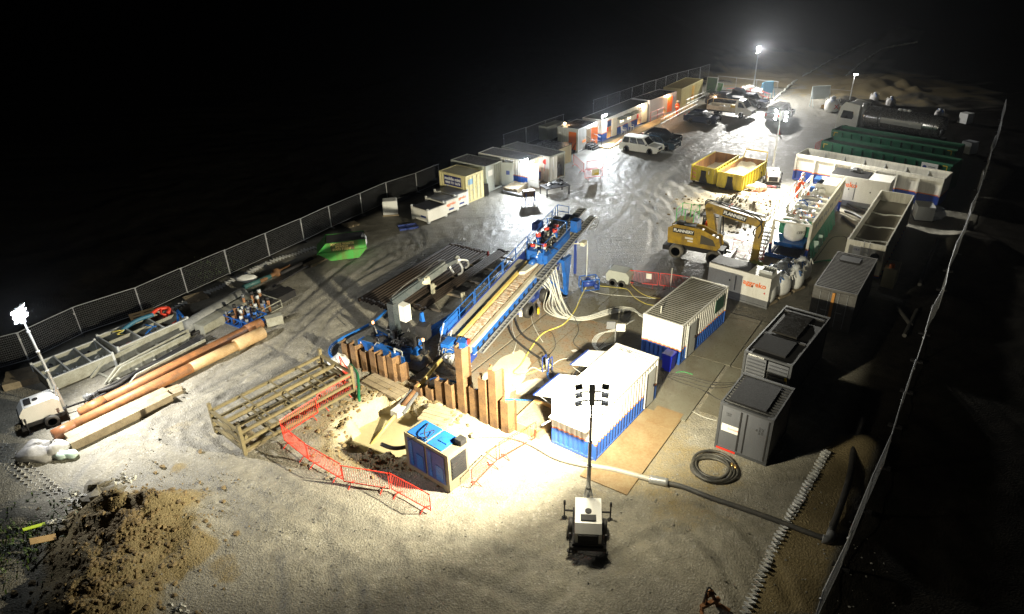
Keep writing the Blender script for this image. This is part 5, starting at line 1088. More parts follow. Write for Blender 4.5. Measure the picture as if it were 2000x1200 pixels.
# orange casing pipes
def casing(label, a_, b_, r, collars, inner=None, name='casing_pipe'):
    A = Vector((*G(*a_, r), r+.03)); Bv = Vector((*G(*b_, r), r+.03)); t = thing(name, label, 'pipe', (0, 0, 0), 0, 'long orange casing pipes'); d = Bv-A
    m = MB(); m.cyl(A, Bv, r, 20); m.build('pipe', ORUST, t, True)
    for (s0, s1, k, mt_) in collars: m = MB(); m.cyl(A+d*s0, A+d*s1, r*k, 20); m.build('collar', mt_, t, True)
    return t
BRN = mat('brown_collar', (.3, .12, .05), (.15, .07, .04), .5, .45); SANDP = mat('sandy_pipe', (.5, .35, .18), (.3, .16, .07), .6, .7)
casing('long orange casing pipe lying on the tray side', (158, 808), (510, 632), .3, [(-.005, .03, .72, BRN), (.03, .11, 1.12, ORUST), (.9, 1.0, 1.12, ORUST)])
casing('long orange casing pipe on the near side with sandy thick far end', (110, 850), (514, 650), .3, [(-.01, .07, 1.06, BRN), (.6, .84, 1.02, SANDP), (.84, 1.0, 1.3, SANDP)])
m = MB(); A = Vector((*G(106, 845, .1), .12)); Bv = Vector((*G(160, 818, .1), .14)); m.cyl(A, Bv, .1, 12); tag(m.build('steel_bar', BRN, None, True), 'short rusty bar sticking out before the orange pipes', 'bar')
slab('long thick grey timber beam mat in front of the orange pipes', ((136, 872), (330, 778), 1.15), .0, .45, WOOD, 2)
slab('short broken timber piece beyond the long timber mat', ((328, 772), (356, 762), .9), .0, .2, WOOD, 3)
# bags by the timber
BAGG = mat('grey_sack', (.45, .44, .43), (.25, .24, .23), .5, .6, bump=1, bs=5); BAGT = mat('pale_green_bag', (.5, .68, .6), (.7, .75, .7), .6, .45, bump=1, bs=6)
q = G(80, 890); m = MB(); m.blob((q[0], q[1], .25), (.95, .7, .45), 20, 12, .1, seed=2, flat=-.25); m.blob((q[0]+.7, q[1]+.1, .3), (.6, .5, .42), 16, 10, .12, seed=5, flat=-.3); tag(m.build('crumpled_sack', BAGG, None, True), 'big crumpled grey bulk sack in front of the timber mat', 'sack')
for i, (u, v, lb_) in enumerate(((118, 877, 'pale green bag standing against the timber mat end'), (103, 893, 'pale green bag beside the grey sack'), (123, 895, 'middle pale green bag of the little heap'), (141, 893, 'rightmost yellow-green bag of the little heap'))):
    q = G(u, v); m = MB(); m.blob((q[0], q[1], .18), (.36, .26, .2) if i else (.22, .22, .34), 14, 8, .07, seed=i+11, flat=-.17); tag(m.build('small_bag', BAGT, None, True), lb_, 'bag', 'pale green bags')
# pallets
def pallet(label, u, v, rz, tilt=0, mt=PALE_WOOD, s=1.0, z=0.0):
    q = G(u, v); t = thing('pallet', label, 'pallet', (q[0], q[1], z), rz, 'wooden pallets'); t.rotation_euler = (tilt, 0, rz); m = MB()
    for k in range(7): m.box(-.6*s, -.5*s+k*.148*s, .11, .6*s, -.5*s+k*.148*s+.1*s, .13)
    m.build('top_boards', mt, t); m = MB()
    for y in (-.5, -.05, .4): m.box(-.6*s, y*s, 0, .6*s, y*s+.1*s, .02)
    for x in (-.6, -.07, .46):
        for y in (-.5, -.05, .4): m.box(x*s, y*s, .021, x*s+.14*s, y*s+.1*s, .088)
    for x in (-.6, -.07, .46): m.box(x*s, -.5*s, .089, x*s+.14*s, .5*s, .109)
    m.build('blocks', mt, t); return t
pallet('pale wooden pallet propped up against the fence', 283, 628, R(38), R(50), z=.1, s=1.25)
pallet('dark wooden pallet lying flat by the fence', 383, 583, R(38), mt=WOOD, s=1.2); pallet('broken dark pallet by the fence beyond the green skip', 685, 440, R(38), mt=WOOD)
slab('rusty steel plates lying in the dark by the left fence', ((60, 735), (238, 668), 2.0), .0, .1, RUST, 3, 'steel plate', 'steel_plate')
slab('dark timber stack behind the left lighting tower', ((10, 752), (80, 735), 1.6), .0, .4, WOOD, 4, 'timber', 'timber_stack')
# big black pipe and things behind
m = MB(); A = Vector((*G(362, 640, .4), .42)); Bv = Vector((*G(476, 573, .4), .42)); m.cyl(A, Bv, .42, 24); tag(m.build('large_pipe', mat('dusty_black_pipe', (.12, .125, .125), (.3, .3, .28), .6, .6, scale=1.5), None, True), 'large dusty black plastic pipe lying parallel to the fence', 'pipe')
hose('black hose lying along the foot of the large black pipe', [(352,645),(400,625),(440,602),(480,578),(512,570),(535,578)], .08, RUBBER, z0=.2)
for k, (a_, b_) in enumerate((((346, 640), (378, 628)), ((352, 650), (395, 632)), ((372, 655), (405, 640)))):
    A = Vector((*G(*a_, .15), .15)); Bv = Vector((*G(*b_, .15), .15)); m = MB(); m.cyl(A, Bv, .11, 12); tag(m.build('pipe_offcut', BLACK, None, True), 'black pipe offcut %s at the near end of the large black pipe' % ('nearest the tray', 'in the middle', 'on the right')[k], 'pipe')
slab('long olive trough rack beside the large black pipe', ((392, 652), (500, 590), .9), .0, .6, TRAY, 1, 'trough', 'trough')
for k, (a_, b_, mt_, r, lb_) in enumerate((((475, 562), (528, 540), mat('teal_pipe', (.04, .12, .12)), .18, 'dark teal pipe end beyond the large black pipe'), ((508, 550), (566, 520), RUST, .15, 'rusty drill stem with a flange near the honeycomb strip'), ((548, 535), (610, 505), BLACK, .14, 'long dark pipe pointing at the green skip'), ((533, 560), (600, 520), BLACK, .08, 'thin dark rod on the gravel pointing at the green skip'))):
    A = Vector((*G(*a_, .2), .2)); Bv = Vector((*G(*b_, .2), .2)); m = MB(); m.cyl(A, Bv, r, 12)
    if k == 1: m.cyl(A+(Bv-A)*.5, A+(Bv-A)*.6, .35, 14)
    tag(m.build('stem_pipe', mt_, None, True), lb_, 'pipe')
q = G(484, 549); m = MB(); m.blob((q[0], q[1], .2), (.8, .4, .3), 14, 8, .1, seed=3, flat=-.2); tag(m.build('white_bag', PLASTIC_W, None, True), 'white bag lying on the honeycomb strip behind the large black pipe', 'bag')
slab('dark timber pallet left of the green skip', ((596, 520), (628, 503), 1.4), .0, .15, WOOD, 4, 'pallet', 'flat_pallet')
# crate of pipe ends
def crate(label, u, v, rz, mt, sx, sy, H, cyls):
    q = G(u, v); t = thing('pipe_crate', label, 'crate', q, rz, 'crates of upright pipe ends'); m = MB()
    for z in (.06, H):
        for y in (0, sy): m.bar((0, y, z), (sx, y, z), .05)
        for x in (0, sx): m.bar((x, 0, z), (x, sy, z), .05)
    for x in np.linspace(0, sx, 4):
        for y in (0, sy): m.bar((x, y, 0), (x, y, H), .045)
    for k in range(3): m.bar((k*sx/3, 0, .06), ((k+1)*sx/3, 0, H), .03)
    m.build('frame', mt, t); m = MB(); m.box(.02, .02, .02, sx-.02, sy-.02, .055); m.build('floor', mt, t); r_ = random.Random(int(u))
    for k in range(cyls):
        x = .2+(k % 4)*(sx-.4)/3+r_.uniform(-.06, .06); y = .2+(k//4)*(sy-.4)/max(1, (cyls-1)//4)+r_.uniform(-.05, .05); h = r_.uniform(.7, 1.15); rr = r_.uniform(.08, .12)
        m = MB(); m.cyl((x, y, .06), (x, y, h), rr, 12); o = m.build('pipe_end', (ORUST, RUST, mat('blue_tool', (.03, .15, .55)), ORUST)[k % 4] if k != 6 else _mats['blue_tool'], t, True)
        m = MB(); m.cyl((x, y, h-.2), (x, y, h+.02), rr*1.12, 12); m.build('collar', (DGREY, BLACK, LGREY)[k % 3], o, True)
    return t
crate('blue steel crate of upright rusty pipe ends beside the orange pipes', 440, 632, R(-32), BLUE, 2.3, 1.5, .6, 11)
crate('olive steel crate of upright rusty pipe ends behind the blue crate', 474, 607, R(-32), TRAY, 2.0, 1.6, .55, 9)
slab('dark steel mandrel rack behind the pipe crates', ((520, 598), (565, 575), 1.3), .0, .5, BLACK, 3, 'rack', 'mandrel_rack')
m = MB(); q = G(521, 637); m.bar((q[0], q[1], .3), (q[0]+.9, q[1]+.5, .3), .5, .6); tag(m.build('small_bracket', TRAY), 'small olive bracket box at the far end of the orange pipes', 'bracket')
# green skip
SKG = mat('green_skip_paint', (.04, .42, .07), (.16, .09, .03), .6, .45, scale=1.6, streak=True)
a, yw_, L = SEG(647, 511, 697, 503); L = 3.4; W = 1.8
t = thing('green_skip', 'bright green waste skip with painted lettering by the left fence', 'skip', (a[0], a[1]), R(14))
prof = [(0, .05), (2.1, .05), (2.75, .75), (2.75, 1.5), (-.2, 1.5), (-.95, .75)]
m = MB(); n = len(prof)
for y in (0, W): m.prism(prof, y-.03, y+.03, 'xz')
for i in (5, 0, 1, 2):
    p_, q_ = prof[i], prof[(i+1) % n]; m.add([(p_[0], 0, p_[1]), (q_[0], 0, q_[1]), (q_[0], W, q_[1]), (p_[0], W, p_[1])], [(0, 1, 2, 3)])
m.add([(-.95, 0, .75), (-.2, 0, 1.5), (-.2, W, 1.5), (-.95, W, .75)], [(0, 1, 2, 3)]); m.build('body', SKG, t)
m = MB()
for y in (-.08, W+.04): m.bar((-.95, y, .75), (2.75, y, .75), .1, .1)
for y in (-.06, W+.04):
    for x in (.05, 1.9): m.bar((x, y, .8), (x, y, 1.5), .1, .08)
m.build('rib', SKG, t)
m = MB(); m.box(.0, -.045, .82, 1.85, -.035, 1.46); m.build('painted_patch', mat('brown_patch', (.16, .09, .05), (.05, .3, .06), .6), t)
m = MB(); m.box(-.15, .05, 1.42, 2.7, W-.05, 1.49); m.build('load', mat('dark_rubbish', (.02, .02, .02), (.07, .06, .05), .5, .9, bump=1), t)
Lt = mat('skip_lettering', (.85, .72, .25), amt=.1); text('COOKS WASTE', .27, face((.93, -.056, 1.35), (1, 0, 0), UPZ), Lt, t, bold=.008); text('IPSWICH', .24, face((.93, -.056, 1.14), (1, 0, 0), UPZ), Lt, t, bold=.008); text('01473 710547', .24, face((.93, -.056, .93), (1, 0, 0), UPZ), Lt, t, bold=.008)
m = MB(); q = G(711, 468, 1.2); m.blob((q[0], q[1], 1.2), (.22, .3, .5), 10, 6, .15, seed=8); tag(m.build('hanging_sack', PLASTIC_W, None, True), 'white sack hanging over the end of the green skip', 'sack')
# wrapped pallet, blue tray
q = G(748, 424); t = thing('wrapped_load', 'white plastic wrapped load standing alone by the left fence', 'pallet load', q, R(8))
m = MB(); m.cbox((.7, .55, .75), (1.35, 1.1, 1.25), 0, 0, 0, 0, .95); o = m.build('load', PLASTIC_W, t); md = o.modifiers.new('b', 'BEVEL'); md.width = .1; md.segments = 3; m = MB(); m.box(0, 0, 0, 1.4, 1.1, .12); m.build('base', WOOD, t)
q = G(797, 445); t = thing('blue_drip_tray', 'low blue drip tray lying on the mud by the wrapped load', 'tray', q, R(20)); m = MB(); m.box(-.8, -.5, 0, .8, .5, .05)
for y in (-.5, .46): m.box(-.8, y, .051, .8, y+.04, .16)
for x in (-.8, .76): m.box(x, -.46, .051, x+.04, .46, .158)
m.build('tray', DBLUE, t)
# fuel tanks
def fuel(label, u, v, L, W, H, rz, lidm=DGREY, txt=False):
    q = G(u, v); t = thing('fuel_tank', label, 'fuel tank', q, rz, 'white fuel tanks')
    m = MB(); m.box(0, 0, .14, L, W, H); m.build('body', WHITE, t); m = MB()
    for x in (0, L-.25):
        for y in (0, W-.2): m.box(x, y, 0, x+.25, y+.2, .139)
    for x in (-.01, L-.13):
        for y in (-.01, W-.13): m.box(x, y, H, x+.14, y+.14, H+.16)
    m.build('corner_posts', LGREY, t); m = MB(); m.box(.12, .12, H+.002, L-.12, W-.12, H+.05); m.build('lid', lidm, t)
    if txt: text('aggreko', .36, face((L*.5, -.006, H*.72), (1, 0, 0), UPZ), TXT_O, t, bold=.006); m = MB(); m.box(L*.5-.3, -.008, .35, L*.5+.3, -.003, .5); m.build('label_plate', DBLUE, t)
    else: m = MB(); m.box(-.006, .25, .45, -.001, .9, .62); m.build('label_plate', DBLUE, t)
    return t
fuel('nearest white fuel tank with a junk-covered lid, no orange lettering on its side', 837, 438, 2.3, 2.1, 1.15, R(49), BLACK)
fuel('middle white fuel tank with orange lettering', 867.5, 423, 1.9, 2.3, 1.25, R(49), txt=True)
fuel('white fuel tank with orange lettering against the cream container', 889, 411, 1.8, 2.6, 1.3, R(49), txt=True)
# ---- lower left: torn bag, weeds, debris ; black pipe line on the right ; hose coil
q = G(205, 985); m = MB(); m.blob((q[0], q[1], .7), (.8, .7, .35), 16, 8, .2, seed=6); tag(m.build('spoil_sack', mat('muddy_sack', (.14, .12, .08), (.35, .34, .3), .5, .8, bump=1, bs=8), None), 'torn sack of spoil on top of the lower left heap', 'sack')
r_ = random.Random(12)
RAG = mat('rag_white', (.7, .7, .66), (.4, .38, .33), .5)
for i, (u, v, n, lb_) in enumerate(((238, 942, 7, 'white torn plastic rags at the right end of the spoil heap sack'), (150, 980, 7, 'white torn rags hanging down the left of the spoil sack'), (190, 1075, 3, 'white scrap lying low on the spoil heap slope'), (345, 1185, 6, 'white crumpled edging at the bottom of the picture'), (105, 1010, 5, 'grey rags by the grid mat in the lower left corner'))):
    m = MB(); c = G(u, v, .6)
    for k in range(n*2):
        a = Vector((c[0]+r_.gauss(0, .25), c[1]+r_.gauss(0, .2), .5+r_.uniform(0, .4) if i in (0, 1) else .25+r_.uniform(0, .15))); m.blob(a, (r_.uniform(.08, .2), r_.uniform(.04, .1), r_.uniform(.03, .1)), 7, 5, .3, seed=k)
    tag(m.build('plastic_rag', RAG, None), lb_, 'rag')
def weeds(label, u, v, n, s, spread, mt):
    m = MB(); c = G(u, v); r_ = random.Random(int(u+v))
    for k in range(n):
        a = r_.uniform(0, 2*PI); b_ = Vector((c[0]+r_.gauss(0, spread), c[1]+r_.gauss(0, spread), .05)); h = s*r_.uniform(.5, 1.1); o = Vector((math.cos(a), math.sin(a), 0)); w = Vector((-math.sin(a), math.cos(a), 0))*s*.13
        m.add([b_-w*.5, b_+w*.5, b_+o*h*.35+Vector((0, 0, h*.7))+w, b_+o*h*.35+Vector((0, 0, h*.7))-w, b_+o*h*.8+Vector((0, 0, h*.8))], [(0, 1, 2, 3), (3, 2, 4)])
    return tag(m.build('weed_patch', mt, None), label, 'plants', kind='stuff')
LEAF = mat('leaf_green', (.07, .12, .02), (.03, .05, .01), .6, .6)
weeds('weeds and brambles in the dark lower left corner', 40, 1060, 420, .3, 1.1, LEAF)
weeds('rough grass beside the left fence', 420, 530, 200, .15, 1.2, LEAF)
for (u, v, lb_, mt_, rz) in ((70, 1030, 'bright yellow-green high visibility strap on the dark slope', mat('hi_vis_strap', (.55, .75, .03)), .9), (85, 1055, 'tan board sticking out of the dark slope', PALE_WOOD, .7)):
    q = G(u, v, .4); m = MB(); m.cbox((q[0], q[1], .45), (.9, .14 if rz > .8 else .3, .03), rz, 0, .35, .3); tag(m.build('slope_debris', mt_), lb_, 'debris')
for (u, v) in ((60, 1165), (30, 960)): pass
# black pipe from the cabin to the right corner
BP = mat('dusty_black_hose', (.04, .04, .04), (.12, .11, .09), .5, .6, scale=2)
t = thing('discharge_pipe', 'long black discharge pipe crossing the yard from the sheet piles to the right fence', 'pipe', (0, 0, 0))
def ptube(px, r, z=None, n=5): return arc([(*G(u, v, r), (z or r)) for u, v in px], n)
m = MB(); m.tube(ptube([(920,852),(960,850),(1000,853),(1040,868),(1085,893),(1140,908),(1200,918),(1275,938)], .12), .12, 12); m.build('hose_section', mat('grey_hose', (.25, .24, .21), (.45, .42, .34), .5), t, True)
m = MB(); m.tube(ptube([(1275,938),(1330,950),(1390,973),(1450,993),(1520,1018),(1585,1043),(1612,1052)], .11), .11, 12); m.build('pipe_section', BP, t, True)
m = MB(); a = ptube([(1268,936),(1305,943)], .14); m.tube(a, .19, 12); m.build('coupling', STEEL, t, True)
m = MB(); m.tube(ptube([(1606,1052),(1618,1054),(1624,1042)], .14), .18, 12); m.build('elbow', DGREY, t, True)
m = MB(); m.tube(ptube([(1622,1040),(1645,980),(1662,920),(1668,872),(1685,820)], .14), .14, 12); m.build('side_pipe', RUBBER, t, True)  # dark rubber also stands in for the shadow strip along here
# hose coil
t = thing('hose_coil', 'coil of thick black hose with brass ends lying in front of the slate generator container', 'hose coil', (*G(1391, 918), 0)); m = MB(); c = G(1391, 918); pts = []
for k in range(150):
    a = k*.21; r0 = 1.0-.28*(k/150)+.05*math.sin(k*.31); pts.append((.02*math.sin(k*.13)+r0*1.03*math.cos(a)+(.12*math.sin(k*.05)), r0*math.sin(a)+.1*math.cos(k*.043), .08+.1*(.5+.5*math.sin(k*.17))))
m.tube(pts, .062, 8); m.build('hose', mat('coil_rubber', (.03, .03, .03), (.14, .13, .1), .5, .5, scale=2), t, True)
for k in (0, -1): p_ = Vector(pts[k]); q_ = Vector(pts[k+1 if k == 0 else -2]); d = (p_-q_).normalized(); m = MB(); m.cyl(p_, p_+d*.22, .075, 10); m.build('brass_end', mat('brass', (.6, .4, .15), amt=.3, rough=.3, metal=.8), t, True)
for k, P in enumerate(([(1305,735),(1340,745),(1380,757),(1420,757),(1450,745)], [(1307,732),(1345,740),(1385,751),(1425,752),(1452,742)], [(1303,737),(1335,750),(1370,762),(1402,780),(1416,785)], [(1310,730),(1350,737),(1390,747),(1430,748),(1455,740)])):
    hose('black power cable %s between the cabins and the generators' % ('in the middle of the bunch', 'second from the top of the bunch', 'lowest, running to the slate container', 'topmost of the bunch')[k], P, .03, RUBBER, cat='cable', name='power_cable', group='black power cables')
hose('thin white cable snaking from the near cabin to the slate container', [(1288,776),(1310,784),(1345,800),(1375,815),(1400,822)], .012, HOSE_W, cat='cable', name='thin_cable')
hose('short bright green rope on the olive plate by the bin', [(1320,728),(1335,727),(1353,732)], .03, mat('green_rope', (.03, .4, .1)), cat='rope', name='green_rope')
hose('thin dark cable running under the white skid generator to the container gap', [(1415,620),(1450,625),(1490,635),(1520,640)], .025, RUBBER, cat='cable', name='thin_cable')
# orange machine tip at the bottom
q = G(1385, 1190); t = thing('rusty_grab', 'rusty orange steel grab tip at the bottom edge of the picture', 'grab', q, .4); m = MB()
for s in (-1, 1): m.bar((s*.35, 0, 0), (s*.1, .1, .7), .12); m.bar((s*.35, 0, .1), (s*.6, -.4, .05), .1)
m.bar((-.4, 0, .3), (.4, 0, .35), .14); m.cyl((-.12, .1, .7), (.12, .1, .7), .12, 10); m.build('arm', ORUST, t); m = MB(); m.tube(arc([(-.3, 0, .5), (0, .2, .9), (.3, .1, .5)]), .03, 6); m.build('hose', RUBBER, t)
# ================================================================ far row: stores and cabins
RG = [mat('ribbed_wet_roof', (.4, .4, .4), (.15, .15, .15), .5, .3, scale=1), ROOF_D]
def store(label, u, v, L, W=2.44, H=2.59, rz=R(142), top=None, **k):
    q = G(u, v) if top is None else G(u, v, H); return container('store_container', label, 'container', q, rz, L=L, W=W, H=H, group='store containers along the field fence', **k)
YC = mat('cream_container', (.62, .56, .3), (.35, .28, .12), .45, .45, streak=True)
tM = store('cream ten-foot container with the dark blue lettered sign', 912, 399, 3.3, wall=YC, roof=[YC, mat('cream_roof_valley', (.12, .11, .06), amt=.4)], frame=YC, near='doors', rz=R(141))
m = MB(); m.box(.55, .012, 1.45, 2.65, .03, 2.35); s_ = m.build('sign_board', mat('navy_sign', (.01, .015, .12), amt=.1), tM)
text('mobile mini', .42, face((1.6, .034, 2.08), (-1, 0, 0), UPZ), TXT_W, tM, bold=.012); text('0800 731 5678', .3, face((1.6, .034, 1.7), (-1, 0, 0), UPZ), TXT_W, tM, bold=.008)
m = MB(); m.box(-.03, -1.0, 1.7, -.012, -.3, 2.2); m.build('door_notice', mat('pale_blue_notice', (.2, .35, .5), amt=.2), tM)
GC = mat('grey_green_container', (.42, .45, .42), (.22, .22, .19), .4, .45, streak=True)
t2 = store('grey-green store container with one door open, next to the cream container', 948.7, 326, 4.4, top=1, wall=GC, roof=ROOF_D, frame=GC, near='open', H=2.59)
m = MB(); m.box(0, -1.2, .14, .05, -.1, 2.45); m.build('door', GC, t2); m = MB(); m.box(-.02, -.95, 1.55, -.002, -.3, 2.1); m.build('door_notice', WHITE, t2)
m = MB(); m.box(-1.15, -.03, 0, 0, .03, 2.3); o = m.build('open_door', GC, t2, loc=(0, -2.36, .14), rz=R(25)); m = MB(); m.box(-.8, .031, 1.1, -.45, .045, 1.5); m.build('door_notice', DBLUE, o)
t3 = store('ribbed-roof store container with blue base stripe and white floodlights on its corner', 1032, 315.5, 6.06, top=1, wall=WB, roof=RG, frame=WHITE, near='open', rz=R(144), floor=WOOD)
for k, (y, a) in enumerate(((-.08, -150), (-2.36, -28))):
    m = MB(); m.box(0, -1.14, 0, .05, 0, 2.3)
    for q_ in range(4): m.box(-.03, -1.05, .1+.55*q_, -.003, -.1, .5+.55*q_)
    o = m.build('open_door', WHITE, t3, loc=(-.02, y, .14), rz=R(-95 if k == 0 else -65))
    if k: mm = MB(); mm.lathe([(.02, 0), (.26, 0), (.26, .08), (.02, .08)], 16, (-.13, -.35, 1.85), 0, 'x'); [mm.cyl((-.08, -.25-.2*j, .9), (-.08, -.25-.2*j, 1.5), .02, 6) for j in range(4)]; mm.build('red_fittings', REDP, o)
t4 = store('ribbed-roof store container with tools hanging on its open door', 1073.3, 306.8, 6.4, top=1, wall=LGREY, roof=RG, frame=GC, near='open', rz=R(137), floor=WOOD)
m = MB(); m.box(0, -1.2, .14, .05, -.1, 2.45); m.build('door', WHITE, t4)
m = MB(); m.box(-1.17, -.03, 0, 0, .03, 2.3); o = m.build('open_door', CREAM, t4, loc=(0, -2.36, .14), rz=R(150))
m = MB()
for j in range(4): m.bar((-.2-.25*j, .06, 2.0), (-.22-.25*j, .06, 1.0+.2*(j % 2)), .12, .05)
m.bar((-.05, .06, 2.0), (-1.1, .06, 2.0), .08); m.build('hanging_tools', mat('hanging_gear', (.1, .12, .06), (.25, .1, .05), .8), o)
for tt, n in ((t3, 1), (t4, 2)):    # shelves and contents
    m = MB(); r_ = random.Random(n)
    for z in (.6, 1.2, 1.8): m.box(.3, -.6, z, 3.5, -.12, z+.03)
    for k in range(26): z = (.17, .63, 1.23, 1.83)[k % 4]; x = r_.uniform(.3, 3.3); m.box(x, -.55, z+.002, x+r_.uniform(.1, .3), -.2, z+r_.uniform(.1, .4))
    m.build('shelves', mat('store_clutter', (.35, .2, .1), (.06, .06, .07), .9, scale=3), tt); m = MB()
    for k in range(8): m.cyl((.4, -1.6-.1*k, .18), (.35, -1.65-.08*k, 1.0+.3*(k % 3)), .05, 6)
    m.build('red_hoses', REDP if n == 1 else DGREY, tt)
point('store_lamp', (1.2, -1.3, 2.3), 130, (1, .7, .4), .05, t3); point('store_lamp', (1.2, -1.3, 2.3), 14, (1, .85, .6), .05, t4)
q = G(1116, 281.5, 1.9); tt = thing('site_box', 'low cream flat-roofed box between the stores and the grey cabin', 'box', q, R(142), None); m = MB(); m.box(0, 0, 0, 3.2, 2.6, 1.85); m.build('body', CREAM, tt); m = MB(); m.box(-.05, -.05, 1.855, 3.25, 2.65, 1.92); m.build('roof', ROOF_D, tt)
q = G(1082, 292); tt = thing('air_unit', 'small white unit on the far fence line above the ribbed stores', 'unit', (q[0]-.6, q[1]+3.5), R(52)); m = MB(); m.box(0, 0, 0, 3.5, 1.2, 1.7); m.build('body', GC, tt); m = MB(); m.box(3.0, -.3, .9, 3.6, -.01, 1.6); m.build('fan_box', WHITE, tt)
# cabins
ODOOR = mat('orange_door', (.72, .16, .03), (.5, .1, .02), .3, .4)
def cabin(label, uA, vA, uB, vB, wall, roof, H=2.6, W=2.7, **k):
    A = np.array(G(uA, vA, H)); Bq = np.array(G(uB, vB, H)); yw_ = math.atan2(Bq[1]-A[1], Bq[0]-A[0]); L = float(np.hypot(*(Bq-A))); o = A+W*np.array([-math.sin(yw_), math.cos(yw_)])
    return container('site_cabin', label, 'cabin', (o[0], o[1]), yw_, L=L, W=W, H=H, wall=wall, roof=roof, group='site cabins along the left side', floor=PALE_WOOD, **k), L
k1, L1 = cabin('pale grey cabin with orange doors nearest the stores', 1129.5, 253, 1166, 238, mat('pale_cabin', (.5, .52, .53), (.3, .31, .3), .3, .45, streak=True), ROOF_D, gaps=[(1.9, 2.85, .2, 2.2)])
m = MB(); m.box(-.03, -2.45, .2, .02, -1.5, 2.2); m.build('door', ODOOR, k1)
m = MB(); m.box(0, -.03, 0, .95, .03, 2.0); m.build('open_door', ODOOR, k1, loc=(2.87, -2.72, .2), rz=R(-20))
m = MB(); m.box(.9, -2.745, .9, 1.6, -2.73, 1.15); m.build('notice', ORANGE, k1)
m = MB()
for k in range(4): m.box(1.6, -2.9-.3*k, .0, 3.2, -2.72-.3*k if k else -2.72, .6-.15*k)
for x in (1.6, 3.2):
    m.bar((x, -2.8, 1.5), (x, -3.9, 1.1), .05); m.bar((x, -3.9, 0), (x, -3.9, 1.1), .05); m.bar((x, -2.85, .9), (x, -3.9, .6), .04)
m.build('steps', BLACK, k1)
m = MB(); m.bar((-1.4, -2.5, .1), (-.1, -2.5, 1.1), .06); m.bar((-1.0, -2.5, 0), (-1.0, -2.5, 1.4), .05); m.box(-1.2, -2.4, .0, -.05, -1.4, .25); m.bar((-1.2, -.3, .0), (-1.2, -.3, 1.3), .05); m.bar((-1.2, -2.5, 1.3), (-1.2, -.3, 1.3), .05); m.build('end_steps', BLACK, k1)
k2, L2 = cabin('long white and blue office cabin with window canopies', 1177, 235, 1269, 197, WB, mat('dark_olive_roof', (.1, .1, .085), (.04, .04, .035), .5, .4), gaps=[(1.2, 2.2, .2, 2.3), (4.4, 5.4, 1.35, 1.9), (6.3, 7.3, 1.35, 1.9), (9.2, 10.1, .2, 2.3)])
for x, a in ((2.2, -8), (10.1, -14)):
    m = MB(); m.box(0, -.03, 0, 1.0, .03, 2.15); d_ = m.build('open_door', mat('cream_door', (.75, .68, .52), amt=.2), k2, loc=(x+.03, -2.76, .2), rz=R(a))
for x in (3.3, 5.2, 7.1):
    m = MB(); m.bar((x+.7, -2.72, 2.15), (x+.7, -3.5, 2.05), 1.6, .06); m.build('window_canopy', mat('canopy_green', (.12, .13, .09), amt=.4), k2)
for x in (4.4, 6.3): m = MB(); m.box(x, -2.66, 1.35, x+1.0, -2.64, 1.9); o = m.build('window', lamp_mat('lit_window', (1, .82, .55), 2.2), k2); m = MB(); m.box(x+.48, -2.7, 1.35, x+.54, -2.66, 1.9); m.build('mullion', WHITE, o)
m = MB(); m.cbox((1.1, -2.8, 1.3), (.16, .1, .45)); m.build('extinguisher', REDP, k2); m = MB(); m.cbox((8.9, -2.8, 1.3), (.3, .1, .5)); m.build('first_aid_box', REDP, k2)
k3, L3 = cabin('pale cabin with an open orange door beside the cream end cabin', 1270, 196.5, 1322, 178.5, mat('lilac_white_cabin', (.55, .54, .58), (.35, .33, .33), .3, .45, streak=True), ROOF_D, H=2.75, gaps=[(3.7, 4.6, .4, 2.4), (5.5, 6.1, 1.4, 2.2)])
m = MB(); m.box(0, -.03, 0, .95, .03, 2.0); m.build('open_door', ODOOR, k3, loc=(4.65, -2.76, .4), rz=R(-10)); m = MB(); m.box(5.5, -2.66, 1.4, 6.1, -2.64, 2.2); m.build('window', lamp_mat('lit_window', (1, .82, .55), 2.2), k3)
k4, L4 = cabin('cream end cabin at the far end of the row', 1332, 174, 1373.5, 154.5, YC, mat('olive_cabin_roof', (.3, .25, .12), (.16, .14, .08), .4, .5), gaps=[(4.2, 5.1, .3, 2.3)])
for tt, x, pw in ((k1, 2.3, 80), (k2, 1.8, 280), (k2, 9.5, 240), (k3, 4.1, 260), (k4, 4.6, 200)): point('cabin_lamp', (x, -1.3, 2.3), pw, (1, .68, .38), .06, tt)
def bulkhead(parent, loc, power, col, mt, s=.16):
    m = MB(); m.cbox(loc, (s*1.6, s*.5, s)); o = m.build('wall_lamp', mt, parent); p_ = point('wall_lamp_light', (loc[0], loc[1]-.3, loc[2]+.02), power, col, .06, parent); return o
bulkhead(k2, (10.0, -2.85, 2.45), 220, (1, .85, .6), GLOWW, .3); bulkhead(k3, (4.4, -2.85, 2.6), 240, (1, .6, .3), GLOWW, .25); bulkhead(k1, (1.0, -.3, 2.75), 25, (1, .55, .25), GLOWW, .2)
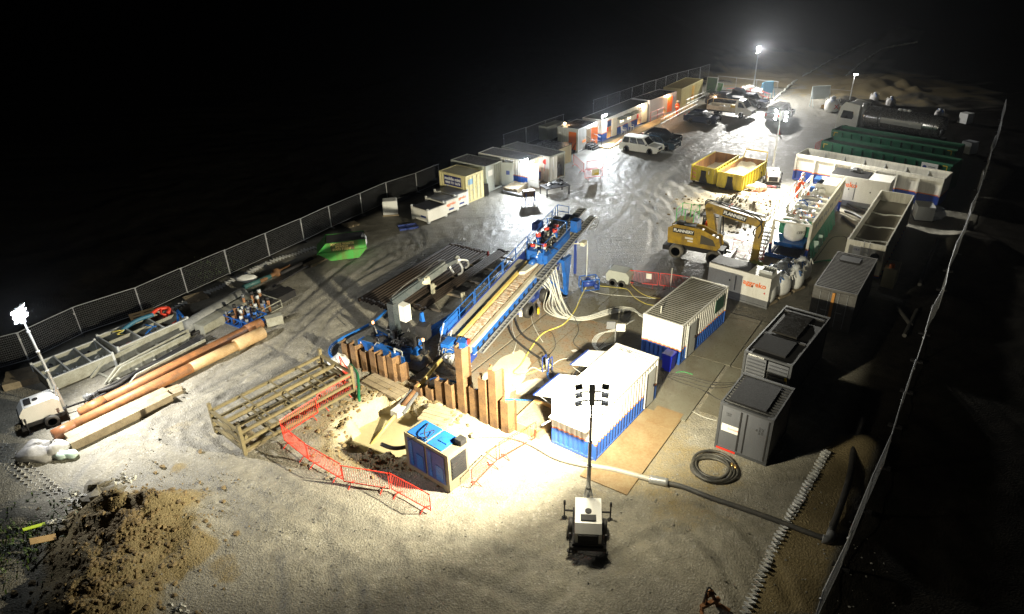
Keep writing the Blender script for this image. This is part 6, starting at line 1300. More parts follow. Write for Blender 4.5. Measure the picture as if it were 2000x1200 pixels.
# the two cold white floodlights on cabin corners
def flood(label, u, v, z, target, power):
    q = G(u, v, z); t = thing('wall_floodlight', label, 'floodlight', (q[0], q[1], z), R(-38), 'cold white corner floodlights')
    for s in (-.35, .35):
        m = MB(); m.cbox((0, s, 0), (.16, .4, .3), 0, 0, .3); h = m.build('lamp_case', DGREY, t); m = MB(); m.cbox((.1, s, -.03), (.03, .36, .26), 0, 0, .3); m.build('lens', GLOW, h)
    m = MB(); m.bar((-.1, 0, -.9), (-.1, 0, .05), .06); m.bar((-.1, -.4, 0), (-.1, .4, 0), .05); m.build('bracket', STEEL, t)
    spot('flood_light', (q[0]+.25, q[1]-.25, z), target, power, (.9, .96, 1), 165, 1, .12); point('flood_spill', (q[0]+.15, q[1]-.5, z+.15), power*.08, (.9, .96, 1), .1)
flood('bright cold floodlights on the corner of the ribbed-roof store', 1022, 314, 2.9, (*G(1030, 430), 0), 6500)
flood('bright cold floodlights between the grey cabin and the long office cabin', 1179, 226, 3.2, (*G(1200, 330), 0), 6000)
# walkways and rails in front of the cabins
def rail_run(label, px, h=1.05, mt=STEEL, name='handrail', gate=False):
    m = MB(); P = [G(*p) for p in px]
    for (a, b_) in zip(P[:-1], P[1:]):
        L = math.hypot(b_[0]-a[0], b_[1]-a[1]); n = max(1, round(L/1.5))
        for z in (h, h*.5): m.tube([(a[0], a[1], z), (b_[0], b_[1], z)], .028, 5)
        for k in range(n+1): x = a[0]+(b_[0]-a[0])*k/n; y = a[1]+(b_[1]-a[1])*k/n; m.tube([(x, y, 0), (x, y, h)], .028, 5)
    return tag(m.build(name, mt), label, 'railing')
rail_run('silver railing beside the dark blue car', [(1290, 250), (1330, 228), (1362, 211)]); rail_run('silver railing in front of the cream end cabin', [(1340, 210), (1380, 192), (1400, 184)])
rail_run('red railing outside the pale cabin with the orange door', [(1270, 240), (1296, 229)], 1.3, REDP); rail_run('green railing panels right of the grey cabin steps', [(1184, 312), (1200, 300)], 1.2, HG_)
rail_run('silver barrier frame beside the white car tail', [(1196, 306), (1210, 292), (1222, 284)], 1.0)
m = MB(); a, yw_, L = SEG(1190, 292, 1360, 206); m.box(0, 0, 0, L, 1.3, .12); tag(m.build('boardwalk', PALE_WOOD, None, loc=(a[0], a[1], .0), rz=yw_), 'wet timber boardwalk along the front of the cabins', 'walkway')
barrier((1142, 352), (1176, 347), 'red barrier with yellow notice lying in the glare below the steps'); barrier((1120, 322), (1140, 340), 'red barrier in shade below the grey cabin'); barrier((1146, 336), (1178, 332), 'red barrier behind the one with the yellow notice')
bb = [o for o in bpy.data.objects if o.get('label', '').startswith('red barrier with yellow')][0]; m = MB(); m.box(.9, -.03, .35, 1.8, -.02, .95); o = m.build('notice', CREAM, bb); m = MB(); m.box(1.2, -.034, .38, 1.75, -.031, .6); m.build('yellow_band', YELLOW, o)
# plastic chairs
def chair(label, u, v, rz):
    t = thing('plastic_chair', label, 'chair', (*G(u, v), .1), rz, 'white plastic chairs'); m = MB(); m.box(-.25, -.25, .42, .25, .25, .45); m.build('seat', WHITE, t); m = MB(); m.bar((-.24, 0, .45), (-.32, 0, .9), .5, .03); m.build('backrest', WHITE, t)
    for y in (-.26, .26): m = MB(); m.bar((-.28, y, .65), (.22, y, .65), .05, .03); m.build('armrest', WHITE, t)
    for x in (-.22, .22):
        for y in (-.24, .24): m = MB(); m.bar((x, y, 0), (x*.9, y, .65 if x > 0 else .42), .05); m.build('leg', WHITE, t)
chair('white plastic chair nearer the open cabin door', 1218, 263, R(-30)); chair('white plastic chair farther along the blue cabin base', 1232, 256, R(-60))
# work tables, trestles, stand
t = thing('work_table', 'steel work table covered in fittings in front of the stores', 'table', G(1068, 388), R(25)); m = MB(); m.box(0, 0, .82, 2.5, 1.5, .88); m.build('tabletop', BLACK, t)
for x in (.05, 2.4):
    for y in (.05, 1.4): m = MB(); m.bar((x, y, 0), (x, y, .82), .08); m.build('leg', BLACK, t)
junk(t, 1.3, .75, .9, 26, (1.0, .5), 77, (STEEL, BLACK, DGREY))
t = thing('blue_vice_stand', 'rusty block on blue trestle stands in front of the floodlit store', 'stand', G(1025, 402), R(15)); m = MB(); m.cbox((.5, .4, 1.0), (1.1, .6, .55)); m.build('vice_block', RUST, t)
for x, y in ((.1, -.1), (.9, -.1), (.1, .9), (1.0, .9)):
    m = MB(); m.bar((x, y, .9), (x-.2, y-.25, 0), .05); m.bar((x, y, .9), (x+.2, y-.25, 0), .05); m.bar((x, y, .9), (x, y+.3, 0), .05); m.cyl((x, y, .9), (x, y, 1.15), .06, 8); m.build('trestle', DBLUE, t)
slab('steel beam lying on the ground left of the trestle stand', ((984, 377), (1022, 386), .3), .0, .25, DGREY, 1, 'beam', 'steel_beam')
slab('stack of timber sleepers beside the blue stripe of the floodlit store', ((996, 378), (1018, 365), 1.5), .0, .5, WOOD, 4, 'timber', 'timber_stack')
t = thing('wheelbarrow', 'wheelbarrow tipped up against the grey-green container', 'wheelbarrow', G(948, 384), R(100)); m = MB(); m.prism([(-.1, .2), (.35, .3), (.5, 1.1), (.2, 1.15)], -.35, .35, 'xz'); m.build('tub', BLACK, t); a_, b_ = MB(), MB(); wheel(a_, b_, (.3, -.3, .2), .2, .1); w = a_.build('wheel', RUBBER, t, True); b_.build('rim', YELLOW, w, True); m = MB(); m.bar((0, -.25, .1), (.6, -.25, 1.5), .04); m.bar((0, .25, .1), (.6, .25, 1.5), .04); m.build('handle', HG_, t)
# ================================================================ vehicles
def car(label, pos, rz, col, kind='suv', group='cars parked by the cabins', name='parked_car', cat='car'):
    t = thing(name, label, cat, pos, rz, group); L, W, H = {'suv': (4.5, 1.85, 1.74), 'hatch': (4.2, 1.78, 1.52), 'pickup': (5.2, 1.85, 1.78), 'van': (5.0, 1.95, 1.95)}[kind]; r = .36 if kind != 'hatch' else .32; h = L/2; fx, rx = h-.85, -h+.85
    def arch(xc): return [(xc-r*1.2, .28), (xc-r*1.05, .6), (xc-r*.5, .82), (xc+r*.5, .82), (xc+r*1.05, .6), (xc+r*1.2, .28)]
    belt = .98 if kind != 'hatch' else .9
    tail = {'suv': [(-h, .95), (-h+.08, belt+.05)], 'hatch': [(-h, .9), (-h+.08, belt+.03)], 'pickup': [(-h, 1.05), (-h+.02, 1.12), (-.6, 1.12), (-.6, belt)], 'van': [(-h, 1.0), (-h+.02, belt+.1)]}[kind]
    prof = [(-h, .4)]+[(x, z) for x, z in arch(rx)]+arch(fx)+[(h, .38), (h+.03, .7), (h-.1, .88), (h-1.15, belt)]+list(reversed(tail))
    m = MB(); n = len(prof); ys = ((-W/2+.12, .93), (-W/2, 1.0), (W/2, 1.0), (W/2-.12, .93)); vs = []
    m.prism(prof, -W/2, W/2, 'xz'); b = m.build('body', col, t); bv = b.modifiers.new('b', 'BEVEL'); bv.width = .07; bv.segments = 2; bv.limit_method = 'ANGLE'; bv.angle_limit = R(35)
    gx = {'suv': (-h+.08, -h+.4, .45, 1.15), 'hatch': (-h+.1, -h+.75, .2, 1.05), 'pickup': (-.62, -.45, .75, 1.35), 'van': (-h+.06, -h+.2, h-1.7, h-1.0)}[kind]; i = .2; zt = H
    lo = [(gx[0], -W/2+.06), (gx[3], -W/2+.06), (gx[3], W/2-.06), (gx[0], W/2-.06)]; hi = [(gx[1], -W/2+i), (gx[2], -W/2+i), (gx[2], W/2-i), (gx[1], W/2-i)]
    m = MB(); m.add([(x, y, belt-.02) for x, y in lo]+[(x, y, zt) for x, y in hi], [(4, 5, 6, 7), (0, 1, 5, 4), (1, 2, 6, 5), (2, 3, 7, 6), (3, 0, 4, 7)]); g = m.build('roof', col, t); bv = g.modifiers.new('b', 'BEVEL'); bv.width = .06; bv.segments = 2
    P = lambda c0, c1, f: tuple(c0[j]+(c1[j]-c0[j])*f for j in range(3))
    for s in (-1, 1):
        a0 = (gx[0], s*(W/2-.06), belt); a1 = (gx[3], s*(W/2-.06), belt); a2 = (gx[2], s*(W/2-i), zt); a3 = (gx[1], s*(W/2-i), zt)
        for f0, f1 in ((.05, .3), (.34, .62), (.65, .93)) if kind in ('suv', 'hatch') else ((.06, .94),) if kind == 'pickup' else ((.72, .95),):
            q = [P(P(a0, a1, f), P(a3, a2, f), g_) for f, g_ in ((f0, .12), (f1, .12), (f1, .86), (f0, .86))]; q = [(x, y+s*.012, z) for x, y, z in q]
            m = MB(); m.add(q+[(x, y-s*.03, z) for x, y, z in q], [(0, 1, 2, 3), (4, 5, 6, 7), (0, 1, 5, 4), (2, 3, 7, 6)]); m.build('side_window', GLASS, t)
    for (xa, xb, s, nm) in ((gx[3], gx[2], 1, 'windscreen'), (gx[0], gx[1], -1, 'rear_window')):
        q = []
        for y, f in ((-.86, .1), (.86, .1), (.84, .9), (-.84, .9)): wy = (W/2-.06)*(1-f)+(W/2-i)*f; q.append((xa+(xb-xa)*f+s*.014, y*wy, belt+(zt-belt)*f))
        m = MB(); m.add(q+[(x-s*.03, y, z) for x, y, z in q], [(0, 1, 2, 3), (4, 5, 6, 7), (0, 1, 5, 4), (2, 3, 7, 6)]); m.build(nm, GLASS, t)
    for x in (fx, rx):
        for s in (-1, 1): a, b_ = MB(), MB(); wheel(a, b_, (x, s*(W/2-.12), r), r, .22); w = a.build('wheel', RUBBER, t, True); b_.build('rim', mat('alloy', (.4, .4, .4), amt=.3, rough=.3, metal=.7), w, True)
    for s in (-1, 1):
        m = MB(); m.cbox((h-.1, s*(W/2-.3), .74), (.18, .38, .16)); m.build('headlight', mat('headlight_glass', (.7, .72, .75), amt=.1, rough=.1), t); m = MB(); m.cbox((-h+.03, s*(W/2-.14), .88), (.1, .2, .35)); m.build('tail_light', REDP, t)
        m = MB(); m.cbox((gx[3]-.15, s*(W/2+.08), belt+.1), (.12, .2, .14)); m.build('mirror', BLACK, t)
    m = MB(); m.box(h-.02, -.45, .55, h+.05, .45, .78); m.build('grille', BLACK, t); m = MB(); m.box(-h+.05, -W/2+.1, .22, h-.1, W/2-.1, .42); m.build('underbody', BLACK, t)
    m = MB(); m.box(h+.03, -.26, .42, h+.065, .26, .53); m.build('number_plate', WHITE, t)
    if kind == 'pickup': m = MB(); m.box(-h+.1, -W/2+.12, 1.122, -.75, W/2-.12, 1.135); m.build('bed_cover', BLACK, t)
    if kind in ('van',):
        m = MB()
        for k in range(8): m.box(-h+.3+k*.42, -W/2+.3, H+.001, -h+.36+k*.42, W/2-.3, H+.03)
        m.build('roof_ribs', col, t)
    return t
CW = mat('car_white', (.72, .73, .7), (.5, .48, .42), .3, .25, spec=.6); CDB = mat('car_dark_blue', (.006, .012, .035), (.02, .02, .02), .3, .2, spec=.7); CGB = mat('car_grey_blue', (.02, .04, .06), (.03, .03, .03), .3, .2, spec=.7); CBK = mat('car_black', (.012, .013, .018), amt=.2, rough=.15, spec=.8); CSV = mat('van_grey', (.2, .2, .2), (.12, .11, .1), .4, .3)
car('white off-road car parked nearest the cabin steps', (14.9, 76.3), R(-35), CW, 'suv'); car('grey-blue hatchback parked just beyond the white car', (17.2, 77.6), R(-36), CGB, 'hatch'); car('black low car between the grey-blue hatchback and the boardwalk', (17.9, 79.9), R(-36), CBK, 'hatch')
car('dark navy hatchback parked alone beside the silver railing', (24.9, 88.9), R(-34), CDB, 'hatch'); q = G(1412, 207); car('black estate car behind the white tipper truck', (q[0], q[1]), R(-36), CBK, 'suv')
q = G(1461, 208); car('dark blue pickup truck with bonnet shining, farthest right of the parked row', q, R(-36), CDB, 'pickup'); q = G(1437, 198); car('black pickup truck farthest back in the parked row', q, R(-36), CBK, 'pickup')
q = G(1522, 232); car('grey van standing in its own shadow behind the middle lighting tower', q, R(48), CSV, 'van', group=None, name='grey_van', cat='van')
# white tipper truck
q = G(1428, 226); t = thing('tipper_truck', 'white dropside truck with timber and yellow box on its bed', 'truck', q, R(-38))
m = MB(); m.prism([(.9, .45), (1.15, .45), (1.3, .85), (1.9, .85), (2.1, .45), (2.85, .45), (2.9, 1.0), (2.2, 1.3), (1.55, 2.15), (.9, 2.2)], -.98, .98, 'xz'); b = m.build('cab', CW, t); bv = b.modifiers.new('b', 'BEVEL'); bv.width = .07; bv.segments = 2
for s in (-1, 1): m = MB(); y = s*.985; m.prism([(1.1, 1.35), (2.05, 1.35), (1.5, 2.0), (1.1, 2.0)], y-.01, y+.01, 'xz'); m.build('side_window', GLASS, t)
m = MB(); m.bar((2.2, 0, 1.33), (1.58, 0, 2.12), 1.7, .05); m.build('windscreen', GLASS, t); m = MB(); m.box(2.86, -.5, .65, 2.93, .5, .95); m.build('grille', BLACK, t)
for s in (-1, 1):
    m = MB(); m.cbox((2.75, s*.75, .95), (.25, .3, .25)); m.build('headlight', _mats['headlight_glass'], t)
    for x in (-1.75, 1.6): a, b_ = MB(), MB(); wheel(a, b_, (x, s*.85, .36), .36, .25); w = a.build('wheel', RUBBER, t, True); b_.build('rim', mat('muddy_rim', (.35, .3, .22), (.2, .16, .1), .6), w, True)
m = MB(); m.box(-3.1, -1.0, .8, .8, 1.0, .88)
for y in (-1.03, .98): m.box(-3.1, y, .7, .8, y+.05, 1.25)
m.box(-3.12, -.98, .7, -3.07, .98, 1.25); m.box(.75, -1.0, .7, .82, 1.0, 1.9); m.build('bed', mat('muddy_white', (.6, .57, .48), (.3, .25, .17), .6), t)
m = MB(); m.box(-3.0, -.5, .45, .9, .5, .79); m.build('chassis', BLACK, t); m = MB()
for y in (-.95, .95): m.bar((-3.05, y, 1.25), (-3.05, y, 1.9), .06); 
m.bar((-3.05, -.95, 1.9), (-3.05, .95, 1.9), .06); m.bar((-3.05, .95, 1.85), (.75, .95, 1.85), .05); m.build('ladder_rack', PALE_WOOD, t)
m = MB(); m.cbox((.3, -.3, 1.2), (.6, .8, .6)); m.build('yellow_box', YELLOW, t)
for k in range(2): m = MB(); m.blob((-1.2+.8*k, -.4, 1.1), (.45, .4, .22), 10, 6, .1, seed=k); m.build('white_sack', PLASTIC_W, t, True)
# signs by the haul road
def sign(label, u, v, rz, W, H, z0, mt, frame=STEEL, cat='sign', words=None):
    t = thing('board_sign', label, cat, G(u, v), rz); m = MB(); m.box(-W/2, -.03, z0, W/2, .03, z0+H); o = m.build('panel', mt, t); m = MB()
    for x in (-W/2, W/2): m.bar((x, 0, 0), (x, 0, z0+H), .07); m.bar((x, 0, z0+H*.7), (x, -1.0, 0), .06)
    m.bar((-W/2, 0, z0+H), (W/2, 0, z0+H), .07); m.build('frame', frame, t); return t
sign('pale blue sign board on raking legs behind the cars', 1497, 192, R(15), 1.6, 1.6, .7, mat('pale_blue_board', (.12, .35, .6), amt=.2), mat('blue_frame', (.1, .3, .45)))
sign('dark sign board leaning left of the pale blue one', 1487, 190, R(60), 1.4, 1.4, .6, mat('dark_board', (.05, .08, .09)), mat('blue_frame', (.1, .3, .45)))
sign('blank grey information board on tall posts where the haul road starts', 1598, 208, R(5), 2.5, 1.7, 1.0, mat('grey_board', (.45, .5, .5), amt=.3), mat('pale_post', (.6, .68, .7)))
sign('notice board with green and red panels beside the cream end cabin', 1388, 190, R(-40), 1.6, 2.2, .6, mat('slate_board', (.06, .1, .11), (.08, .2, .08), .6), LGREY); sign('small green and white notice board at the end of the railing', 1401, 188, R(-40), 1.4, 1.3, .6, mat('green_white_board', (.5, .5, .4), (.05, .25, .05), .9, scale=1), LGREY)
for k, (px, lb_) in enumerate((([(1512,197),(1545,166),(1590,138),(1640,110),(1690,86)], 'white edging strip along the left of the haul road'), ([(1612,183),(1640,160),(1666,138),(1700,112),(1730,95),(1790,84)], 'white edging strip along the right of the haul road'))):
    m = MB(); P = arc([(*G(u, v), .1) for u, v in px], 14); r_ = random.Random(k)
    m.tube([p+Vector((r_.gauss(0, .08), r_.gauss(0, .08), 0)) for p in P], [r_.uniform(.1, .2) for _ in P], 6); tag(m.build('road_edging', mat('edging_white', (.7, .7, .66), (.4, .38, .3), .6), None), lb_, 'edging')
q = G(1658, 203); h = HG(1655, 206, 150); t = thing('lamp_post', 'thin distant lamp post with a small light by the haul road', 'lamp post', q); m = MB(); m.cyl((0, 0, 0), (0, 0, h), .05, 8); m.build('pole', STEEL, t); m = MB(); m.cbox((.15, 0, h+.1), (.5, .25, .15)); m.build('lamp_head', lamp_mat('distant_led', (.95, .97, 1), 12), t)
point('lamp_post_light', (q[0]+.2, q[1]-.3, h-.2), 120, (1, .97, .9), .1)
for (u, v, lb_) in ((1628, 205, 'tan timber bollard beside the information board'),): pass
m = MB(); a, yw_, L = SEG(1603, 212, 1640, 216); m.box(0, 0, 0, L, .5, .45); tag(m.build('kerb_timber', PALE_WOOD, None, loc=(a[0], a[1], 0), rz=yw_), 'tan timber baulk below the information board', 'timber')
q = G(1478, 192); m = MB(); m.blob((q[0], q[1], .9), (.9, .7, .5), 14, 8, .15, seed=4); m.box(q[0]-.7, q[1]-.5, 0, q[0]+.7, q[1]+.5, .6); tag(m.build('white_bag', PLASTIC_W, None), 'white bulk bag between the parked cars and the sign boards', 'bag')
rail_run('red railing behind the farthest parked cars', [(1418, 190), (1450, 188), (1478, 192), (1500, 200)], 1.2, REDP)
# ================================================================ people
def person(label, loc, rz, J, jacket, legs, helmet=None, scale=1.0, sitting=False):
    """J: joint name -> local position; one skinned body, coloured by region"""
    t = thing('person', label, 'person', loc, rz); names = list(J); idx = {n: i for i, n in enumerate(names)}
    E_ = [('pelvis', 'chest'), ('chest', 'neck'), ('neck', 'head'), ('head', 'crown'), ('chest', 'shl'), ('shl', 'ell'), ('ell', 'wrl'), ('wrl', 'hal'), ('chest', 'shr'), ('shr', 'elr'), ('elr', 'wrr'), ('wrr', 'har'), ('pelvis', 'hil'), ('hil', 'knl'), ('knl', 'anl'), ('anl', 'tol'), ('pelvis', 'hir'), ('hir', 'knr'), ('knr', 'anr'), ('anr', 'tor')]
    rad = {'pelvis': (.17, .13), 'chest': (.2, .14), 'neck': (.07, .07), 'head': (.095, .11), 'crown': (.06, .07), 'sh': (.085, .085), 'el': (.065, .065), 'wr': (.05, .05), 'ha': (.045, .03), 'hi': (.12, .12), 'kn': (.085, .085), 'an': (.065, .065), 'to': (.05, .04)}
    me = bpy.data.meshes.new('body'); me.from_pydata([J[n] for n in names], [(idx[a], idx[b_]) for a, b_ in E_], []); o = bpy.data.objects.new('body_src', me); COL.objects.link(o)
    md = o.modifiers.new('s', 'SKIN'); md.use_smooth_shade = True
    for i, n in enumerate(names): sv = me.skin_vertices[0].data[i]; sv.radius = rad.get(n) or rad[n[:2]]; sv.use_root = (n == 'pelvis')
    sb = o.modifiers.new('d', 'SUBSURF'); sb.levels = 1; sb.render_levels = 1
    bpy.context.view_layer.update(); m2 = bpy.data.meshes.new_from_object(o.evaluated_get(bpy.context.evaluated_depsgraph_get())); bpy.data.objects.remove(o)
    for mt_ in (jacket, legs, SKIN, BLACK): m2.materials.append(mt_)
    reg = {0: ['chest', 'neck', 'shl', 'shr', 'ell', 'elr', 'wrl', 'wrr'], 1: ['pelvis', 'hil', 'hir', 'knl', 'knr', 'anl', 'anr'], 2: ['head', 'crown', 'hal', 'har'], 3: ['tol', 'tor']}; jr = {n: k for k, v in reg.items() for n in v}
    JV = {n: Vector(J[n]) for n in names}
    for p in m2.polygons: c = p.center; n = min(names, key=lambda n: (JV[n]-c).length-(.05 if n == 'chest' else 0)); p.material_index = jr[n]
    b = bpy.data.objects.new('body', m2); COL.objects.link(b); b.parent = t; t.scale = (scale,)*3
    if helmet: hd = JV['crown']; m = MB(); m.lathe([(.17, -.03), (.14, -.02), (.135, .05), (.1, .11), (.03, .14)], 14, (hd.x, hd.y, hd.z+.0)); m.build('helmet', helmet, t, True)
    if not sitting:
        c = JV['chest']; m = MB(); m.lathe([(.215, -.2), (.215, -.15)], 14, (c.x, c.y, c.z)); m.build('reflective_band', mat('reflective', (.8, .8, .78), amt=.1), t, True)
    return t
SKIN = mat('skin', (.5, .3, .2), amt=.2); HIV = mat('hi_vis_orange', (.9, .12, .01), (.75, .1, .01), .3, .6); 
def standing(lean=0.0, armf=.15, step=.12):
    return dict(pelvis=(0, 0, .95), chest=(lean*.6, 0, 1.3), neck=(lean, 0, 1.5), head=(lean*1.1+.02, 0, 1.64), crown=(lean*1.1+.02, 0, 1.73), shl=(lean*.7, .2, 1.42), ell=(lean*.7+armf*.5, .28, 1.15), wrl=(lean*.7+armf*1.6, .24, .95), hal=(lean*.7+armf*2, .22, .88), shr=(lean*.7, -.2, 1.42), elr=(lean*.7+armf*.4, -.28, 1.15), wrr=(lean*.7+armf*1.4, -.22, .96), har=(lean*.7+armf*1.8, -.2, .89), hil=(0, .1, .9), knl=(step*.5, .12, .5), anl=(-step*.3, .12, .09), tol=(-step*.3+.17, .13, .05), hir=(0, -.1, .9), knr=(0, -.12, .5), anr=(-step, -.12, .09), tor=(-step+.17, -.13, .05))
person('person in orange high visibility clothing and white helmet walking past the orange cabin door', (*G(1322, 229), .1), R(-140), standing(.05, .1, .25), HIV, HIV, WHITE, 1.12)
# ================================================================ yellow skips
def yskip(label, A, yw_, L, W, H, fill, near_open=False, hoop=False, bent=False):
    t = thing('yellow_skip', label, 'skip', A, yw_, 'yellow open skips'); e = .06
    IN = mat('rusty_skip_inside', (.36, .17, .05), (.12, .07, .04), .7, .7, scale=2, streak=True)
    for y0, s in ((-e, 1), (-W, -1)):
        m = MB(); m.box(0, y0, .12, L, y0+e, H); m.build('side_panel', YEL2, t); m = MB(); yy = y0+e+.002 if s > 0 else y0-.002
        for k in range(9): x = .1+k*(L-.3)/8; m.box(x, min(yy, yy+s*.09), .15, x+.1, max(yy, yy+s*.09), H-.05)
        m.box(-.02, min(yy, yy+s*.1), H-.045, L+.02, max(yy, yy+s*.1), H+.03); m.build('rib', YEL2, t)
        m = MB(); yi = y0-.004 if s > 0 else y0+e+.004; m.box(e, min(yi, yi-s*.004), .2, L-e, max(yi, yi-s*.004), H-.02); m.build('inner_face', IN, t)
    m = MB(); m.box(L-e, -W+e, .12, L, -e, H); m.build('end_panel', YEL2, t); m = MB(); m.box(L-e-.008, -W+e+.01, .2, L-e-.004, -e-.01, H); m.build('inner_face', IN, t)
    m = MB(); 
    if not near_open: m.box(0, -W+e, .12, e, -e, H); m.build('front_panel', YEL2, t)
    else:
        m.box(0, 0, 0, .06, W, H-.15); o = m.build('open_tailgate', YEL2, t, loc=(-.05, -W+.1, .15), rz=R(-6)); mm = MB()
        for k in range(3): mm.bar((-.005, W-.5, .3+.4*k), (-.005, W-.05, .45+.4*k), .02, .14)
        mm.build('red_white_stripes', mat('stripe_red', (.6, .08, .05), (.6, .55, .5), .6), o)
        text('1', .5, face((-.01, .55, 1.0), NR, UPZ), TXT_W, o)
    m = MB(); m.box(-.005, -W*.62, .3, .0-.002, -W*.4, 1.3); m.prism([(-W*.7, .15), (-W*.35, .15), (-W*.45, 1.1), (-W*.58, 1.1)], -.09, -.006, 'yz'); m.build('hook_plate', BLACK, t)
    m = MB(); m.box(0, -W+.2, .0, L, -W+.4, .119); m.box(0, -.4, .0, L, -.2, .119); m.build('skid', BLACK, t)
    m = MB(); n = 12; vs = []
    for i in range(n+1):
        for j in range(7): x = e+(L-2*e)*i/n; y = -W+e+(W-2*e)*j/6; vs.append((x, y, fill+(.12*math.sin(i*1.3+j)+.1*math.cos(j*1.7-i)) if not near_open else fill*(.3+.9*i/n)+.1*math.sin(i+j)))
    m.add(vs, [(i*7+j, (i+1)*7+j, (i+1)*7+j+1, i*7+j+1) for i in range(n) for j in range(6)]); m.build('sand_load', mat('sand_load', (.42, .36, .24), (.25, .2, .13), .6, .85, bump=.5), t, True)
    if hoop: m = MB(); m.tube([(L, -.05, H), (L+.25, -.1, H+.75), (L+.25, -W+.1, H+.75), (L, -W+.05, H)], .05, 8); m.build('hoop', YELLOW, t)
    return t
YEL2 = mat('scratched_yellow', (.66, .52, .03), (.1, .07, .03), .6, .5, scale=1.8, streak=True)
A = np.array(G(1399, 367)); yskip('yellow skip filled with sand, with a raised hoop, right of the pair', A, R(50.5), 5.9, 2.4, 1.6, 1.15, hoop=True)
A = np.array(G(1346, 357)); yskip('yellow skip with its tailgate swung open, left of the pair', (A[0]+.2, A[1]+.3), R(52), 5.7, 2.4, 1.65, .55, near_open=True)
# ================================================================ excavator
ex = np.array([14.15, 47.65]); ey = R(-31); YEX = mat('digger_yellow', (.5, .31, .02), (.16, .11, .04), .7, .4)
t = thing('wheeled_excavator', 'yellow wheeled excavator with its arm reaching down to the right', 'excavator', (ex[0], ex[1]), ey)
def inpl(o, yw_, u, v, y0=0.0):
    d = CFW+CX*(u-1000)/CF-CU*(v-600)/CF; c, s = math.cos(yw_), math.sin(yw_); ox, oy = o[0]-s*y0, o[1]+c*y0
    tt = ((0-ox)*(-s)+(0-oy)*c)/(-(d[0]*(-s)+d[1]*c)); X, Y, Zz = d[0]*tt, d[1]*tt, CH+d[2]*tt
    return Vector(((X-ox)*c+(Y-oy)*s, y0, Zz))
apex = inpl(ex, ey, 1386, 404, -.1); tip = inpl(ex, ey, 1484, 436, -.1); dip = inpl(ex, ey, 1472, 512, -.1); print('exc', apex, tip, dip)
for k, x in enumerate((-1.4, 1.4)):
    for y in (-1.05, 1.05): a, b_ = MB(), MB(); wheel(a, b_, (x, y, .55), .55, .5); w = a.build('wheel', mat('muddy_tyre', (.06, .058, .052), (.25, .22, .17), .6, .8), t, True); b_.build('rim', DGREY, w, True)
m = MB(); m.box(-1.9, -.5, .5, 1.9, .5, .95); m.box(-1.4, -.95, .55, -1.2, .95, .75); m.box(1.3, -.95, .55, 1.5, .95, .75); m.cyl((0, 0, .95), (0, 0, 1.2), .7, 20); m.build('chassis', BLACK, t)
m = MB(); m.prism([(2.3, .15), (2.5, .1), (2.6, .8), (2.45, .85)], -1.2, 1.2, 'xz'); m.bar((1.8, -.5, .6), (2.4, -.5, .5), .15); m.bar((1.8, .5, .6), (2.4, .5, .5), .15); m.build('dozer_blade', LGREY, t)
m = MB(); m.box(-2.5, -1.0, .45, -2.0, 1.0, .8); m.cbox((-2.4, .7, .5), (.4, .4, .6), .5); m.build('rear_outrigger', BLACK, t)
m = MB(); m.prism([(-2.0, 1.25), (1.55, 1.25), (1.75, 1.5), (1.6, 2.05), (.3, 2.55), (-1.6, 2.6), (-2.05, 2.3)], -1.25, -.35, 'xz'); bb_ = m.build('engine_cover', YEX, t); bv = bb_.modifiers.new('b', 'BEVEL'); bv.width = .08; bv.segments = 2
m = MB(); m.prism([(-2.0, 1.25), (-1.0, 1.25), (-1.0, 2.45), (-2.0, 2.45)], -.35, 1.25, 'xz'); m.box(-1.0, -.35, 1.25, 1.4, 1.25, 1.5); m.build('rear_housing', YEX, t)
m = MB(); m.box(-1.8, -1.0, 2.605, -.2, -.4, 2.63); m.cbox((-1.3, -.7, 2.7), (.5, .35, .18)); m.build('engine_grille', BLACK, t)
m = MB(); m.prism([(.35, 1.5), (1.5, 1.5), (1.25, 1.95), (.35, 2.2)], -1.262, -1.256, 'xz'); m.build('side_vent', mat('dark_vent', (.07, .06, .04)), t)
m = MB(); m.box(-1.75, -1.266, 2.05, -.15, -1.256, 2.42); o = m.build('name_panel', BLACK, t); text('FLANNERY', .3, face((-.95, -1.27, 2.235), (1, 0, 0), UPZ), TXT_W, o, bold=.012)
m = MB(); m.box(-.8, -1.262, 1.7, -.2, -1.256, 1.85); m.box(-.6, -1.262, 1.5, -.2, -1.256, 1.62); m.build('small_plate', WHITE, t)
m = MB(); 
for p_, q_ in (((.0, .4), (.0, 1.2)), ((1.35, .4), (1.35, 1.2))): 
    for y in p_[1], q_[1]: m.bar((p_[0] if p_[0] else -.1, y, 1.5), (p_[0]*.9, y, 3.05), .08)
m.box(-.15, .36, 3.05, 1.25, 1.25, 3.12); m.box(-.15, .36, 1.5, 1.45, 1.25, 1.7); m.build('cab_frame', BLACK, t)
m = MB(); m.box(.0, 1.21, 1.75, 1.28, 1.225, 3.0); m.build('cab_glass', mat('clear_glass', (.3, .35, .35), amt=.1, rough=.05, alpha=.25), t)
m = MB(); m.cbox((.25, .8, 1.95), (.5, .5, .12)); m.cbox((.0, .8, 2.3), (.12, .45, .65)); m.build('seat', BLACK, t)
m = MB(); HR = mat('hi_vis_green_rail', (.08, .6, .12), amt=.4); c = [(-1.9, -.2), (-1.9, 1.2), (-.6, 1.2), (-.6, -.2)]
for (x, y) in c+[(-1.25, 1.2), (-1.25, -.2)]: m.bar((x, y, 2.45), (x, y, 3.5), .045)
for z in (3.0, 3.5): m.tube([(x, y, z) for x, y in c], .025, 5)
m.build('top_rail', HR, t)
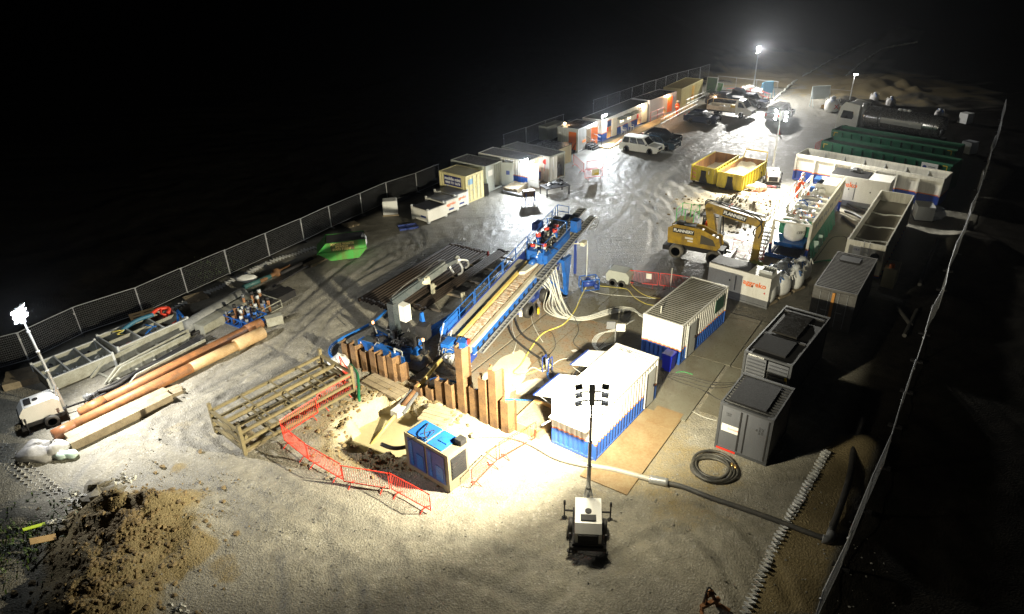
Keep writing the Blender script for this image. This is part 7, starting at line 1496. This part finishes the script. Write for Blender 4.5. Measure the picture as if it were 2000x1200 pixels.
m = MB(); foot = Vector((1.0, -.1, 1.7)); m.bar(foot, apex, .34, .55); m.bar(apex+(apex-foot).normalized()*.0, tip, .3, .6); m.cyl(tip+Vector((0, -.22, 0)), tip+Vector((0, .22, 0)), .32, 16); m.cyl(apex+Vector((0, -.17, 0)), apex+Vector((0, .17, 0)), .3, 14); m.build('boom', YEX, t)
m = MB(); m.bar(tip+Vector((.1, 0, .3)), dip, .28, .5); m.build('stick', YEX, t)
m = MB(); m.bar(Vector((1.35, -.35, 1.6)), apex+(tip-apex)*.25+Vector((0, -.25, -.3)), .13); m.bar(apex+(tip-apex)*.4+Vector((0, 0, .4)), tip+Vector((.25, 0, .55)), .16); m.build('hydraulic_ram', STEEL, t)
m = MB(); m.tube(arc([foot, apex+Vector((-.3, -.1, .4)), apex+(tip-apex)*.4+Vector((0, -.1, .45)), tip+Vector((-.2, -.25, .4)), tip+Vector((.25, -.3, -.3)), tip+(dip-tip)*.35+Vector((.1, -.25, 0))], 6), .045, 6); m.tube(arc([foot+Vector((0, .2, 0)), apex+Vector((-.2, .1, .35)), tip+Vector((0, -.3, .5)), tip+Vector((-.3, -.3, -.6)), tip+(dip-tip)*.4], 6), .045, 6); m.build('hydraulic_hose', RUBBER, t, True)
d_ = (tip-apex); n_ = Vector((-d_.z, 0, d_.x)).normalized(); c = apex+d_*.52; m = MB(); m.bar(c-d_.normalized()*.85+Vector((0, -.16, 0)), c+d_.normalized()*.85+Vector((0, -.16, 0)), .03, .42); o = m.build('name_panel', BLACK, t); text('FLANNERY', .33, face(c+Vector((0, -.185, 0)), d_, n_), TXT_W, o, bold=.014)
m = MB(); m.blob(dip+Vector((.1, 0, -.1)), (.5, .35, .3), 10, 7, .2, seed=2); m.build('bucket', mat('olive_bucket', (.18, .2, .04), (.1, .08, .03), .6), t)
DKG = mat('dark_trousers', (.03, .04, .03), amt=.2)
sit = dict(pelvis=(0, 0, .2), chest=(.05, 0, .5), neck=(.07, 0, .72), head=(.1, 0, .86), crown=(.1, 0, .95), shl=(.06, .2, .62), ell=(.2, .27, .4), wrl=(.42, .2, .4), hal=(.5, .18, .42), shr=(.06, -.2, .62), elr=(.2, -.27, .4), wrr=(.42, -.2, .4), har=(.5, -.18, .42), hil=(.05, .1, .16), knl=(.5, .13, .18), anl=(.52, .13, -.22), tol=(.68, .13, -.26), hir=(.05, -.1, .16), knr=(.5, -.13, .18), anr=(.52, -.13, -.22), tor=(.68, -.13, -.26))
c_, s_ = math.cos(ey), math.sin(ey); px_, py_ = .2, .75
person('person in orange jacket sitting in the excavator cab', (ex[0]+c_*px_-s_*py_, ex[1]+s_*px_+c_*py_, 1.95), ey, sit, HIV, HIV, WHITE, 1.15, sitting=True)
# ================================================================ separation plant
rc0 = np.array([19.5, 47.7]); ry = R(56); LR2, WR = 12.0, 2.6; CRM = livery('plant_white', [(0, (.02, .07, .36)), (.85, (.72, .2, .04)), (.93, (.74, .72, .62))], amt=.4)
t = thing('separation_plant', 'long open mud separation plant in white and blue full of pumps and screens', 'mud plant', (rc0[0], rc0[1]), ry)
for x in (0, 4, 8, LR2):
    for y in (0, -WR): m = MB(); m.box(x-.09, y-.09, 0, x+.09, y+.09, 2.75); m.build('post', CRM, t)
m = MB(); m.bar((0, 0, 2.7), (.0, -WR, 2.7), .16); m.bar((-.05, -.1, 2.72), (.8, -.6, 2.72), .13); m.bar((0, -WR+.1, 2.72), (.8, -WR+.6, 2.72), .13); m.bar((.8, -.6, 2.72), (.8, -WR+.6, 2.72), .13)
m.bar((0, 0, 2.75), (LR2, 0, 2.75), .12); m.build('top_frame', WHITE, t)
m = MB(); m.box(.1, -WR-.06, 1.3, LR2, -WR-.0, 2.9); m.bar((0, -WR-.03, 2.95), (LR2, -WR-.03, 2.95), .14, .12); o = m.build('side_panel', mat('cream_panel', (.68, .63, .45), (.3, .27, .2), .5, .5), t)
m = MB(); r_ = random.Random(5)
for k in range(14): x = 1.5+k*.72; m.bar((x, -WR-.064, 2.1), (x+r_.uniform(.2, .5), -WR-.064, 2.1+r_.uniform(-.3, .3)), .01, .3)
m.build('faded_marking', DGREY, o)
m = MB()
for k in range(14): x = .1+k*.6; m.add([(x, -WR-.08, 1.35), (x+.6, -WR-.08-.03*(k % 2), 1.35), (x+.6, -WR-.35-.05*(k % 3), .05), (x, -WR-.3-.06*((k+1) % 3), .05)], [(0, 1, 2, 3)])
TG = mat('green_tarp', (.03, .24, .14), (.1, .2, .15), .4, .5); o = m.build('green_sheeting', TG, t); sd_ = o.modifiers.new('s', 'SOLIDIFY'); sd_.thickness = .02
m = MB()
for x in (1.2, 2.6): m.bar((x, -WR-.25, 1.2), (x, -WR-.33, .3), .5, .02)
m.build('tarp_patches', mat('pale_tarp', (.5, .65, .6)), t)
m = MB(); m.add([(1.5, -.1, 2.5), (1.5, -WR+.1, 2.5), (1.6, -WR+.1, 1.2), (1.6, -.1, 1.2)], [(0, 1, 2, 3)]); m.add([(1.5, -.1, 2.5), (1.0, -.3, 2.3), (1.6, -.5, 1.6)], [(0, 1, 2)]); o = m.build('green_screen', TG, t); sd_ = o.modifiers.new('s', 'SOLIDIFY'); sd_.thickness = .03
m = MB(); m.box(1.8, -WR+.1, .3, LR2-.2, -.1, 1.15); m.box(-.3, -WR+.1, .1, 12, -WR+.25, .28); m.box(-.3, -.25, .1, 12, -.1, .28); m.build('tank_base', DBLUE, t)
for k in range(8):
    x0 = 2.1+k*1.2; m = MB(); m.box(x0, -WR+.2, 1.3, x0+.08, -.2, 2.2); m.box(x0+1.0, -WR+.2, 1.3, x0+1.08, -.2, 2.2)
    m.bar((x0, -.2, 2.22), (x0+1.1, -.2, 2.22), .08); m.bar((x0, -WR+.2, 2.22), (x0+1.1, -WR+.2, 2.22), .08); m.build('compartment', WHITE if k % 2 else CRM, t)
    m = MB(); m.box(x0+.1, -WR+.4, 1.2, x0+.9, -.5-.6*(k % 2), 1.6+.15*(k % 3)); m.cyl((x0+.5, -.7-.8*(k % 2), 1.6), (x0+.5, -.7-.8*(k % 2), 2.1), .18, 12); m.build('pump_unit', BLUE, t)
    m = MB(); m.cyl((x0+.3, -WR+.7, 1.7), (x0+.8, -WR+.9, 2.0), .17, 12); m.build('motor', ORANGE if k % 2 else DBLUE, t, True)
m = MB(); r_ = random.Random(11)
for k in range(60):
    a = Vector((r_.uniform(1.9, 11.6), r_.uniform(-WR+.3, -.3), r_.uniform(1.7, 2.3))); b_ = a+Vector((r_.uniform(-.9, .9), r_.uniform(-.7, .7), r_.uniform(-.4, .3))); m.tube([a, (a+b_)/2+Vector((0, 0, r_.uniform(-.1, .3))), b_], r_.uniform(.03, .07), 6, mi=k % 4)
m.build('pipework', [BLUE, WHITE, STEEL, ORANGE], t, True)
m = MB(); m.box(9.6, -WR+.2, 1.3, 11.8, -.8, 2.9); m.cyl((9.59, -1.4, 2.3), (9.3, -1.4, 2.3), .3, 16); m.build('centrifuge_housing', WHITE, t)
m = MB(); m.box(10.0, -1.0, 2.91, 11.0, -.5, 3.1); m.cyl((9.5, -.6, 1.3), (9.5, -.6, 2.6), .2, 12); m.build('blue_hood', BLUE, t)
m = MB(); m.box(.6, -WR+.5, .9, 1.7, -.4, 1.1); m.prism([(-.2, 1.15), (1.6, 1.15), (1.2, .7), (.2, .7)], -WR+.3, -.2, 'xz'); m.build('hopper', BLUE, t)
m = MB(); m.box(.2, -WR-.0, .02, 1.8, -.3, .08); m.build('grating', STEEL, t)
m = MB(); m.cyl((-.4, .2, .15), (-.4, -WR-.2, .15), .1, 10); m.cyl((-.7, .2, .12), (-.7, -WR-.4, .12), .07, 10); m.build('manifold_pipe', BLUE, t, True)
# walkway with rail and stair on the left side
m = MB(); m.box(1.8, .15, 1.35, LR2-1.5, 1.0, 1.42); m.build('walkway', mat('pale_grating', (.6, .58, .48), (.4, .38, .3), .4), t)
m = MB()
for z in (1.9, 2.45): m.tube([(1.9, 1.0, z), (LR2-1.5, 1.0, z)], .03, 6)
for k in range(8): x = 1.9+k*1.2; m.tube([(x, 1.0, 1.4), (x, 1.0, 2.45)], .03, 6)
for y in (.25, 1.05):
    m.bar((-1.0, y, .05), (1.7, y, 1.4), .06, .16); m.tube([(-1.0, y, 1.0), (1.7, y, 2.4)], .03, 6)
    for k in range(4): x = -.9+k*.85; m.tube([(x, y, .1+.5*(x+1)), (x, y, 1.05+.5*(x+1))], .025, 5)
m.build('walkway_rail', LGREY, t); m = MB()
for k in range(8): m.box(-1.0+k*.34, .28, .12+k*.17, -.72+k*.34, 1.02, .16+k*.17)
m.build('stair_tread', LGREY, t)
# tall slim stair in front
m = MB()
BAGW = mat('white_bulk_bag', (.74, .75, .74), (.5, .5, .48), .3, .55, bump=.9, bs=7)
def bulkbag(label, x, y, z, s, seed, neck=True, group='white bulk bags', mt=None, txt=None, extra=None):
    t_ = thing('bulk_bag', label, 'bulk bag', (x, y, z), random.Random(seed).uniform(-.3, .3)+.6, group); m = MB(); r_ = random.Random(seed)
    prof = [(.03, 0), (.46, .02), (.52, .2), (.55, .5), (.52, .8), (.42, 1.0), (.2, 1.12), (.05, 1.16)]; n = 20; vs = []
    for (r, h) in prof:
        for j in range(n):
            a = 2*PI*j/n; sq = 1/max(abs(math.cos(a)), abs(math.sin(a))); k = (.45+.55*(sq*.85 if h < .9 else 1))*(1+r_.uniform(-.02, .02)); vs.append((r*k*1.08*math.cos(a)*s, r*k*1.08*math.sin(a)*s, h*s+r_.uniform(-.015, .015)))
    m.add(vs, [(i*n+j, i*n+(j+1) % n, (i+1)*n+(j+1) % n, (i+1)*n+j) for i in range(len(prof)-1) for j in range(n)]); m.build('bag', mt or BAGW, t_, True)
    if neck:
        m = MB(); m.blob((0, 0, 1.2*s), (.24*s, .22*s, .14*s), 10, 6, .25, seed=seed); m.build('bag_top', CLING, t_, True)
        for (sx_, sy_) in ((1, 1), (-1, 1), (1, -1), (-1, -1)): m = MB(); m.tube(arc([(sx_*.45*s, sy_*.45*s, .9*s), (sx_*.4*s, sy_*.3*s, 1.2*s), (sx_*.2*s, sy_*.42*s, 1.0*s)], 4), .03, 6); m.build('loop', HB if (sx_+sy_) else WHITE, t_)
    if txt: text(txt, .2*s, face((0, -.6*s, .6*s), (1, 0, 0), UPZ), TXT_K, t_)
    return t_
CLING = mat('plastic_film', (.55, .58, .62), (.75, .75, .75), .5, .15, bump=1, bs=7)
c_, s_ = math.cos(ry), math.sin(ry); q = rc0+np.array([c_*.9+s_*1.35, s_*.9-c_*1.35])
big = bulkbag('big white bulk bag hanging full over the blue hopper of the plant', q[0], q[1], 1.18, 1.25, 3, neck=False, group=None); m = MB(); m.lathe([(.5, 1.15), (.2, 1.6), (.05, 2.1)], 14, (0, 0, 0)); m.build('bag_spout', BAGW, big, True)
text('CEBO', .28, face((-.15, -.74, .75), (1, -.25, 0), UPZ), TXT_K, big)
spots2 = [(1497, 570, 'white bulk bag nearest the white skid generator, in front'), (1518, 585 - 25, 'white bulk bag behind the front one in the cluster'), (1545, 568, 'tall cream bulk bag at the right of the cluster'), (1532, 548, 'film-wrapped bulk bag in the middle of the cluster'), (1512, 535, 'film-wrapped bulk bag left at the back of the cluster'), (1545, 535, 'film-wrapped bulk bag at the back of the cluster by the plant frame'), (1568, 550, 'white bulk bag at the far right of the cluster'), (1522, 590 - 10, 'white bulk bag at the front right of the cluster')]
pal = None
for i, (u, v, lb_) in enumerate([(1493, 590, 'white bulk bag at the front left corner of the cluster on a pallet'), (1520, 575, 'grey-white bulk bag second from the front of the cluster'), (1548, 562, 'cream bulk bag with printed square at the right of the cluster'), (1505, 562, 'film-wrapped bulk bag behind the front left one'), (1530, 548, 'film-wrapped bulk bag in the middle at the back'), (1560, 545, 'tall white bulk bag at the back right by the plant leg')]):
    q = G(u, v); bulkbag(lb_, q[0], q[1], .16, 1.15, 20+i, group='bulk bags beside the skid generator'); m = MB(); m.cbox((q[0], q[1], .08), (1.2, 1.1, .15), .6); tag(m.build('bag_pallet', WOOD), 'wooden pallet under the '+lb_.replace(' at the front left corner of the cluster on a pallet', ' at the front left corner').replace(' of the cluster', ''), 'pallet', 'pallets under the bulk bags')
q = G(1623, 218); bx = bulkbag('white bulk bag with a red cross beside the tanker lorry cab', q[0], q[1], 0, 1.5, 40, group=None); m = MB(); m.bar((-.3, -.86, .5), (.3, -.86, 1.05), .01, .1); m.bar((-.3, -.865, 1.05), (.3, -.865, .5), .01, .1); o = m.build('red_cross', REDP, bx); bx.rotation_euler[2] = R(15)
for i, (u, v, lb_) in enumerate(((1706, 200, 'grey-white bulk bag behind the tanker, nearer its front'), (1738, 208, 'slumped grey bulk bag behind the tanker'), (1832, 233, 'pale bulk bag standing in the dark right of the tanker'))): q = G(u, v); bulkbag(lb_, q[0], q[1], 0, 1.0, 50+i, group='bulk bags in the dark by the tanker', mt=BAGG)
# people on the plant
for (x, y, rz, lb_, st) in ((10.2, .6, -70, 'person in orange overalls standing at the far end of the plant walkway', (.25, .35)), (9.2, .5, -110, 'person in orange overalls bending over the pumps on the plant walkway', (.45, .3))):
    q = rc0+np.array([c_*x-s_*y, s_*x+c_*y]); person(lb_, (q[0], q[1], 1.42), ry+R(rz), standing(st[0]*.6, st[1]*.5, .1), HIV, HIV, WHITE, 1.08)
# barriers round the plant pit
for p, q, lb_ in (((1420, 428), (1455, 405), 'red barrier beside the excavator rails'), ((1455, 404), (1481, 386), 'pale lit barrier behind the sand pile'), ((1484, 384), (1512, 388), 'pale lit barrier in front of the middle lighting tower'), ((1430, 493), (1462, 503), 'red barrier behind the excavator arm, left one'), ((1464, 504), (1490, 512), 'red barrier behind the excavator arm, right one'), ((1590, 300), (1603, 292), 'dark red barrier at the end of the green tanks')): barrier(p, q, lb_)
q = G(1478, 372); m = MB(); m.blob((q[0], q[1], .3), (.9, .6, .35), 16, 8, .2, seed=9, flat=-.3); tag(m.build('pale_sack', mat('sandy_sack', (.65, .55, .4), (.45, .35, .22), .5, bump=.8), None, True), 'slumped pale sack between the yellow skip and the lighting tower', 'sack')
for k, P in enumerate(([(1655, 400), (1668, 408), (1690, 415)], [(1650, 412), (1668, 418), (1686, 428)], [(1646, 425), (1665, 440), (1680, 448)])): hose('black hose %s on the ground between the plant and the settling tank' % ('farthest', 'middle', 'nearest')[k], P, .12, RUBBER, z0=.13)
hose('green pipe lying between the plant frame and the container', [(1578, 520), (1595, 512), (1625, 508)], .06, HG_); hose('thin dark cable curling beside the green sheeting', [(1590, 510), (1605, 490), (1625, 465), (1648, 462), (1655, 468)], .03, RUBBER, cat='cable', name='thin_cable')
q = G(1575, 527); m = MB(); m.cyl((q[0], q[1], 0), (q[0], q[1], .8), .25, 12); m.cyl((q[0]-.4, q[1], .5), (q[0]+.4, q[1]+.1, .5), .14, 10); m.cyl((q[0], q[1], .8), (q[0], q[1], 1.0), .1, 8); tag(m.build('slurry_valve', DGREY, None, True), 'dark valve assembly at the right leg of the plant', 'valve')
# bits to the right of the settling tank
q = G(1786, 432); t = thing('small_generator', 'small white cased generator in shade right of the settling tank', 'generator', q, R(-20)); m = MB(); m.box(0, 0, .1, 1.3, 1.6, 1.25); m.build('case', LGREY, t); m = MB(); m.box(-.02, .1, .0, 1.4, 1.5, .099); m.build('skid', BLACK, t)
q = G(1815, 425); m = MB(); m.blob((q[0], q[1], .4), (1.1, .9, .6), 16, 10, .15, seed=3, flat=-.4); tag(m.build('plastic_heap', CLING, None), 'heap of crumpled clear plastic right of the small generator', 'plastic heap')
q = G(1718, 560); t = thing('dosing_unit', 'pale box with orange cap wedged beside the dark container', 'unit', q, R(54)); m = MB(); m.box(0, -.8, 0, 1.6, 0, 1.4); m.build('case', CREAM, t); m = MB(); m.cyl((.3, -.4, 1.4), (.3, -.4, 1.65), .16, 12); m.build('cap', ORANGE, t)
for k, (u1, v1, u2, v2) in enumerate(((1748, 600, 1778, 640), (1795, 560, 1830, 470), (1765, 660, 1790, 610))): A_ = (*G(u1, v1), .15); B_ = (*G(u2, v2), .15); m = MB(); m.cyl(A_, B_, .12, 10); tag(m.build('loose_pipe', BP), 'dark pipe %s lying in the dark strip by the right fence' % ('nearest', 'farthest', 'in the middle')[k], 'pipe')
# ================================================================ tanker lorry
A = np.array(G(1640, 262)); yl = R(-52); t = thing('tanker_lorry', 'white cab tanker lorry with a steel tank parked in the dark behind the green tanks', 'lorry', (A[0], A[1]+1.3), yl)
m = MB(); m.prism([(0, .5), (2.3, .5), (2.3, 3.3), (.7, 3.45), (.25, 2.9), (0, 1.6)], 0, 2.5, 'xz'); b = m.build('cab', CW, t); bv = b.modifiers.new('b', 'BEVEL'); bv.width = .12; bv.segments = 2
for y in (-.01, 2.49): m = MB(); m.prism([(.3, 1.7), (1.7, 1.7), (1.85, 2.0), (1.75, 2.6), (.5, 2.6)], y, y+.02, 'xz'); m.build('side_window', GLASS, t)
m = MB(); m.bar((.0, 1.25, 1.7), (.24, 1.25, 2.85), 2.2, .04); m.build('windscreen', GLASS, t)
m = MB(); m.box(-.1, .1, .3, .1, 2.4, 1.0); m.box(.1, .2, .55, 11.5, 2.3, .95); m.build('chassis', BLACK, t)
m = MB(); m.lathe([(.3, 2.6), (1.1, 2.75), (1.18, 3.0), (1.18, 11.0), (1.1, 11.25), (.3, 11.4)], 24, (0, 1.25, 2.15), 0, 'x'); b = m.build('tank', mat('stainless_tank', (.45, .45, .45), (.3, .28, .25), .4, .25, metal=.8), t, True)
for k in range(6): m = MB(); x = 3.1+k*1.5; m.lathe([(1.2, x), (1.2, x+.08)], 24, (0, 1.25, 2.15), 0, 'x'); m.build('tank_band', DGREY, t, True)
m = MB(); m.box(5.0, -.03, 1.9, 9.5, .02, 2.5); m.build('side_sign', mat('faded_panel', (.5, .5, .48), amt=.3), t)
for x in (1.2, 3.4, 8.6, 9.8):
    for y in (.15, 2.3): a, b_ = MB(), MB(); wheel(a, b_, (x, y, .5), .5, .3); w = a.build('wheel', RUBBER, t, True); b_.build('rim', STEEL, w, True)
m = MB(); m.box(-.14, .2, .6, -.11, .6, .8); m.build('headlight', _mats['headlight_glass'], t)
for k in range(3): m = MB(); m.cyl((6.4+.5*k, 1.25, 3.3), (6.4+.5*k, 1.25, 3.45), .22, 12); m.build('tank_hatch', LGREY, t, True)
m = MB(); m.cyl((2.7, .6, 1.0), (2.7, .6, 3.6), .3, 14); m.build('exhaust_stack', STEEL, t, True)
# dim clutter beyond
for i, (u, v, lb_) in enumerate(((1884, 240, 'white drum box standing in the dark far right'), (1818, 345 - 20, 'pale wrapped crate at the dark end of the green tanks'))):
    q = G(u, v) if i == 0 else G(1890, 298); m = MB(); m.cbox((q[0], q[1], .6), (1.2, 1.2, 1.2), .4, 0, 0, 0, .9); tag(m.build('pale_crate', PLASTIC_W if i == 0 else CLING), lb_, 'crate')
q = G(1500, 262 + 30); m = MB(); m.lathe([(.25, 0), (.25, .04), (.14, .05), (.04, .75), (.01, .76)], 14, (*G(1521, 263), .0)); tag(m.build('traffic_cone', REDP, None, True), 'small red traffic cone in front of the grey van', 'cone')
m = MB(); m.lathe([(.16, 0), (.16, .03), (.1, .04), (.04, .5), (.01, .51)], 12, (*G(954, 503), .0)); tag(m.build('traffic_cone', REDP, None, True), 'small red and white cone at the far end of the drill rods', 'cone')
# ================================================================ thin wet haze over the yard, added to stand in for lamp glare
hz = MB(); hz.box(-600, -60, -3, 600, 1000, 24); ho = hz.build('haze', newmat('haze_air')[0]); hm = ho.data.materials[0]; hn = hm.node_tree
hn.nodes.remove(hn.nodes['Principled BSDF']); pv = hn.nodes.new('ShaderNodeVolumePrincipled'); pv.inputs['Density'].default_value = .00011; pv.inputs['Anisotropy'].default_value = .9; pv.inputs['Color'].default_value = (.85, .9, 1, 1)
hn.links.new(pv.outputs[0], hn.nodes['Material Output'].inputs['Volume']); tag(ho, 'thin damp haze over the floodlit yard, added for glow round the lamps', 'haze', kind='stuff')
